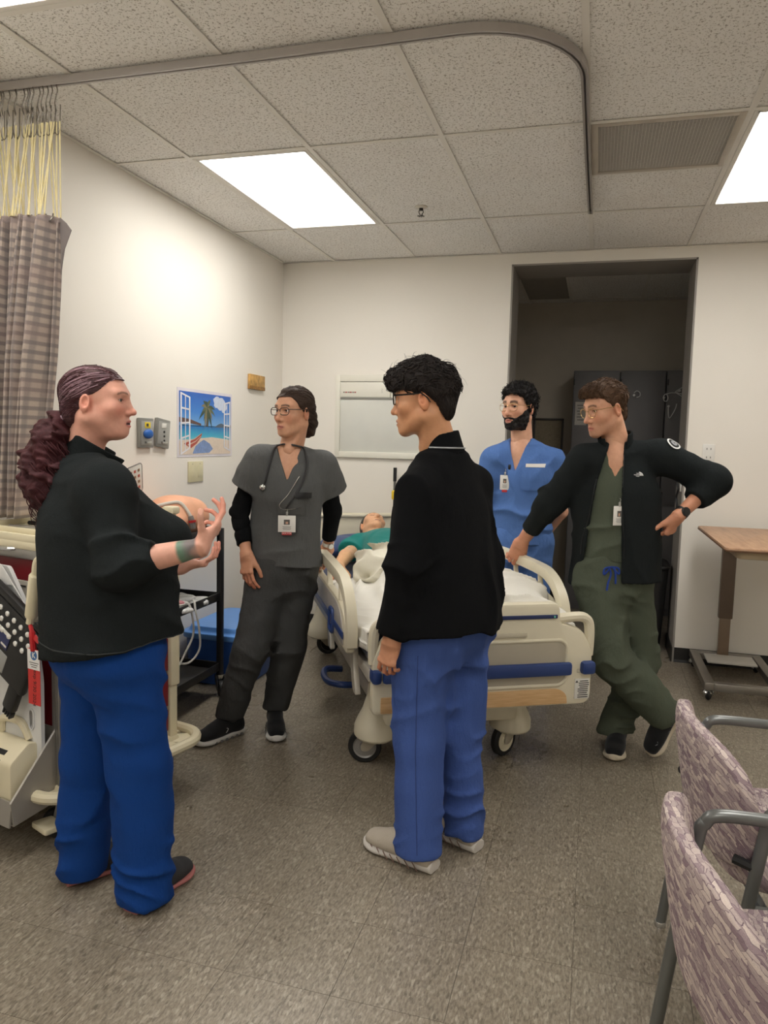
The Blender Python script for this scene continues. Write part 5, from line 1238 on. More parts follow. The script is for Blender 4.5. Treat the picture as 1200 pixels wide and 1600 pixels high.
x_ = (Vector(hx)-n_*n_.dot(Vector(hx))).normalized(); y_ = n_.cross(x_); Mp = frame(q+n_*.001, x_, y_, n_)
ring = conform(bvE, q, x_, y_, .07, .07, 10, 10, .003, .06, shape=None)
def disc(r0, r1, name, m, par, off):
    n = 28; b = MB(); P = []
    for rr_ in ((r0, r1)):
        row = []
        for k in range(n+1):
            a = 2*PI*k/n; o_ = q+x_*rr_*math.cos(a)+y_*rr_*math.sin(a)+n_*.05; hh = bvE.ray_cast(o_, -n_, .1); row.append((hh[0] if hh[0] is not None else o_-n_*.05)+n_*off)
        P.append(row)
    return b.grid(P, thick=-.0015).obj(name, m, par)
pt = disc(.001, .034, 'sleeve_patch', mat('patch_black', (20, 20, 22), .8), jE, .003); disc(.027, .034, 'patch_ring', mat('white_embroidery', (228, 228, 226)), pt, .0042)
disc(.004, .016, 'patch_emblem', mat('patch_grey_emblem', (150, 152, 156), .8), pt, .0042)
# front zips and badge
b = MB()
for sgn, tab in ((1, [.035, .075, .10, .125, .13]), (-1, [.028, .03, .038, .05, .052])):
    path = [on_jacket(cN+Eg.R*(sgn*(t_+.006))-UP*dz+Eg.F*.05)[0]+Vector(Eg.F)*.002 for t_, dz in zip(tab, [.03, .15, .32, .42, .5])]
    b.tube(smooth_path(path, 5), .0022, 6)
b.obj('zip', mat('black_zip_teeth', (44, 46, 48), .35, .5), jE)
bvS = bvh_of(topE); h_ = conform(bvS, Vector(cN-Eg.R*.032+Eg.F*.1-UP*.30), Vector(-Eg.R), UP, .01, .01, 1, 1, .014)[0][0]
badge(Eg, h_, -Eg.R*.8-Eg.F*.5, UP, .056, .088, strip=None)
watch(Eg, 'L', face=(30, 30, 32), strap=(22, 22, 24), dirn=W3(.35, -.9, .1), r=.031, size=.021)
M_CREAM = mat('cream_foam_sole', (206, 194, 172), .6)
so_, Ms, up_, sl_ = Eg.shoe_at('L', (-.1, -1), M_BSNK, M_CREAM, w=1.0, st=1.35); laces(Ms, so_, mat('black_lace', (16, 16, 17)))
# raised foot stands on its toe, sole turned out to the right
toe = W3(2.655, -1.735, .008); heel = W3(2.775, -1.70, .255); d = nrm(toe-heel); zdir = nrm(W3(-.75, -.55, -.35)-d*(W3(-.75, -.55, -.35)@d)); xx = np.cross(d, zdir)
B_ = np.stack([xx, d, zdir], 1); up_, so__ = shoe_vol(.275-.045, st=1.35); o0 = heel-Eg.root+d*.03
V, Q = up_.mesh(); o1 = link_mesh('shoe', np_mesh('shoe', V@B_.T+o0, Q), M_BSNK, Eg.o); V, Q = so__.mesh(); o2 = link_mesh('sole', np_mesh('sole', V@B_.T+o0, Q), M_CREAM, o1)
M2 = Matrix(((*B_[0], o0[0]), (*B_[1], o0[1]), (*B_[2], o0[2]), (0, 0, 0, 1))); laces(M2, o1, mat('black_lace', (16, 16, 17)))
b = MB()
for k in range(4): b.tube([(-.043, .06+.03*k, .04), (-.036, .09+.03*k, .07)], .0016, 5, M=M2); b.tube([(-.043, .10+.03*k, .04), (-.036, .07+.03*k, .07)], .0016, 5, M=M2)
b.obj('side_stripe', mat('grey_stripe', (96, 100, 106), .6), o1)
M_HCHE = hair_mat('chestnut_brown_hair', (80, 58, 41), .65)
hv = Vol((-.115, -.17, -.12), (.115, .14, .175), .0028)
hv.ell((0, -.013, .046), (.0805, .1045, .086), k=0); hv.ell((0, -.062, -.03), (.056, .046, .055), k=.03); hv.ell((0, .018, .086), (.066, .086, .046), k=.03); hv.ell((0, .072, .094), (.05, .03, .022), k=.02)
field(hv, hairline([(-.15, -.07), (-.075, -.06), (-.03, -.042), (0, -.032), (.004, .010), (.03, .022), (.052, .04), (.068, .062), (.076, .085), (.084, .2)], -.08), .005)
hv.disp(lambda P: (.0038*np.sin(300*P[0]+80*P[1]+60*P[2]+4*sn(P, 40, 2))+.0035*sn(P, 70, 4)+.002*sn(P, 150, 6))*np.clip((P[2]+.0)/.06, .2, 1)+.006*np.clip((.045-P[2])/.09, 0, 1))
hE = Eg.addh('hair', hv, M_HCHE, label='short brown hair swept up off the forehead')
locks(Eg, hE, 520, lambda l: l[:, 2] > .055, lambda l, rs: (rs.uniform(-.5, .5), .5 if l[1] > .03 else -.6, .9 if l[1] > .04 else rs.uniform(-.2, .3)), .03, .0023, M_HCHE, 'swept_locks', .25, .003, 9)
locks(Eg, hE, 300, lambda l: (l[:, 2] < .06) & (l[:, 1] < .03), lambda l, rs: (rs.uniform(-.2, .2), -.7, -.8), .025, .0012, M_HCHE, 'short_side_hair', .02, .001, 12)
glasses(Eg, M_GOLD, 'round', .046, .042, z=.006, rimr=.0012, label='round gold wire glasses')
# ================================================================ hospital bed (local x = across, y = towards the head, z up)
M_CREAMP = mat('cream_bed_plastic', (222, 214, 190), .38, var=.03); M_CREAMD = mat('grey_beige_bed_plastic', (176, 168, 150), .45, var=.03)
M_GREYP = mat('grey_rail_inlay', (168, 164, 160), .45, var=.04); M_BUMP = mat('blue_bumper', (38, 62, 118), .4, var=.05); M_NAVY = cloth('navy_mattress_cover', (40, 52, 84), 500, .55, .12, spec=.4)
M_FRAMEP = mat('painted_bed_frame', (190, 184, 172), .4, .2, var=.04); M_TYRE = mat('black_caster_tyre', (26, 26, 27), .6); M_HUB = mat('grey_caster_hub', (150, 148, 144), .4, .4)
def wood_mat():
    t = NT('maple_laminate'); co = t.coord('Object', (3, 3, 40)); n = t.noise(co, 4, 4, .6)
    t.base(t.ramp(n, [(.3, srgb(196, 156, 108)), (.55, srgb(210, 172, 124)), (.75, srgb(220, 186, 140))])); t.set(rough=.4); return t.m
M_MAPLE = wood_mat()
BANG = math.atan2(.478, .878)
bed = empty('hospital_bed', (1.728, -2.059, 0), BANG, 'cream hospital bed with blue bumpers and side rails, foot end towards the camera', 'bed')
def yz(M0=0): return None
def side_prism(b, poly, x0, th, bevel=.004):
    """polygon of (y, z) extruded along x"""
    b.prism(poly, th, bevel, M=Matrix(((0, 0, 1, x0), (1, 0, 0, 0), (0, 1, 0, 0), (0, 0, 0, 1)))); return b
def front_prism(b, poly, y0, th, bevel=.004):
    """polygon of (x, z) extruded along +y"""
    b.prism(poly, th, bevel, M=Matrix(((1, 0, 0, 0), (0, 0, 1, y0), (0, 1, 0, 0), (0, 0, 0, 1)))); return b
def rnd(poly, r, n=4):
    """round the corners of a polygon"""
    out = []; N = len(poly)
    for i in range(N):
        p0, p, p1 = Vector(poly[i-1]), Vector(poly[i]), Vector(poly[(i+1) % N]); a = (p0-p); b_ = (p1-p); rr_ = r[i] if isinstance(r, (list, tuple)) else r
        if rr_ <= 0: out.append(tuple(p)); continue
        la, lb = min(rr_, a.length*.45), min(rr_, b_.length*.45); s_, e_ = p+a.normalized()*la, p+b_.normalized()*lb
        for k in range(n+1): t_ = k/n; out.append(tuple(s_*(1-t_)**2+p*2*t_*(1-t_)+e_*t_*t_))
    return out
# frame and lifting gear
b = MB()
for s_ in (-1, 1): b.box((s_*.36, .75, .50), (.05, 2.1, .07), .006)
for y in (-.2, .4, 1.0, 1.6): b.box((0, y, .50), (.72, .05, .05), .005)
b.box((0, .78, .545), (.84, 2.2, .02), .004)
for s_ in (-1, 1):
    b.box((s_*.27, .85, .23), (.06, 1.75, .08), .008)
    b.box((s_*.25, .35, .36), (.04, .5, .05), .005, rot=rotm('X', 30)); b.box((s_*.25, 1.35, .36), (.04, .5, .05), .005, rot=rotm('X', 30))
b.box((0, -.0, .23), (.6, .1, .09), .01); b.box((0, 1.76, .23), (.6, .1, .09), .01)
b.obj('deck_frame', M_FRAMEP, bed)
b = MB().box((0, .9, .28), (.34, .8, .12), .02).box((.0, .3, .30), (.2, .3, .1), .02); b.obj('motor_housing', mat('dark_motor_housing', (48, 47, 46), .6), bed)
# caster covers
for sx, y in ((-1, 0.02), (1, 0.02), (-1, 1.76), (1, 1.76)):
    prof = [(0, .125), (.088, .125), (.095, .135), (.095, .175), (.085, .2), (.06, .25), (.042, .31), (.034, .37), (.03, .43), (0, .43)]
    b = MB().lathe(prof, 24, M=Matrix.Translation((sx*.325, y, 0)) @ Matrix.Diagonal((1, 1.15, 1, 1))); b.obj('caster_cover', M_CREAMP, bed)
b = MB().box((.0, -.02, .27), (.62, .2, .13), .03); b.obj('foot_shroud', M_CREAMP, bed)
def caster(x, y, ang, cover=False):
    """swivel caster; ang = heading of the wheel axle in bed space"""
    R_ = Matrix.Translation((x, y, 0)) @ rotm('Z', ang); r = .076
    Rx = R_ @ Matrix.Translation((.0, -.045, r)) @ rotm('Y', 90)
    o = MB().lathe([(.052, -.017), (r-.006, -.017), (r, -.010), (r, .010), (r-.006, .017), (.052, .017), (.052, -.017)], 32, M=Rx).obj('caster_tyre', M_TYRE, bed)
    MB().lathe([(0, -.019), (.02, -.019), (.024, -.014), (.046, -.013), (.053, -.018), (.053, .018), (.046, .013), (.024, .014), (.02, .019), (0, .019)], 32, M=Rx).obj('hub', M_CREAMP if cover else M_HUB, o)
    b = MB()
    for s_ in (-1, 1): b.prism(rnd([(-.062, r-.018), (-.028, r-.018), (.03, .125), (.03, .15), (-.02, .15), (-.062, r+.012)], .014), .006, .001, M=R_ @ Matrix(((0, 0, 1, s_*.024-.003), (1, 0, 0, 0), (0, 1, 0, 0), (0, 0, 0, 1))))
    b.lathe([(0, .118), (.024, .118), (.024, .15), (0, .15)], 18, M=R_); b.obj('fork', M_CREAMD, o)
    if cover: MB().lathe([(0, .02), (.05, .02), (.055, .024), (.045, .034), (0, .038)], 28, M=Rx @ rotm('X', 180)).obj('hub_cover', M_CREAMP, o)
caster(-.325, .02, -105); caster(.325, .02, -60, True); caster(-.325, 1.76, 95); caster(.325, 1.76, 80)
# brake pedal loop under the side
b = MB().tube(smooth_path([(-.30, .62, .16), (-.38, .60, .17), (-.44, .66, .17), (-.45, .78, .17), (-.42, .88, .17), (-.33, .9, .16)], 5), .018, 8); b.obj('pedal', M_BUMP, bed)
# footboard
FY = -.40; fx = .035; fl, fr_ = fx-.47, fx+.47
out = rnd([(fl, .375), (fr_, .375), (fr_, .60), (fr_-.05, .70), (fr_-.15, .725), (fr_-.155, .79), (fr_-.17, .81), (fl+.17, .81), (fl+.155, .79), (fl+.15, .725), (fl+.05, .70), (fl, .60)], [.03, .05, .03, .06, .015, .01, .02, .02, .01, .015, .06, .03])
b = MB(); front_prism(b, out, FY, .055, .014); fb = b.obj('footboard', M_CREAMP, bed)
for s_ in (-1, 1):      # open grab handles at both ends
    b = MB()
    xe = fx+s_*.458; P = [(fx+s_*.31, FY+.028, .738), (fx+s_*.40, FY+.028, .744), (xe-s_*.02, FY+.028, .738), (xe, FY+.028, .715), (xe+s_*.006, FY+.028, .66), (xe+s_*.003, FY+.028, .58)]
    b.tube(smooth_path(P, 5), .021, 10); b.obj('grab_handle', M_CREAMP, fb)
b = MB(); front_prism(b, rrect(.62, .20, .03), 0, .010, .006); b.bm.transform(Matrix.Translation((fx-.0, FY-.006, .545))); 
# recessed panel: rim standing proud around a sunken field
b.bm.free(); b = MB()
rim = [Vector((fx+x, FY-.001, .56+z)) for x, z in rrect(.70, .19, .04, 6)]; b.tube(rim, .0075, 8, closed=True); b.obj('panel_rim', M_CREAMP, fb)
b = MB(); front_prism(b, [(fx+x, .56+z) for x, z in rrect(.69, .18, .04, 6)], FY-.002, .004, .001); b.obj('panel_field', M_CREAMD, fb)
b = MB(); b.box((fx-.03, FY-.010, .535), (.80, .03, .055), .012); b.obj('bumper', M_BUMP, fb)
for s_ in (-1, 1): MB().box((fx+s_*.445 if s_ > 0 else fx-.455, FY+.016, .535), (.062 if s_ > 0 else .04, .085, .055), .014).obj('bumper_corner', M_BUMP, fb)
b = MB(); front_prism(b, rnd([(fl+.035, .385), (fr_-.11, .385), (fr_-.115, .425), (fr_-.15, .45), (fl+.035, .45)], [.006, .006, .03, .03, .006]), FY-.006, .008, .002); b.obj('wood_inlay', M_MAPLE, fb)
b = MB(); b.box((fx, FY-.004, .755), (.60, .008, .016), .003); b.obj('control_strip', mat('dark_blue_control_strip', (30, 46, 92), .3), fb)
MB().lathe([(0, 0), (.004, 0), (.004, .003), (0, .003)], 12, M=Matrix.Translation((fx+.285, FY-.008, .755)) @ rotm('X', 90)).obj('indicator', mat('green_indicator', (120, 220, 190), .3), fb)
b = MB(); b.box((fx+.02, FY-.004, .683), (.30, .008, .022), .004); b.obj('pull_slot', mat('pull_slot_cream', (200, 192, 170), .5), fb)
# caution label with small print
lb = MB().box((fx+.425, FY-.002, .445), (.066, .006, .085), .001).obj('caution_label', mat('white_label', (226, 224, 216), .5), fb)
b = MB()
for k in range(9): b.box((fx+.428+(.004 if k < 4 else 0), FY-.0056, .478-.0085*k), (.046 if k % 3 else .038, .001, .0035))
tag(b.obj('label_print', mat('label_black_print', (60, 58, 56), .6), lb), kind='stuff')
MB().prism([(0, .006), (-.006, -.004), (.006, -.004)], .001, M=Matrix.Translation((fx+.400, FY-.005, .476)) @ rotm('X', 90)).obj('warning_triangle', mat('label_black_print', (60, 58, 56)), lb)
MB().tube([(fx+.41+x, FY-.001, .52-.0+z*1) for x, z in ((-.009, -.006), (.009, -.006), (.009, .008), (-.009, .008))], .0012, 5, closed=True).obj('embossed_mark', M_CREAMD, fb)
# headboard
out = rnd([(-.45, .55), (.45, .55), (.45, .86), (.36, .935), (-.36, .935), (-.45, .86)], [.02, .02, .06, .06, .06, .06])
b = MB(); front_prism(b, out, 2.02, .05, .014); hb = b.obj('headboard', M_CREAMP, bed)
b = MB(); b.tube(smooth_path([(-.40, 2.02, .86), (-.34, 2.015, .915), (0, 2.015, .918), (.34, 2.015, .915), (.40, 2.02, .86)], 6), .014, 8); b.obj('headboard_rim', M_CREAMP, hb)
# side rails
def rail(sx, y0, y1):
    x = sx*.495; L = y1-y0
    t = MB()
    P = [(y0+.0, .62), (y0-.002, .70), (y0+.04, .775), (y0+.14, .838), (y0+.30, .862), (y1-.16, .866), (y1-.05, .85), (y1, .79), (y1+.005, .70), (y1, .62)]
    t.sweep([Vector((x, q[0], q[1])) for q in [(p.x, p.y) for p in smooth_path([(a, c, 0) for a, c in P], 5)]], [(-.021, -.024), (.021, -.024), (.026, 0), (.021, .024), (-.021, .024), (-.026, 0)], (1, 0, 0))
    r_ = t.obj('side_rail', M_CREAMP, bed)
    pan = rnd([(y0+.0, .585), (y1, .585), (y1, .765), (y0+.26, .765), (y0+.14, .745), (y0+.06, .70), (y0+.015, .64)], [.03, .03, .02, .08, .05, .04, .03])
    b = MB(); side_prism(b, pan, x-.018, .036, .008); b.obj('rail_panel', M_CREAMP, r_)
    inl = rnd([(y0+.075, .60), (y1-.03, .60), (y1-.03, .752), (y0+.27, .752), (y0+.17, .728), (y0+.10, .675)], [.02, .02, .02, .06, .04, .03])
    b = MB(); side_prism(b, inl, x+sx*.0195-.002, .004, .001); b.obj('rail_inlay', M_GREYP, r_)
    for k in range(3):
        y = y0+.26+k*(L-.38)/2; b = MB(); b.tube([(x, y-.02, .755), (x, y, .80), (x, y+.01, .86)], [.016, .0125, .0125], 8); b.obj('baluster', M_CREAMP, r_)
    b = MB(); b.box((x+sx*.0235, (y0+y1)/2-.02, .645), (.004, L-.18, .03), .001); b.obj('stripe', M_BUMP, r_)
    ring = [Vector((x+sx*.027, y0+.36+a, .645+c)) for a, c in rrect(.085, .10, .02, 5)]; b = MB(); b.tube(ring, .009, 8, closed=True); lt = b.obj('latch', M_BUMP, r_)
    MB().box((x+sx*.024, y0+.36, .645), (.008, .035, .05), .004).obj('latch_button', mat('tan_latch_button', (150, 128, 96), .5), lt)
    for yy in (y0+.12, y1-.25): side_prism(MB(), rnd([(yy, .60), (yy+.09, .60), (yy+.05, .50), (yy-.02, .40), (yy-.09, .40), (yy-.03, .5)], .02), sx*.455-.012, .024, .004).obj('rail_arm', M_FRAMEP, r_)
rail(-1, -.255, .80); rail(1, -.14, .84)
# lower deck side beams seen between rail and footboard
for s_ in (-1, 1): MB().box((s_*.43, -.12, .53), (.03, .5, .05), .006).obj('foot_section_beam', M_FRAMEP, bed)
# ---------------------------------------------------------------- mattress, pillow, sheet, blanket (each can be lifted away)
def bedthing(name, label, cat, group=None):
    o = empty(name, (1.728, -2.059, 0), BANG, label, cat, group); return o
MZ = .685
v = Vol((-.5, -.42, .52), (.5, 2.08, .76), .012); v.box((0, .83, .625), (.435, 1.165, .062), r=.035, k=0); v.disp(lambda P: .004*sn(P, 9, 3))
V, Q = v.mesh(); o = link_mesh('mattress', np_mesh('mattress', V, Q), M_NAVY, None, (1.728, -2.059, 0)); o.rotation_euler = (0, 0, BANG); tag(o, 'navy blue vinyl mattress lying on the hospital bed', 'mattress')
v = Vol((-.4, 1.5, .64), (.4, 2.05, .86), .009); v.ell((-.02, 1.76, .745), (.33, .24, .075), k=0); v.box((-.02, 1.76, .73), (.28, .19, .03), r=.03, k=.04); v.disp(lambda P: .004*sn(P, 22, 4)+.003*folds(P, (1, .4, 0), 7, 2)); v.plane((0, 0, .684), (0, 0, -1))
V, Q = v.mesh(); o = link_mesh('pillow', np_mesh('pillow', V, Q), cloth('blue_pillow_cover', (58, 74, 116), 500, .6, .12), None, (1.728, -2.059, 0)); o.rotation_euler = (0, 0, BANG); tag(o, 'dark blue vinyl pillow under the patient manikin\'s head', 'pillow')
M_SHEET = cloth('white_cotton_blanket', (226, 223, 214), 420, .9, .05, spec=.15)
nx_, ny_ = 120, 130; X0 = .60
S_, Y_ = np.meshgrid(np.linspace(-X0, X0, nx_+1), np.linspace(-.345, .84, ny_+1), indexing='ij'); Z0 = np.zeros_like(S_); edge = .445
Xc = np.clip(S_, -edge, edge); over = np.maximum(np.abs(S_)-edge, 0); legs = Z0+MZ+.012
for s_ in (-1, 1): legs = np.maximum(legs, MZ+.012+.168*np.exp(-((Xc-s_*.11)/.085)**2)*np.clip((1.0-Y_)/.1, 0, 1)*np.clip((Y_+.30)/.12, 0, 1))
legs = legs+.035*np.exp(-((Y_+.12)/.09)**2)*(np.exp(-((Xc-.1)/.07)**2)+np.exp(-((Xc+.1)/.07)**2))
PP = (S_, Y_, Z0); Zs = legs+.016*folds(PP, (.5, 1, 0), 6, 3)+.016*folds(PP, (1, -.3, 0), 7, 11)+.004*sn(PP, 28, 5)
Zs = np.where(over > 0, Zs, np.maximum(Zs, MZ+.009)); Zs = np.maximum(Zs-over*(.62+.3*sn((Y_, Z0, Z0), 9, 2)), .575)
Xs = np.where(over > 0, np.sign(S_)*(edge+.012+.012*sn((Y_*3, S_, Z0), 14, 4)+.008*over), Xc)
def solid_sheet(X, Y, Z, th):
    b = MB(); n, m = X.shape; Nn = np.zeros((n, m, 3)); G = np.stack([X, Y, Z], -1)
    du = np.gradient(G, axis=0); dv = np.gradient(G, axis=1); Nn = np.cross(du, dv); Nn /= np.linalg.norm(Nn, axis=-1, keepdims=True)+1e-9; Nn *= np.where(Nn[..., 2:] < -.2, -1, 1)
    V = np.concatenate([G.reshape(-1, 3), (G-Nn*th).reshape(-1, 3)]); idx = np.arange(n*m).reshape(n, m); q = np.stack([idx[:-1, :-1], idx[1:, :-1], idx[1:, 1:], idx[:-1, 1:]], -1).reshape(-1, 4)
    rim = np.concatenate([idx[:, 0], idx[-1, 1:], idx[-2::-1, -1], idx[0, -2:0:-1]]); r2 = np.roll(rim, -1); k = n*m
    Q = np.concatenate([q, q[:, ::-1]+k, np.stack([r2, rim, rim+k, r2+k], -1)]); b.bm.free(); return V, Q
V, Q = solid_sheet(Xs, Y_, Zs, .005)
o = link_mesh('bed_sheet', np_mesh('bed_sheet', V, Q), M_SHEET, None, (1.728, -2.059, 0)); o.rotation_euler = (0, 0, BANG); tag(o, 'white cotton sheet spread over the lower half of the bed', 'bed sheet')
# bunched blanket over the manikin's lap, and a heap at the foot on the far side
v = Vol((-.40, .48, .66), (.44, 1.16, 1.0), .007)
for c, r_ in (((.04, .78, .80), (.30, .16, .085)), ((-.12, .70, .78), (.18, .15, .075)), ((.16, .92, .82), (.16, .15, .07)), ((-.02, .64, .765), (.22, .08, .05)), ((.10, 1.0, .83), (.1, .09, .05))): v.ell(c, r_, k=.05)
v.disp(lambda P: -.022*folds(P, (.8, .5, .5), 9, 4)-.02*folds(P, (-.4, 1, .3), 11, 8)+.007*sn(P, 34, 3)+.004*sn(P, 75, 6))
V, Q = v.mesh(); o = link_mesh('blanket', np_mesh('blanket', relax(V, Q, 1), Q), cloth('ivory_thermal_blanket', (222, 217, 200), 260, .95, .06, spec=.1), None, (1.728, -2.059, 0)); o.rotation_euler = (0, 0, BANG); tag(o, 'ivory blanket bunched up over the manikin\'s lap', 'blanket')
v = Vol((.05, -.4, .60), (.56, .55, .96), .007)
for c, r_ in (((.30, .16, .75), (.17, .26, .075)), ((.34, -.10, .715), (.14, .19, .06)), ((.22, .32, .755), (.14, .13, .075)), ((.36, -.26, .69), (.10, .085, .05))): v.ell(c, r_, k=.05)
v.disp(lambda P: -.020*folds(P, (.6, .8, .3), 7, 6)-.012*folds(P, (1, -.5, .3), 9, 9)+.004*sn(P, 40, 3))
V, Q = v.mesh(); o = link_mesh('blanket', np_mesh('blanket', relax(V, Q, 1), Q), M_SHEET, None, (1.728, -2.059, 0)); o.rotation_euler = (0, 0, BANG); tag(o, 'white blanket heaped at the foot of the bed inside the far rail', 'blanket')
# ---------------------------------------------------------------- patient manikin
Mk = Fig((0, 0, 0), dict(head=(.0, 1.70, .868), neck=(.02, 1.535, .81), shR=(-.16, 1.43, .775), shL=(.22, 1.43, .775), elR=(-.275, 1.16, .765), wrR=(-.36, .93, .74), elL=(.31, 1.14, .76), wrL=(.30, .90, .745), pelvis=(.03, .90, .765), hipR=(-.06, .86, .765), hipL=(.12, .86, .765), knR=(-.09, .42, .755), knL=(.14, .42, .755), anR=(-.10, .03, .735), anL=(.13, .03, .735)), (0, -1))
Mk.skin_h = (226, 176, 132); Mk.R = np.array((-1., 0, 0)); Mk.F = np.array((0, 0, 1.))
Mk.head(dict(skin=(226, 178, 140), brow=(120, 92, 70), brow_w=.6, lip=(206, 150, 124), w=.98, blush=.15, mouth=.35, eye_open=.25, nose=1.1, h=.003), (.22, -.34, .92), (0.1, .9, .3), eye=(60, 50, 44))
secM = [(W3(.03, .86, .765), .15, .085), (W3(.03, 1.05, .77), .155, .09), (W3(.03, 1.25, .785), .17, .10), (W3(.03, 1.42, .79), .165, .09), (W3(.03, 1.49, .79), .10, .065)]
Mk.body(secM, arm=(.046, .04, .034), leg=(.07, .052, .04), neck_r=.052, h=.012)
for a in 'RL': Mk.hand(a, (-.25 if a == 'R' else 0, -1, -.05), (0, -.1, 1), [(15, 22, 15)]*4, fr=(.029, .042))
pm = Mk.finish('patient manikin', 'manikin_vinyl'); pm.name = 'patient_manikin'; pm.location = (1.728, -2.059, 0); pm.rotation_euler = (0, 0, BANG)
tag(pm, 'rubber patient manikin in a teal shirt lying on the bed', 'manikin'); del pm['group']
chM = {a: [(Mk.J['sh'+a], .066), (Mk.J['sh'+a]*.45+Mk.J['el'+a]*.55, .068)] for a in 'RL'}
v = Mk.top([(p, a+.026, c+.026) for p, a, c in secM], chM, sh=(.055, .06)); v.cone(Mk.J['neck'], Mk.J['head'], .056, .05, k=.005, op='-')
v.disp(lambda P: -.012*folds(P, (.7, .7, .3), 8, 3)-.012*folds(P, (-.5, 1, .2), 7, 9)+.003*sn(P, 30, 4))
Mk.add('shirt', v, cloth('teal_scrub_cloth', (20, 122, 116), 900, .8, .08, spec=.2), 1)
hv = Vol((-.11, -.15, -.1), (.11, .1, .16), .0035); hv.ell((0, -.014, .045), (.079, .101, .084), k=0); hv.ell((0, -.06, -.02), (.06, .045, .05), k=.03)
field(hv, hairline([(-.15, -.07), (-.03, -.042), (0, -.03), (.01, .012), (.04, .036), (.066, .05), (.08, .064), (.09, .2)], -.07)); Mk.addh('moulded_hair', hv, mat('moulded_dark_hair', (52, 54, 48), .5))
MB().lathe([(0, 0), (.008, 0), (.008, .003), (0, .003)], 14, M=Matrix.Translation(Vector(Mk.J['elR']*.7+Mk.J['shR']*.3)+Vector((0, 0, .041)))).obj('injection_port', mat('white_port', (225, 220, 210), .5), pm)
# ================================================================ red crash cart (local +x = drawer face, -y = side towards the camera)
M_RED = mat('crash_cart_red', (122, 26, 36), .35, var=.05); M_CRM = mat('cream_cart_plastic', (224, 214, 184), .4, var=.03); M_ALU = mat('brushed_aluminium', (176, 174, 170), .35, .85, var=.04)
M_GRYC = mat('warm_grey_cart_panel', (186, 181, 168), .45, var=.03); M_BLKP = mat('black_plastic', (22, 22, 23), .45); M_WHTP = mat('white_plastic_board', (222, 222, 220), .4, var=.02)
CANG = math.atan2(-.243, .97); cart = empty('crash_cart', (.36, -2.87, 0), CANG, 'red and cream medical crash cart beside the woman with the ponytail', 'cart')
hx_, hy_ = .272, .26
MB().box((-.01, 0, .615), (2*hx_-.03, 2*hy_-.02, .78), .006).obj('body', M_RED, cart)
b = MB(); b.box((0, 0, 1.055), (2*hx_+.03, 2*hy_+.03, .04), .012); top = b.obj('worktop', M_CRM, cart)
for nm, c, sz in (('rim', (0, -hy_-.008, 1.078), (2*hx_+.03, .014, .03)), ('rim', (-hx_-.008, 0, 1.078), (.014, 2*hy_+.03, .03)), ('rim', (0, hy_+.008, 1.078), (2*hx_+.03, .014, .03))): MB().box(c, sz, .005).obj(nm, M_CRM, top)
MB().box((0, -hy_+.0, 1.02), (2*hx_, .02, .035), .003).obj('side_strip', M_ALU, cart)
MB().tube([(-.10, -hy_-.006, 1.028), (-.09, -hy_-.022, 1.032), (.03, -hy_-.022, 1.036), (.045, -hy_-.006, 1.036)], .008, 8).obj('side_pull', M_STEEL, cart)
sp = MB().box((0, -hy_-.002, .862), (2*hx_-.05, .016, .12), .003).obj('side_band', M_GRYC, cart)
b = MB()
for k in range(5): b.box((-.16+.08*k, -hy_-.0105, .905), (.055, .003, .006))
b.obj('band_slots', mat('dark_slot', (48, 46, 44), .7), sp)['kind'] = 'stuff'
MB().box((0, -hy_-.011, .835), (2*hx_-.06, .002, .004)).obj('band_groove', mat('dark_slot', (48, 46, 44)), sp)
for sx in (-1, 1):
    for sy in (-1, 1):
        b = MB(); b.box((sx*hx_, sy*hy_, .61), (.042, .042, .86), .008)
        if sy < 0 and sx > 0:
            for k in (-.012, .0, .012): b.box((sx*hx_+k, sy*hy_-.022, .61), (.004, .004, .86), .001)
        b.obj('corner_post', M_ALU if sy < 0 else M_CRM, cart)
MB().box((hx_+.006, hy_-.0, .68), (.05, .05, .50), .008).obj('post_sleeve', M_CRM, cart)
MB().box((hx_+.006, hy_, 1.10), (.035, .03, .10), .005).box((hx_+.006, hy_, 1.155), (.06, .045, .03), .008).obj('corner_bracket', M_CRM, cart)
# drawers with labels on the face
M_LBLW = mat('label_white_print', (226, 220, 212), .6)
for k, (z0, z1) in enumerate(((.24, .335), (.345, .485), (.495, .635), (.645, .785), (.795, .89), (.9, .985))):
    d = MB().box((hx_+.004, 0, (z0+z1)/2), (.022, 2*hy_-.05, z1-z0-.006), .004).obj('drawer', M_RED, cart)
    MB().tube([(hx_+.014, -.10, z1-.03), (hx_+.034, -.095, z1-.03), (hx_+.034, .095, z1-.03), (hx_+.014, .10, z1-.03)], .006, 8).obj('handle', M_ALU, d)
    tx = {2: 'Peds', 1: 'IV'}.get(k)
    if tx:
        Mt = frame((hx_+.0158, -hy_+.035, (z0+z1)/2+.035), (0, 1, 0), (0, 0, 1), (1, 0, 0)); text('drawer_label', tx, .052, M_LBLW, d, Mt, .0004, 'LEFT', .0006)
        p_ = MB().box((hx_+.0155, -hy_+.075, (z0+z1)/2-.028), (.002, .085, .036), .0005).obj('drawer_letter_plate', M_LBLW, d)
        MB().box((hx_+.0165, -hy_+.075, (z0+z1)/2-.028), (.002, .074, .026), .0005).obj('letter_field', M_BLKP, p_); text('letter', 'D', .026, M_LBLW, p_, frame((hx_+.018, -hy_+.065, (z0+z1)/2-.028), (0, 1, 0), (0, 0, 1), (1, 0, 0)), .0004)
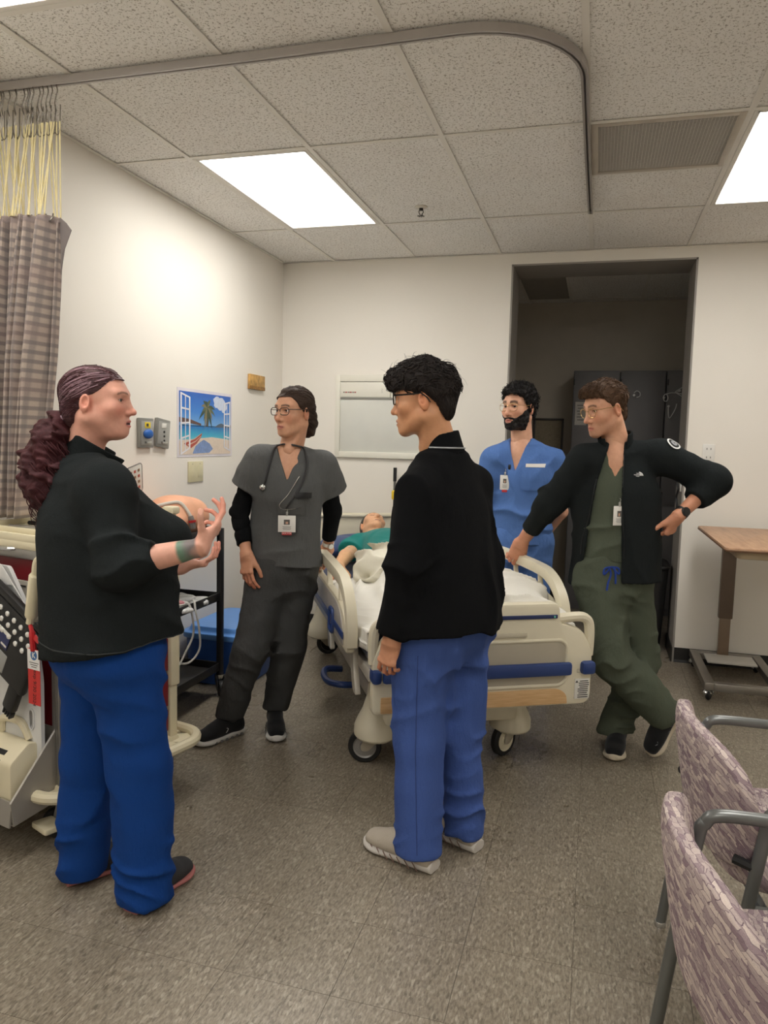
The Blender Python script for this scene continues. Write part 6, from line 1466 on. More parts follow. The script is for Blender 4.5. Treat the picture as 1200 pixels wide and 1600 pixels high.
# base with bumper ring and casters
MB().box((0, 0, .195), (2*hx_+.06, 2*hy_+.06, .05), .02).obj('base', M_CRM, cart)
b = MB(); ring = [Vector((x+.075, y, .205)) for x, y in rrect(2*hx_+.07, 2*hy_+.20, .11, 8)]; b.tube(ring, .022, 10, closed=True); bp = b.obj('bumper', M_CRM, cart)
b = MB()
b.box((hx_+.06, 0, .195), (.11, 2*hy_-.05, .012), .003)
for sy in (-1, 1): b.box((0, sy*(hy_+.06), .195), (2*hx_-.05, .11, .012), .003)
for sx in (1,):
    for sy in (-1, 1): b.box((sx*(hx_+.035), sy*(hy_+.035), .194), (.09, .09, .012), .003, rot=rotm('Z', 45))
b.obj('bumper_tray', M_CRM, cart)
def small_caster(par, x, y, ang, r=.058, m=M_CRM, hubm=M_HUB, top=.175):
    R_ = Matrix.Translation((x, y, 0)) @ rotm('Z', ang); Rx = R_ @ Matrix.Translation((0, -.03, r)) @ rotm('Y', 90)
    o = MB().lathe([(0, -.014), (r-.02, -.014), (r-.004, -.015), (r, -.008), (r, .008), (r-.004, .015), (r-.02, .014), (0, .014)], 28, M=Rx).obj('caster_wheel', M_TYRE, par)
    b = MB()
    for s_ in (-1, 1): b.prism(rnd([(-.045, r-.012), (-.015, r-.012), (.03, top-.03), (.03, top), (-.02, top), (-.045, r+.012)], .012), .005, .001, M=R_ @ Matrix(((0, 0, 1, s_*.021-.0025), (1, 0, 0, 0), (0, 1, 0, 0), (0, 0, 0, 1))))
    b.obj('fork', hubm, o); MB().lathe([(0, top-.032), (.02, top-.032), (.026, top-.02), (.026, top), (0, top)], 18, M=R_).obj('swivel', m, o)
for x, y, a in ((hx_, hy_-.02, 20), (hx_, -hy_+.02, -60), (-hx_+.06, hy_-.02, 60), (-hx_+.08, -hy_+.03, 80)): small_caster(cart, x, y, a)
MB().prism(rnd([(0, -.03), (.10, -.045), (.11, .02), (.02, .04)], .012), .02, .004, M=Matrix.Translation((hx_-.05, -hy_-.06, .075))).obj('brake_pedal', M_CRM, cart)
# push handle with thick grip at the near corner
b = MB(); b.tube(smooth_path([(.30, -hy_-.01, 1.075), (.385, -.36, 1.075), (.405, -.41, 1.06), (.386, -.42, 1.042), (.376, -.42, 1.0), (.37, -.42, .97)], 6), .0125, 10); ph = b.obj('push_handle', M_CRM, cart)
MB().tube([(.381, -.42, 1.0), (.377, -.42, .995), (.352, -.42, .865), (.350, -.42, .855)], [.017, .021, .021, .017], 14).obj('grip', M_CRM, ph)
MB().tube([(.350, -.42, .86), (.343, -.42, .835)], .013, 10).tube([(.345, -.42, .845), (.34, -.34, .84), (.30, -hy_-.02, .84)], .009, 8).obj('grip_end', M_CRM, ph)
# sloping sheet metal side bin
M_BIN = mat('grey_sheet_metal_bin', (168, 163, 154), .42, .35, var=.03)
bin_ = empty('side_bin', (.36, -2.87, 0), CANG, 'grey sheet metal bin with a sloping side hung on the crash cart', 'bin')
pol = [(-.275, .155), (-.275, .42), (-.455, .215), (-.445, .132)]
for x in (.265, -.20): side_prism(MB(), pol, x, .006, .001).obj('side_plate', M_BIN, bin_, smooth=False)
MB().tube([(.268, -.275, .42), (.268, -.455, .215)], .004, 6).obj('folded_edge', mat('bright_bin_edge', (205, 201, 192), .35, .5), bin_)
b = MB(); b.box((.035, -.276, .29), (.46, .006, .26)); b.obj('back_plate', M_BIN, bin_, smooth=False)
b = MB(); b.box((.035, -.451, .173), (.46, .006, .085), rot=rotm('X', -8)); b.obj('front_plate', M_BIN, bin_, smooth=False)
b = MB(); b.box((.035, -.36, .146), (.46, .172, .006), rot=rotm('X', 8)); b.obj('floor_plate', M_BIN, bin_, smooth=False)
MB().box((.235, -.272, .405), (.03, .004, .008)).obj('hanging_slot', mat('dark_slot', (48, 46, 44)), bin_, smooth=False)
# portable suction pump sitting in the bin
su = empty('suction_pump', (.36, -2.87, 0), CANG, 'cream portable suction unit with carry handle sitting in the grey side bin', 'suction unit')
side_prism(MB(), rnd([(-.435, .175), (-.31, .165), (-.31, .37), (-.36, .39), (-.435, .335)], .015), .03, .21, .008).obj('body', M_CRM, su)
side_prism(MB(), rnd([(-.4365, .20), (-.434, .20), (-.400, .362), (-.4365, .332)], .002), .06, .12, .001).obj('front_panel', M_BLKP, su)
MB().box((.11, -.442, .30), (.13, .008, .06), .004, rot=rotm('X', -12)).obj('control_panel', mat('black_control_panel', (30, 28, 28), .3), su)
for k in range(3): MB().ball((.075+.035*k, -.449, .315), .004, seg=8).obj('knob', M_STEEL, su)
MB().tube(smooth_path([(.05, -.335, .385), (.06, -.34, .43), (.10, -.34, .442), (.17, -.34, .438), (.205, -.335, .385)], 5), .014, 10).obj('carry_handle', M_CRM, su)
# white CPR board with a hand slot leaning against the cart
t = empty('cpr_board', (.36, -2.87, 0), CANG, 'white plastic backboard with oval hand slot standing behind the side bin', 'board')
L_ = rrect(.046, .10, .022, 6)
bm = bmesh.new(); outer = rnd([(-.2, .165), (.262, .165), (.266, .60), (.235, .80), (.10, .985), (-.2, .985)], .012); ov = [bm.verts.new((x, 0, z)) for x, z in outer]
hole = [(.214+x*.55, .458+z*.72) for x, z in L_]; hv_ = [bm.verts.new((x, 0, z)) for x, z in hole]
oe = [bm.edges.new((ov[i], ov[(i+1) % len(ov)])) for i in range(len(ov))]; he = [bm.edges.new((hv_[i], hv_[(i+1) % len(hv_)])) for i in range(len(hv_))]
bmesh.ops.triangle_fill(bm, use_beauty=True, edges=oe+he)
r_ = bmesh.ops.extrude_face_region(bm, geom=bm.faces[:]); bmesh.ops.translate(bm, verts=[e for e in r_['geom'] if isinstance(e, bmesh.types.BMVert)], vec=(0, .014, 0)); bmesh.ops.recalc_face_normals(bm, faces=bm.faces)
bm.transform(Matrix.Translation((0, -.332, 0))); me = bpy.data.meshes.new('board'); bm.to_mesh(me); bm.free(); link_mesh('board', me, M_WHTP, t)
MB().tube([(x, -.3335, z) for x, z in hole], .0035, 6, closed=True).obj('slot_rim', M_WHTP, t)
# black slanted case with rows of white buttons hung in front of the board
dv = empty('button_case', (.36, -2.87, 0), CANG, 'black plastic case with rows of white round buttons hanging on the cart side', 'medical case')
tilt = rotm('Y', 28); Md = Matrix.Translation((.17, -.375, .71)) @ tilt
def dbox(n, c, s_, m, bev=.004, par=dv): return MB().box(c, s_, bev, M=Md).obj(n, m, par)
fr0 = dbox('case_frame', (-.05, 0, .02), (.36, .03, .26), M_BLKP, .014)
dbox('upper_bar', (-.02, 0, .165), (.34, .028, .03), M_BLKP, .010); dbox('bar_link', (.07, 0, .148), (.02, .02, .04), M_BLKP); dbox('bar_link', (-.08, 0, .148), (.02, .02, .04), M_BLKP)
dbox('lower_leg', (.085, 0, -.145), (.06, .03, .11), M_BLKP, .012)
dbox('grey_window', (-.06, -.012, -.055), (.15, .012, .075), mat('smoky_grey_panel', (150, 150, 146), .4), .006)
lb = dbox('blue_label', (-.075, -.0165, .022), (.15, .002, .05), mat('navy_label', (40, 48, 92), .4), .0005)
MB().box((-.075, -.0165, .055), (.15, .002, .014), .0004, M=Md).obj('label_header', mat('white_label', (226, 224, 216)), lb)
for k in range(3): MB().box((-.12+.05*k, -.0180, .01), (.03, .001, .007), M=Md).obj('label_print_line', M_LBLW, lb)
bt = MB().lathe([(0, 0), (.0095, 0), (.0095, .003), (.008, .005), (0, .005)], 16).mesh('button'); bt.materials.append(mat('white_button', (228, 226, 220), .4)); bt.shade_smooth()
for r2 in range(3):
    for c2 in range(6):
        o = link_mesh('button', bt, None, dv); o.matrix_local = Md @ Matrix.Translation((-.15+.04*c2+(.02 if r2 % 2 else 0)+.02, -.015, .128-.034*(r2)-.008)) @ rotm('X', 90)
for k in range(4): MB().box((.075+.012*k, -.004, -.205), (.008, .02, .022), .002, M=Md).obj('latch_tooth', M_BLKP, dv)
# white folder sheet leaning above it
MB().prism(rnd([(-.05, .90), (.15, .93), (.215, .872), (.10, .985), (.04, 1.02), (-.05, 1.02)], .002), .003, M=Matrix(((1, 0, 0, 0), (0, 0, 1, -.352), (0, 1, 0, 0), (0, 0, 0, 1)))).obj('paper_sheet', mat('white_paper', (228, 227, 224), .7), None, (.36, -2.87, 0), smooth=False)
o = bpy.data.objects['paper_sheet']; o.rotation_euler = (0, 0, CANG); tag(o, 'white paper sheet tucked behind the black button case', 'paper')
# red hanging inspection tag
tg = empty('inspection_tag', (.36, -2.87, 0), CANG, 'red hanging tag with a white header and blue K logo on the cart handle', 'tag')
MB().box((.374, -.43, .664), (.062, .0015, .185), .001).obj('card', mat('red_tag_card', (196, 44, 40), .5), tg, smooth=False)
MB().box((.374, -.4312, .722), (.062, .0012, .066), .0005).obj('header', mat('white_paper', (228, 227, 224)), tg, smooth=False)
MB().lathe([(0, 0), (.016, 0), (.016, .0008), (0, .0008)], 24, M=Matrix.Translation((.376, -.4318, .737)) @ rotm('X', 90)).obj('logo_disc', mat('logo_blue', (52, 104, 160), .5), tg)
text('logo_letter', 'K', .026, mat('white_paper', (228, 227, 224)), tg, frame((.376, -.4328, .737), (1, 0, 0), (0, 0, 1), (0, -1, 0)), .0003, bold=.0006)
for k in range(3): MB().box((.376, -.4320, .712-.007*k), (.046-.01*k, .0006, .0022)).obj('header_print', mat('label_black_print', (60, 58, 56)), tg, smooth=False)
text('handwriting', 'exp 9/30 2024', .021, mat('pen_ink', (54, 22, 22), .7), tg, frame((.376, -.4312, .628), (-.06, 0, -1), (1, 0, -.06), (0, -1, 0)), .0002)
MB().tube(smooth_path([(.373, -.43, .752), (.372, -.432, .79), (.366, -.43, .815), (.352, -.425, .83)], 5), [.010]*10+[.007]*6, 8).obj('strap', mat('red_plastic_strap', (186, 34, 38), .4), tg)
MB().prism(rnd([(0, 0), (.03, -.012), (.036, .0), (.012, .02)], .006), .004, .001, M=Matrix(((1, 0, 0, .378), (0, 0, 1, -.436), (0, 1, 0, .79), (0, 0, 0, 1)))).obj('seal_tab', mat('red_plastic_strap', (186, 34, 38)), tg)
# loose things on top of the cart
def on_cart(name, label, cat): return empty(name, (.36, -2.87, 0), CANG, label, cat)
t = on_cart('tray', 'shallow cream instrument tray on top of the crash cart', 'tray'); b = MB()
b.box((-.02, -.10, 1.08), (.46, .26, .008), .003); b.obj('floor', M_CRM, t)
for c, s_ in (((-.02, -.23, 1.092), (.46, .008, .028)), ((-.02, .03, 1.092), (.46, .008, .028)), ((.21, -.10, 1.092), (.008, .26, .028)), ((-.25, -.10, 1.092), (.008, .26, .028))): MB().box(c, s_, .003).obj('wall', M_CRM, t)
for k, (x0, y0, x1, y1, rad_) in enumerate(((-.16, -.15, .12, -.10, .007), (-.10, -.05, .15, -.14, .006), (-.2, -.04, .05, -.01, .008))):
    t = on_cart('laryngoscope_handle', ('steel instrument lying across the cart tray, nearest the camera', 'steel instrument lying slanted in the middle of the cart tray', 'dark instrument lying at the back of the cart tray')[k], 'instrument')
    MB().tube([(x0, y0, 1.084+rad_), (x0*.4+x1*.6, y0*.4+y1*.6, 1.084+rad_)], rad_, 10).obj('handle', M_STEEL if k != 2 else M_BLKP, t); MB().tube([(x0*.4+x1*.6, y0*.4+y1*.6, 1.084+rad_), (x1, y1, 1.084+rad_)], rad_*.6, 8).obj('blade', M_BLKP if k == 0 else M_STEEL, t)
t = on_cart('grey_cable', 'grey cable looping over the back of the crash cart', 'cable'); MB().tube(smooth_path([(-.25, .0, 1.09), (-.2, .10, 1.14), (-.08, .14, 1.17), (.02, .13, 1.16), (.10, .10, 1.12), (.16, .06, 1.09)], 6), .006, 8).obj('cord', mat('grey_cable_jacket', (176, 172, 164), .5), t)
# ---------------------------------------------------------------- rubber torso trainer lying on the utility cart
tr = Vol((-.19, -.36, -.01), (.19, .36, .30), .006)
tr.sect([(0, -.30, .08), (0, -.1, .085), (0, .08, .095), (0, .2, .09)], [.10, .12, .135, .125], [.07, .08, .095, .085], (1, 0, 0), k=0)
tr.ell((.06, .17, .115), (.075, .085, .085), k=.05); tr.ell((-.07, .17, .115), (.075, .085, .085), k=.05); tr.ell((0, .06, .16), (.10, .12, .06), k=.05)
tr.plane((0, 0, .002), (0, 0, -1)); V, Q = tr.mesh(); V = relax(V, Q, 2)
TRL = (.19, -1.925, .9195)
to = link_mesh('torso_trainer', np_mesh('torso_trainer', V, Q), mat('peach_rubber_skin', (232, 172, 138), .5, var=.08, vscale=14), None, TRL); tag(to, 'peach rubber chest trainer lying on top of the black utility cart', 'manikin')
bt_ = bvh_of(to)
P = [bt_.ray_cast(Vector((x, y, .5)), Vector((0, 0, -1)))[0]+Vector((0, 0, .008)) for x, y in ((-.06, -.2), (0, -.12), (.05, -.05), (.09, .0))]+[Vector((.135, .02, .12)), Vector((.145, .02, .085))]
t = empty('sensor_cable', TRL, 0, 'white sensor cable with a plug draped over the peach chest trainer', 'cable')
MB().tube(smooth_path(P, 5), .009, 8).obj('cord', mat('off_white_cable', (208, 202, 192), .5), t); MB().tube([P[-2], P[-1], P[-1]+Vector((.006, 0, -.03))], [.014, .018, .013], 10).obj('plug', mat('grey_plug', (120, 116, 112), .5), t)
MB().tube([P[-1]+Vector((0, 0, .014)), P[-1]+Vector((.002, 0, .002))], .0195, 10).obj('red_band', mat('red_plastic_strap', (186, 34, 38)), t)
t = empty('icon_card', (.10, -2.06, .92), 0, 'small white card of printed icons standing behind the chest trainer', 'card'); Mc = Matrix.Translation((0, 0, .305)) @ rotm('Y', 8) @ rotm('Z', 90) @ rotm('Y', -14)
MB().box((0, 0, 0), (.12, .004, .15), .002, M=Mc).obj('card', mat('white_label', (226, 224, 216)), t)
MB().tube([(x, 0, z) for x, z in rrect(.125, .155, .02, 4)], .003, 6, closed=True, M=Mc).obj('card_rim', mat('grey_plug', (120, 116, 112)), t)
for i in range(3):
    for j in range(4): MB().box((-.032+.032*i, -.003, .045-.03*j), (.016, .001, .014), M=Mc).obj('icon', mat('icon_red', (186, 96, 84), .6) if (i+j) % 2 else mat('icon_brown', (150, 120, 92), .6), t, smooth=False)
MB().tube([(0, .0, .0), (0, 0, .25)], .006, 8).obj('stem', M_STEEL, t)
# ---------------------------------------------------------------- black utility cart along the wall
uc = empty('utility_cart', (.185, -1.99, 0), 0, 'black three shelf utility cart along the wall behind the crash cart', 'cart')
M_BST = mat('black_powder_coat', (36, 36, 38), .4, .2, var=.05); M_BSH = mat('dark_grey_shelf', (62, 60, 58), .5, .2, var=.05)
ux, uy = .165, .362
for sx in (-1, 1):
    for sy in (-1, 1): MB().box((sx*ux, sy*uy, .52), (.032, .032, .86), .004).obj('post', M_BST, uc)
for z in (.165, .565, .935):
    s_ = MB().box((0, 0, z-.02), (2*ux, 2*uy, .006), .001).obj('shelf', M_BSH, uc)
    for sx in (-1, 1): MB().box((sx*ux, 0, z), (.008, 2*uy-.03, .045), .002).obj('shelf_lip', M_BST, s_)
    for sy in (-1, 1): MB().box((0, sy*uy, z), (2*ux-.03, .008, .045), .002).obj('shelf_lip', M_BST, s_)
for sx in (-1, 1):
    for sy in (-1, 1): small_caster(uc, sx*ux, sy*uy, 30*sx+10*sy, r=.045, m=M_STEEL, hubm=M_BST, top=.12)
# things on its middle shelf: clear packages and a coil of tubing
M_FILM = NT('clear_crinkled_film'); M_FILM.base((.86, .86, .85, 1)); M_FILM.set(rough=.15, spec=.6); M_FILM.bump(M_FILM.noise(M_FILM.coord('Object'), 90, 3), .8, .01); M_FILM = M_FILM.m
for k, (x, y, a, lab) in enumerate(((.06, .20, 20, 'crinkled clear supply packet at the far end of the black cart shelf'), (.08, .02, -35, 'crinkled clear supply packet in the middle of the black cart shelf'), (.02, .11, 70, 'crinkled clear supply packet lying on another on the black cart shelf'))):
    v = Vol((-.14, -.1, -.01), (.14, .1, .06), .005); v.box((0, 0, .014), (.11, .065, .011), r=.009, k=0); v.disp(lambda P: .007*folds(P, (1, .6, .4), 18, 3+k)+.004*sn(P, 60, k)); v.plane((0, 0, .001), (0, 0, -1))
    V, Q = v.mesh(); o = link_mesh('supply_packet', np_mesh('supply_packet', V, Q), M_FILM, None, (.185+x, -1.99+y, .549+(.024 if k == 2 else 0))); o.rotation_euler = (0, 0, math.radians(a)); tag(o, lab, 'packet', 'clear supply packets')
t = empty('oxygen_tubing', (.33, -1.99, .0), 0, 'white oxygen tubing looping down from the black cart shelf', 'tubing'); M_WT = mat('white_vinyl_tube', (222, 220, 214), .35)
for pts in ([(-.05, .10, .57), (.02, .07, .60), (.05, .04, .56), (.06, .06, .45), (.05, .08, .34), (.02, .03, .28), (-.01, -.04, .30), (-.02, -.06, .38)], [(-.04, .0, .575), (.03, .0, .60), (.045, .02, .52), (.03, .05, .42), (.01, .0, .33), (0, -.05, .27)]): MB().tube(smooth_path(pts, 6), .0055, 8).obj('tube', M_WT, t)
MB().tube([(.0, -.045, .285), (.0, -.05, .26)], .010, 8).obj('green_connector', mat('green_connector', (44, 128, 72), .5), t)
b = MB()
for k in range(4): b.tube([Vector((-.03+.035*math.cos(a)+.004*k, .0+.045*math.sin(a), .568+.009*k)) for a in np.linspace(0, 2*PI, 20, endpoint=False)], .0045, 7, closed=True)
b.obj('coil', M_WT, t); MB().ball((-.01, -.01, .60), .02, scale=(1.3, 1, .7)).obj('pink_cap', mat('pink_cap', (190, 120, 128), .5), t)
t = empty('power_plug', (.30, -2.02, .64), 0, 'small black power plug hanging above the black cart shelf', 'plug'); MB().tube([(0, 0, .28), (0, .0, .1), (0, 0, .04)], .004, 8).obj('cord', M_BLKP, t); MB().box((0, 0, .015), (.03, .024, .05), .006).obj('body', M_BLKP, t); MB().box((-.006, 0, -.018), (.002, .006, .018)).box((.006, 0, -.018), (.002, .006, .018)).obj('prongs', M_STEEL, t)
# ---------------------------------------------------------------- blue storage bin with lid on the floor
bb = empty('storage_bin', (.245, -1.24, 0), 0, 'blue plastic storage bin with a lid on the floor by the wall', 'storage bin'); M_BLUEB = mat('blue_bin_plastic', (52, 96, 176), .35, var=.04); M_BLUEL = mat('light_blue_lid_plastic', (98, 152, 222), .35, var=.04)
v = Vol((-.26, -.34, -.01), (.26, .34, .32), .008); v.sect([(0, 0, 0.001), (0, 0, .14), (0, 0, .285)], [.19, .20, .208], [.26, .27, .278], (1, 0, 0), k=0, p=7.0); V, Q = v.mesh(); link_mesh('body', np_mesh('body', V, Q), M_BLUEB, bb)
v = Vol((-.28, -.36, .26), (.28, .36, .39), .007); v.sect([(0, 0, .275), (0, 0, .31)], [.222, .222], [.292, .292], (1, 0, 0), k=0, p=7.0); v.sect([(0, 0, .30), (0, 0, .345)], [.20, .185], [.27, .255], (1, 0, 0), k=.012, p=7.0); V, Q = v.mesh(); link_mesh('lid', np_mesh('lid', V, Q), M_BLUEL, bb)
# ================================================================ patterned armchairs
def chair_fabric():
    t = NT('woven_mauve_leaf_fabric'); tc = t.n('ShaderNodeTexCoord'); sp = t.n('ShaderNodeSeparateXYZ'); t.l(tc.outputs['Object'], sp.inputs[0])
    U = sp.outputs[1]; W = t.math('ADD', sp.outputs[2], sp.outputs[0]); nz = t.noise(tc.outputs['Object'], 38, 2)
    def weave(sgn, off):
        a = t.math('MULTIPLY_ADD', W, sgn*.55, U); cb = t.n('ShaderNodeCombineXYZ'); t.l(t.math('MULTIPLY_ADD', nz, .03, a), cb.inputs[0]); t.l(t.math('MULTIPLY_ADD', nz, .02, W), cb.inputs[1]); cb.inputs[2].default_value = off
        br = t.n('ShaderNodeTexBrick'); br.inputs['Scale'].default_value = 1; br.inputs['Brick Width'].default_value = .022; br.inputs['Row Height'].default_value = .0115; br.inputs['Mortar Size'].default_value = .0007; br.inputs['Mortar Smooth'].default_value = .6; br.inputs['Bias'].default_value = .05
        br.inputs['Color1'].default_value = srgb(220, 205, 196); br.inputs['Color2'].default_value = srgb(142, 122, 130); br.inputs['Mortar'].default_value = srgb(122, 104, 114); t.l(cb.outputs[0], br.inputs['Vector']); return br
    b1, b2 = weave(1, 0), weave(-1, .3)
    rows = t.ramp(t.math('FRACT', t.math('MULTIPLY', W, 43.5)), [(.49, (0, 0, 0)), (.51, (1, 1, 1))], 'CONSTANT')
    c = t.mix(rows, b1.outputs['Color'], b2.outputs['Color']); n = t.noise(tc.outputs['Object'], 700, 2)
    t.base(t.mix(1.0, c, t.ramp(n, [(.3, (.84,)*3), (.7, (1.06,)*3)]), 'MULTIPLY')); t.set(rough=.9, spec=.2)
    t.bump(t.math('MULTIPLY_ADD', n, .4, t.math('MULTIPLY', b1.outputs['Fac'], -.6)), .5, .003); return t.m
M_CHF = chair_fabric(); M_CHT = mat('grey_green_tube_enamel', (112, 114, 112), .3, .45, var=.04)
def make_chair(loc, rz, label):
    t = empty('armchair', loc, rz, label, 'chair', 'patterned armchairs')
    # curved upholstered back: wraps slightly forward at the sides, rounded top
    v = Vol((-.33, -.30, .40), (-.10, .30, .80), .006); n = 26
    ys_ = np.linspace(-.245, .245, n)
    def fn(P):
        x, y, z = P; xc = -.262+.9*y*y-.16*(z-.6)          # mid-surface, leaning back
        e = (np.abs(y)/.255)**3.2+(np.abs(z-.598)/.155)**3.2; d1 = (e**(1/3.2)-1)*.155; d2 = np.abs(x-xc)-.024+.012*np.clip(e, 0, 1)**2
        return np.sqrt(np.maximum(d1, 0)**2+np.maximum(d2, 0)**2)+np.minimum(np.maximum(d1, d2), 0)-.004
    v._op((-.32, -.29, .42), (-.12, .29, .79), fn, 0, '+'); V, Q = v.mesh(); link_mesh('backrest', np_mesh('backrest', relax(V, Q, 1), Q), M_CHF, t)
    v = Vol((-.27, -.29, .38), (.31, .29, .52), .007); v.sect([(0.02, 0, .41), (.02, 0, .44), (.02, 0, .475)], [.245, .252, .238], [.235, .245, .23], (1, 0, 0), k=0, p=3.6); v.ell((.02, 0, .468), (.19, .18, .022), k=.03); V, Q = v.mesh(); link_mesh('seat', np_mesh('seat', relax(V, Q, 1), Q), M_CHF, t)
    for sy in (-1, 1):
        y = sy*.268
        P = smooth_path([(-.262, y-sy*.01, .0), (-.215, y, .35), (-.178, y, .60), (-.165, y, .635), (-.135, y, .655), (0, y, .652), (.13, y, .645), (.18, y, .63), (.20, y, .59), (.205, y, .35), (.215, y, .0)], 5)
        fr_ = MB().tube(P, .0145, 12).obj('side_frame', M_CHT, t)
        for q in (P[0], P[-1]): MB().lathe([(0, 0), (.017, 0), (.017, .012), (.0155, .016), (0, .016)], 16, M=Matrix.Translation((q.x, q.y, 0))).obj('glide', M_STEEL, fr_)
        MB().tube([(-.195, y, .50), (-.235, y-sy*.03, .505)], .012, 8).ball((-.193, y-sy*.012, .50), .014, seg=10).obj('back_bracket', M_BLKP, t)
        MB().tube([(.208, y, .40), (-.21, y, .40)], .011, 8).obj('seat_rail', M_CHT, t)
    for x in (-.17, .17): MB().tube([(x, -.262, .40), (x, .262, .40)], .011, 8).obj('cross_rail', M_CHT, t)
    return t
make_chair((2.888, -3.25, 0), .14, 'mauve patterned armchair further from the camera, behind the nearest one')
make_chair((2.80, -3.88, 0), .12, 'mauve patterned armchair nearest the camera at the bottom right')
# ================================================================ overbed table against the back wall
ot = empty('overbed_table', (3.2, -.6, 0), 0, 'wood topped overbed table on a grey wheeled base against the back wall', 'table')
def walnut():
    t = NT('tan_wood_laminate'); co = t.coord('Object', (6, .7, 6)); n = t.noise(co, 5, 5, .65)
    t.base(t.ramp(n, [(.3, srgb(160, 122, 92)), (.5, srgb(182, 142, 110)), (.7, srgb(196, 158, 126))])); t.set(rough=.42); return t.m
MB().prism(rnd([(-.205, .485), (-.205, -.62), (.255, -.62), (.255, .485)], .03), .022, .006, M=Matrix.Translation((0, 0, .93))).obj('tabletop', walnut(), ot)
MB().prism(rnd([(-.207, .487), (-.207, -.622), (.257, -.622), (.257, .487)], .03), .010, .003, M=Matrix.Translation((0, 0, .932))).obj('edge_band', mat('brown_edge_band', (120, 88, 64), .5), ot)
b = MB(); b.prism(rnd([(-.14, .47), (-.14, -.56), (.19, -.56), (.19, .47)], .03), .045, .015, M=Matrix.Translation((0, 0, .887))); b.obj('apron', mat('beige_apron', (196, 178, 148), .5), ot)
MB().box((.0, .50, .62), (.085, .05, .54), .006).obj('column_sleeve', mat('brown_column_paint', (104, 88, 74), .45, var=.04), ot)
MB().box((.0, .50, .22), (.066, .038, .30), .004).obj('column', mat('light_brown_column', (128, 108, 88), .4), ot)
M_BASE = mat('satin_steel_base', (150, 146, 140), .32, .8, var=.05)
for nm, c, s_ in (('base_rail', (-.17, .19, .085), (.055, .74, .045)), ('base_rail', (.21, .19, .085), (.055, .74, .045)), ('base_crossbar', (.02, -.16, .085), (.33, .05, .045)), ('base_crossbar', (.02, .53, .085), (.33, .06, .045))): MB().box(c, s_, .004).obj(nm, M_BASE, ot)
MB().box((.02, .34, .115), (.29, .19, .012), .003).obj('base_plate', mat('light_grey_base_plate', (196, 192, 184), .4), ot)
for x, y in ((-.17, -.15), (.21, -.15), (-.17, .53), (.21, .53)):
    o = MB().ball((x, y-.01, .03), .03, seg=16, scale=(.62, 1, 1)).obj('caster_ball', M_TYRE, ot); MB().lathe([(0, .034), (.03, .030), (.033, .045), (.02, .062), (0, .064)], 18, M=Matrix.Translation((x, y, 0))).obj('chrome_hood', M_STEEL, o)
# ================================================================ dim side room behind the opening
M_LOCK = mat('grey_locker_enamel', (104, 102, 102), .5, .1, var=.04)
for k, (x0, x1, lab) in enumerate(((2.115, 2.50, 'tall grey cabinet in the side room with a paper notice on its door'), (2.505, 2.875, 'tall grey cabinet in the side room, middle one of three'), (2.88, 3.27, 'tall grey cabinet in the side room with wire hooks, half hidden by the wall'))):
    t = empty('storage_cabinet', ((x0+x1)/2, 1.66, 0), 0, lab, 'cabinet', 'grey cabinets in the side room'); wd = x1-x0
    MB().box((0, 0, 1.05), (wd, .44, 2.10), .004).obj('body', M_LOCK, t)
    for z0, z1 in ((.06, .95), (.97, 2.08)):
        d = MB().box((0, -.228, (z0+z1)/2), (wd-.012, .018, z1-z0), .003).obj('door', M_LOCK, t); MB().box((wd/2-.04, -.245, (z0+z1)/2-.05), (.012, .016, .10), .003).obj('handle', M_STEEL, d)
        for zz in (z0+.08, z1-.08): MB().box((-wd/2+.008, -.240, zz), (.012, .010, .05), .002).obj('hinge', M_BLKP, d)
o = MB().box((0, 0, 0), (.10, .002, .20)).obj('paper_notice', mat('grey_notice_paper', (176, 172, 164), .7), None, (2.19, 1.419, 1.73), smooth=False); tag(o, 'paper notice taped to the grey cabinet door in the side room', 'notice')
b = MB()
for k in range(6): b.box((0, -.0016, .07-.025*k), (.07-.012*(k % 2), .001, .007))
b.obj('notice_print', mat('notice_grey_print', (96, 92, 88), .7), o, smooth=False)['kind'] = 'stuff'
t = empty('notice_board', (1.89, 1.885, 1.42), 0, 'framed tan notice board on the side room wall beside the bearded man', 'notice board')
MB().box((0, 0, 0), (.24, .012, .52), .002).obj('board', mat('tan_cork', (150, 138, 116), .9, var=.12, vscale=60), t)
for c, s_ in (((-.13, -.004, 0), (.02, .02, .56)), ((.13, -.004, 0), (.02, .02, .56)), ((0, -.004, .27), (.28, .02, .02)), ((0, -.004, -.27), (.28, .02, .02))): MB().box(c, s_, .003).obj('frame', mat('dark_board_frame', (60, 54, 48), .5), t)
M_WIRE = mat('white_coated_wire', (206, 206, 204), .35)
def hook(loc, rz, pts, lab):
    t = empty('wire_hanger', loc, rz, lab, 'hanger', 'wire hangers on the cabinets'); MB().tube(smooth_path(pts, 4), .004, 7).obj('wire', M_WIRE, t); MB().tube([(0, .0, .0), (0, -.02, 0)], .010, 8).obj('hook_base', M_WIRE, t)
hook((2.86, 1.408, 1.87), 0, [(0, -.01, .02), (.015, -.03, .03), (.03, -.03, 0), (.02, -.03, -.03), (0, -.02, -.02), (.0, -.03, .02), (.06, -.03, .04), (.15, -.03, .03)], 'white wire hanger hooked at the edge of the middle cabinet')
hook((2.90, 1.408, 1.80), 0, [(0, -.01, 0), (0, -.03, -.05), (.012, -.03, -.10), (.05, -.03, -.03), (.062, -.03, .02)], 'white wire hook below the hanger on the half hidden cabinet')
hook((2.98, 1.408, 1.93), 0, [(0, -.01, 0), (-.03, -.03, -.02), (-.02, -.03, .0), (.10, -.03, .06), (.10, -.03, -.08), (-.03, -.03, -.02)], 'triangular wire hanger beside the opening edge')
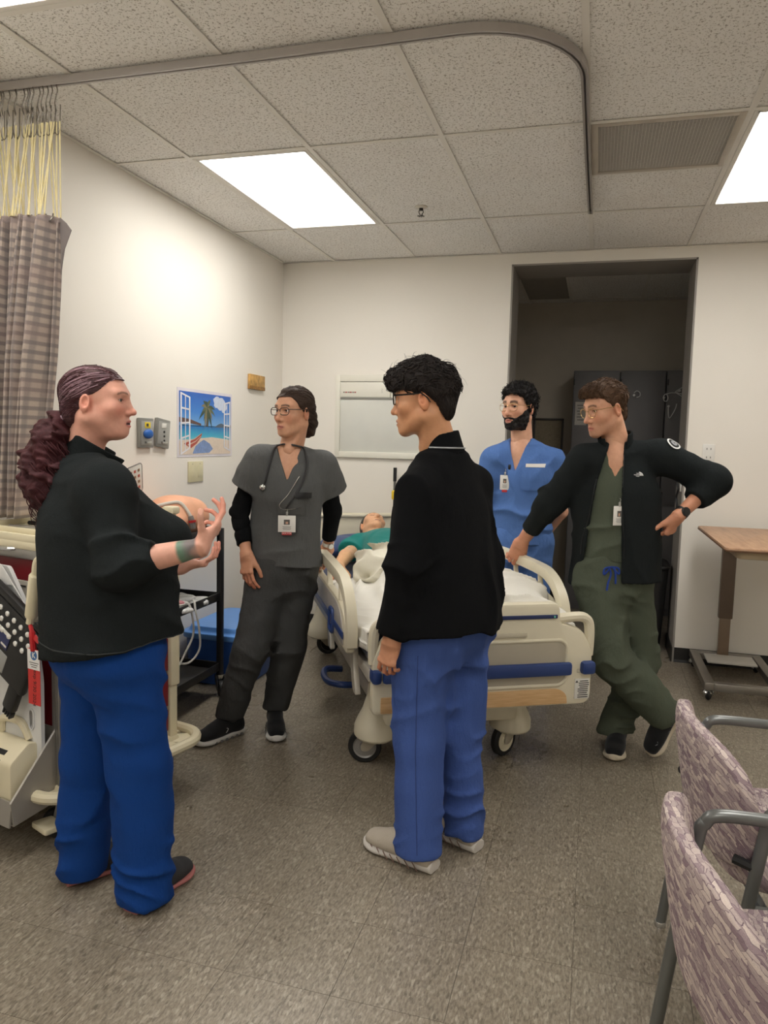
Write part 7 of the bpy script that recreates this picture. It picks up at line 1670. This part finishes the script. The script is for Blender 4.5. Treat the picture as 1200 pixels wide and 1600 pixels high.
hook((2.62, 1.408, 1.89), 0, [(0, -.01, .02), (.02, -.03, .035), (.045, -.03, .02), (.045, -.03, -.01), (.02, -.03, -.02)], 'curled wire hook behind the head of the man in olive scrubs')
# tall slim black bin standing just inside the opening
tb_ = empty('waste_bin', (2.745, .40, 0), 0, 'tall slim black waste bin just inside the opening behind the man in olive', 'waste bin')
v = Vol((-.2, -.26, -.01), (.2, .26, .68), .009); v.sect([(0, 0, .001), (0, 0, .3), (0, 0, .60)], [.10, .115, .13], [.17, .19, .21], (1, 0, 0), k=0, p=5.0); V, Q = v.mesh(); link_mesh('body', np_mesh('body', V, Q), M_BLKP, tb_)
v = Vol((-.2, -.27, .57), (.2, .27, .72), .007); v.sect([(0, 0, .595), (0, 0, .62)], [.14, .14], [.222, .222], (1, 0, 0), k=0, p=5.0); v.sect([(0, 0, .615), (0, 0, .665)], [.125, .07], [.2, .15], (1, 0, 0), k=.01, p=4.0); V, Q = v.mesh(); link_mesh('lid', np_mesh('lid', V, Q), M_BLKP, tb_)
t = empty('hanging_cord', (2.885, .06, 1.12), 0, 'black cord coiled on a white holder on the opening side behind the raised elbow', 'cord')
MB().box((.010, 0, .09), (.012, .05, .10), .004).obj('holder', mat('white_plastic_holder', (214, 212, 206), .5), t)
MB().tube(smooth_path([(-.004, 0, .14), (-.012, .012, .10), (-.006, -.012, .05), (-.012, .012, .0), (-.006, -.008, -.06), (-.004, 0, -.14)], 6), .007, 8).obj('cord', M_BLKP, t)
# ================================================================ things on the walls
def place_left(name, label, cat, y, z, group=None): return empty(name, (0, y, z), 0, label, cat, group)
# --- beach poster (print only: a window onto a palm beach)
po = place_left('beach_poster', 'poster of an open window onto a palm beach on the left wall', 'poster', -1.163, 1.530)
PW, PH = .672, .405       # along y, along z
def pp(u, v): return (u-.5)*PW, (v-.5)*PH       # u to the right (towards the corner), v up
def poly(name, pts, m, lay, par=None):
    b = MB(); b.prism([pp(*p) for p in pts], .0003, M=Matrix(((0, 0, 1, .0022+.0004*lay), (1, 0, 0, 0), (0, 1, 0, 0), (0, 0, 0, 1)))); return b.obj(name, m, par or po, smooth=False)
def grad(name, cs, axis=2):
    t = NT(name); tc = t.n('ShaderNodeTexCoord'); sp = t.n('ShaderNodeSeparateXYZ'); t.l(tc.outputs['Object'], sp.inputs[0]); f = t.math('ADD', t.math('DIVIDE', sp.outputs[axis], PH), .5)
    t.base(t.ramp(t.math('ADD', f, t.math('MULTIPLY', t.noise(tc.outputs['Object'], 26, 4), .06)), cs)); t.set(rough=.3); return t.m
MB().box((.001, 0, 0), (.002, PW, PH), .0005).obj('paper', mat('poster_white_border', (222, 216, 222), .3), po, smooth=False)
poly('sky_print', [(.03, .46), (.97, .46), (.97, .955), (.03, .955)], grad('print_sky', [(.45, srgb(126, 184, 232)), (.7, srgb(54, 130, 214)), (1, srgb(28, 92, 190))]), 1)
poly('sea_print', [(.03, .26), (.97, .26), (.97, .47), (.03, .47)], grad('print_sea', [(.25, srgb(120, 208, 214)), (.36, srgb(52, 170, 206)), (.47, srgb(26, 118, 190))]), 1)
poly('sand_print', [(.03, .04), (.97, .04), (.97, .26), (.6, .30), (.3, .27), (.03, .24)], mat('print_sand', (226, 208, 190), .3, var=.08, vscale=40), 2)
poly('sand_shadow_print', [(.25, .05), (.55, .06), (.62, .12), (.56, .2), (.45, .26), (.38, .22), (.3, .16)], mat('print_shadow_blue', (120, 146, 194), .3, var=.15, vscale=60), 3)
poly('island_print', [(.66, .46), (.72, .5), (.78, .52), (.84, .5), (.97, .5), (.97, .455), (.66, .455)], mat('print_island', (74, 92, 112), .3), 3)
poly('hut_print', [(.03, .58), (.2, .56), (.4, .50), (.4, .47), (.2, .50), (.03, .51)], mat('print_hut_roof', (92, 66, 62), .3, var=.2, vscale=80), 3)
M_CLOUD = mat('print_cloud', (206, 216, 236), .3, var=.06, vscale=50)
for k, (cx, cy, r_) in enumerate(((.70, .86, .07), (.78, .84, .075), (.84, .78, .055), (.76, .78, .055), (.68, .80, .04), (.82, .72, .03))): poly('cloud_print', [(cx+r_*math.cos(a)*(1+.15*math.sin(5*a+k)), cy+r_*1.1*math.sin(a)) for a in np.linspace(0, 2*PI, 16, endpoint=False)], M_CLOUD, 2+.1*k)
poly('palm_trunk_print', [(.485, .46), (.515, .62), (.50, .72), (.53, .74), (.545, .62), (.53, .46)], mat('print_trunk', (86, 70, 58), .3), 4)
for k, a in enumerate((100, 70, 45, 20, -5, -30, -60, -85, -115, 200, 170, 145, 120, 225, 250, 275)):
    a = math.radians(a); L = .17*(1+.25*math.sin(k*2.3)); c = (.515, .74); pts = []
    for s_ in (1, -1):
        seq = np.linspace(0, 1, 7) if s_ > 0 else np.linspace(1, 0, 7)
        for t_ in seq: pts.append((c[0]+L*t_*math.cos(a)*.8-s_*.018*math.sin(PI*min(1, t_+.05))*math.sin(a), c[1]+L*1.2*t_*math.sin(a)-.10*t_*t_+s_*.03*math.sin(PI*min(1, t_+.05))*math.cos(a)))
    poly('palm_frond_print', pts, mat(('print_frond_dark', 'print_frond_olive', 'print_frond_tan')[k % 3], ((52, 74, 56), (92, 104, 70), (134, 122, 88))[k % 3], .3), 4.5+.05*k)
poly('boat_print', [(.10, .20), (.3, .27), (.42, .36), (.40, .30), (.32, .2), (.22, .13)], mat('print_boat_red', (176, 74, 58), .3), 5); poly('boat_deck_print', [(.12, .21), (.3, .275), (.42, .36), (.39, .345), (.27, .27)], mat('print_boat_cream', (214, 186, 164), .3), 5.2); poly('boat_stripe_print', [(.16, .185), (.3, .24), (.40, .32), (.395, .305), (.3, .225), (.18, .17)], mat('print_boat_cream', (214, 186, 164)), 5.2)
M_SHUT = mat('print_window_frame', (230, 230, 236), .3)
def shutter(x0, x1, tl, tr, bl, br):
    L = lambda a, b_, t_: a+(b_-a)*t_
    for k, (t0, t1) in enumerate(((0, .14), (.86, 1), (.46, .54))): poly('shutter_print', [(L(x0, x1, t0), L(bl, br, t0)), (L(x0, x1, t1), L(bl, br, t1)), (L(x0, x1, t1), L(tl, tr, t1)), (L(x0, x1, t0), L(tl, tr, t0))], M_SHUT, 6+.05*k)
    for v0 in (0, .25, .5, .75, .985):
        q = lambda t_, v_: (L(x0, x1, t_), L(L(bl, br, t_), L(tl, tr, t_), v_)); poly('shutter_print', [q(0, v0-.015), q(1, v0-.015), q(1, v0+.015), q(0, v0+.015)], M_SHUT, 6.2)
shutter(.045, .21, .94, .88, .045, .14); shutter(.83, .955, .84, .88, .15, .09)
# --- blank wall plate, gas outlets, little wooden plaque
t = place_left('wall_plate', 'cream double switch plate below the beach poster', 'switch plate', -1.296, 1.239)
MB().box((.004, 0, 0), (.008, .172, .124), .003).obj('plate', mat('almond_plate', (214, 206, 170), .4), t)
for s_ in (-1, 1): MB().box((.0085, s_*.043, 0), (.002, .045, .07), .001).obj('blank_insert', mat('almond_plate', (214, 206, 170)), t); MB().ball((.0085, s_*.043, .048), .003, seg=8).obj('screw', M_STEEL, t)
M_GREYO = mat('grey_metal_outlet', (150, 150, 146), .35, .5)
for y, lab, yel in ((-1.83, 'grey medical gas outlet with yellow and blue markings on the left wall', True), (-1.672, 'grey vacuum outlet with a white marking on the left wall', False)):
    t = place_left('gas_outlet', lab, 'wall outlet', y, 1.464, 'medical gas outlets'); sk = rotm('X', 0 if yel else -7)
    MB().box((.011, 0, 0), (.022, .128, .158), .005, rot=sk).obj('housing', M_GREYO, t); MB().box((.023, 0, 0), (.004, .11, .125), .002, rot=sk).obj('face', mat('light_grey_face', (176, 176, 172), .35, .4), t)
    if yel:
        MB().box((.026, 0, .042), (.003, .05, .03), .001).obj('yellow_marking', mat('yellow_marking', (232, 204, 40), .5), t); MB().box((.0278, -.004, .042), (.001, .020, .016)).obj('marking', mat('label_black_print', (60, 58, 56)), t, smooth=False)
        MB().ball((.03, 0, -.005), .03, seg=18, scale=(.45, 1.45, .85)).obj('blue_cover', mat('blue_outlet_cover', (36, 96, 176), .45), t)
    else:
        MB().box((.026, 0, .042), (.003, .045, .026), .001).obj('white_marking', mat('white_label', (226, 224, 216)), t)
        for k in range(3): MB().lathe([(0, 0), (.006, 0), (.006, .004), (0, .004)], 10, M=Matrix.Translation((.025, .0, .008-.024*k)) @ rotm('Y', 90)).obj('port', M_BLKP, t)
    MB().box((.027, 0, -.05), (.004, .06, .012), .001).obj('lower_tab', M_STEEL, t)
t = place_left('wood_plaque', 'small carved wooden plaque high on the left wall near the corner', 'plaque', -.475, 1.838)
MB().box((.011, 0, .012), (.022, .235, .08), .003).obj('plank', mat('carved_pale_wood', (190, 148, 84), .6, var=.35, vscale=30), t); MB().box((.012, 0, -.038), (.024, .235, .024), .003).obj('carved_strip', mat('carved_dark_wood', (150, 108, 52), .6, var=.5, vscale=60), t)
# --- framed white panel on the back wall
t = empty('wall_panel', (.84, 0, 1.628), 0, 'white framed recessed panel with a header strip on the back wall', 'wall panel')
M_PNL = mat('white_enamel_panel', (232, 229, 216), .35, var=.01); M_PNG = mat('pale_grey_panel_glass', (218, 218, 210), .12, var=.02)
PWd, PHt = .80, .611
for c, s_ in (((-PWd/2+.018, -.012, 0), (.036, .024, PHt)), ((PWd/2-.018, -.012, 0), (.036, .024, PHt)), ((0, -.012, PHt/2-.025), (PWd-.07, .024, .05)), ((0, -.012, -PHt/2+.022), (PWd-.07, .024, .044))): MB().box(c, s_, .003).obj('frame', M_PNL, t)
MB().box((0, -.004, -.06), (PWd-.07, .006, PHt-.20), .001).obj('panel_glass', M_PNG, t)
for x0, x1 in ((-.364, .02), (.025, .364)): MB().box(((x0+x1)/2, -.009, PHt/2-.108), (x1-x0, .016, .112), .002).obj('header_panel', M_PNL, t)
MB().box((0, -.0135, PHt/2-.171), (PWd-.075, .006, .010), .001).obj('shadow_rail', mat('grey_panel_rail', (150, 148, 140), .4), t)
for k, (x, wd) in enumerate(((-.335, .012), (-.318, .016), (-.300, .012), (-.283, .018), (-.264, .012), (-.248, .014))): MB().box((x, -.0175, PHt/2-.128), (wd, .001, .010), .0002).obj('header_print', mat('faded_red_print', (176, 112, 102), .6) if k % 2 else mat('faded_grey_print', (150, 140, 128), .6), t, smooth=False)
MB().tube([(-.045, -.0172, PHt/2-.10), (-.035, -.0172, PHt/2-.105), (-.045, -.0172, PHt/2-.115), (-.035, -.0172, PHt/2-.125), (-.046, -.0172, PHt/2-.13)], .0015, 6).obj('header_mark', mat('faded_mark', (184, 180, 166), .6), t)
# --- outlet on the back wall right of the opening
t = empty('wall_outlet', (3.048, 0, 1.424), 0, 'white wall outlet on the back wall above the raised elbow', 'outlet'); MB().box((0, -.004, 0), (.075, .008, .118), .003).obj('plate', mat('white_outlet_plate', (230, 228, 222), .4), t)
for z in (.028, -.028):
    for x in (-.012, .012): MB().box((x, -.0085, z), (.004, .002, .012)).obj('slot', M_BLKP, t, smooth=False)
# --- small pole with yellow clip behind the bed head
t = empty('iv_pole', (.93, -.075, 0), 0, 'thin pole with a yellow clip standing behind the head of the bed', 'pole'); MB().tube([(0, 0, .0), (0, 0, 1.18)], .010, 10).obj('pole', mat('grey_pole', (120, 118, 114), .4, .6), t)
MB().tube([(0, 0, 1.16), (0, 0, 1.26)], .013, 10).obj('black_top', M_BLKP, t); MB().box((0, -.004, 1.06), (.04, .035, .07), .012).obj('yellow_clip', mat('yellow_clip', (232, 196, 44), .45), t)
MB().lathe([(0, 0), (.10, 0), (.10, .012), (.03, .03), (.012, .05), (0, .05)], 24, M=Matrix.Translation((0, 0, 0)) @ Matrix.Diagonal((1, .6, 1, 1))).obj('foot', M_BLKP, t)
# ================================================================ privacy curtain bunched at the left wall
cu = empty('privacy_curtain', (0, -2.9, 0), 0, 'bunched plaid privacy curtain hanging by yellow mesh cords from the ceiling track', 'curtain')
def plaid():
    t = NT('muted_plaid_cloth'); uv = t.n('ShaderNodeUVMap'); sp = t.n('ShaderNodeSeparateXYZ'); t.l(uv.outputs[0], sp.inputs[0]); U, V = sp.outputs[0], sp.outputs[1]
    st = lambda a, f, ph, lo, hi: t.ramp(t.math('FRACT', t.math('MULTIPLY_ADD', a, f, ph)), [(0, (0, 0, 0)), (lo, (1, 1, 1)), (hi, (1, 1, 1)), (hi+.15, (0, 0, 0)), (1, (0, 0, 0))])
    c0 = t.mix(st(V, 24, 0, .12, .42), srgb(182, 166, 154), srgb(140, 130, 126)); c1 = t.mix(t.math('MULTIPLY', st(U, 22, .3, .1, .4), .5), c0, srgb(120, 114, 114)); c2 = t.mix(t.math('MULTIPLY', st(V, 4, .2, .1, .3), .25), c1, srgb(158, 134, 128))
    n = t.noise(t.coord('Object'), 500, 2); t.base(t.mix(1.0, c2, t.ramp(n, [(.3, (.88,)*3), (.7, (1.08,)*3)]), 'MULTIPLY')); t.set(rough=.9, spec=.2); t.bump(n, .2, .001); return t.m
nu, nv = 170, 60; zt, zb = 2.255, 1.12; VV = []; UV = []
for j in range(nv+1):
    f = j/nv; z = zt+(zb-zt)*f
    for i in range(nu+1):
        u = i/nu; amp = .045+.03*min(1, f*2.2); ph = 2*PI*u*8.5
        xw = .06+.30*(1-.10*f)*u+.012*math.sin(ph*.5+2*f); yw = amp*math.sin(ph+.5*math.sin(3*f+u*9))*(1+.3*math.sin(u*23))+.0*f
        xs_ = xw-.11*f*u
        VV.append((max(.03, xs_-.02), yw, z+(.012*math.cos(ph) if j == 0 else 0)+(-.0))); UV.append((u*2.1, f*1.35))
VV = np.array(VV); idx = np.arange((nu+1)*(nv+1)).reshape(nv+1, nu+1); Q = np.stack([idx[:-1, :-1], idx[1:, :-1], idx[1:, 1:], idx[:-1, 1:]], -1).reshape(-1, 4)
me = np_mesh('cloth', VV, Q); ul = me.uv_layers.new(name='UVMap'); ul.data.foreach_set('uv', np.array(UV, F32)[Q.ravel()].ravel()); co_ = link_mesh('cloth', me, plaid(), cu)
md = co_.modifiers.new('thickness', 'SOLIDIFY'); md.thickness = .003
# folded-over top corner
MB().grid([[Vector((.345, .015, 2.262)), Vector((.352, .01, 2.16)), Vector((.348, .012, 2.05))], [Vector((.385, .0, 2.235)), Vector((.385, -.004, 2.17)), Vector((.365, .0, 2.09))], [Vector((.415, -.01, 2.205)), Vector((.40, -.012, 2.17)), Vector((.375, -.01, 2.12))]], thick=-.003).obj('folded_corner', mat('curtain_lining', (120, 112, 110), .9), cu)
M_MESH = mat('pale_yellow_cord', (216, 202, 152), .6, var=.05); M_HOOK = mat('dull_steel_wire', (120, 114, 106), .35, .8)
rg = random.Random(11)
for k in range(34):
    u = (k+.5)/34; x0 = .035+.335*u+rg.uniform(-.006, .006); y0 = rg.uniform(-.006, .006); x1 = .04+.30*u+rg.uniform(-.02, .02); y1 = .05*math.sin(2*PI*u*8.5)
    MB().tube([(x0, y0, 2.60), (x0*.5+x1*.5, y0*.5+y1*.5, 2.43), (x1, y1, 2.262)], .0028, 6).obj('mesh_cord', M_MESH, cu)
    if k % 2 == 0:
        hk = MB().tube(smooth_path([(x0, y0, 2.735), (x0+.006, y0, 2.71), (x0, y0, 2.69), (x0-.006, y0, 2.665), (x0, y0, 2.64)], 4), .0022, 6).obj('track_hook', M_HOOK, cu)
        MB().tube(smooth_path([(x0, y0, 2.64), (x0-.010, y0, 2.60), (x0-.008, y0, 2.565), (x0+.004, y0, 2.555), (x0+.014, y0, 2.57), (x0+.016, y0, 2.62), (x0+.018, y0, 2.66)], 4), .0018, 6).obj('wire_loop', M_HOOK, hk)
for k in range(9):
    u = (k+.4)/9; MB().tube(smooth_path([(.05+.29*u, .01, 2.275), (.056+.29*u, .0, 2.262), (.05+.29*u, -.008, 2.245), (.043+.29*u, 0, 2.25)], 4), .003, 6).obj('grommet_hook', M_HOOK, cu)
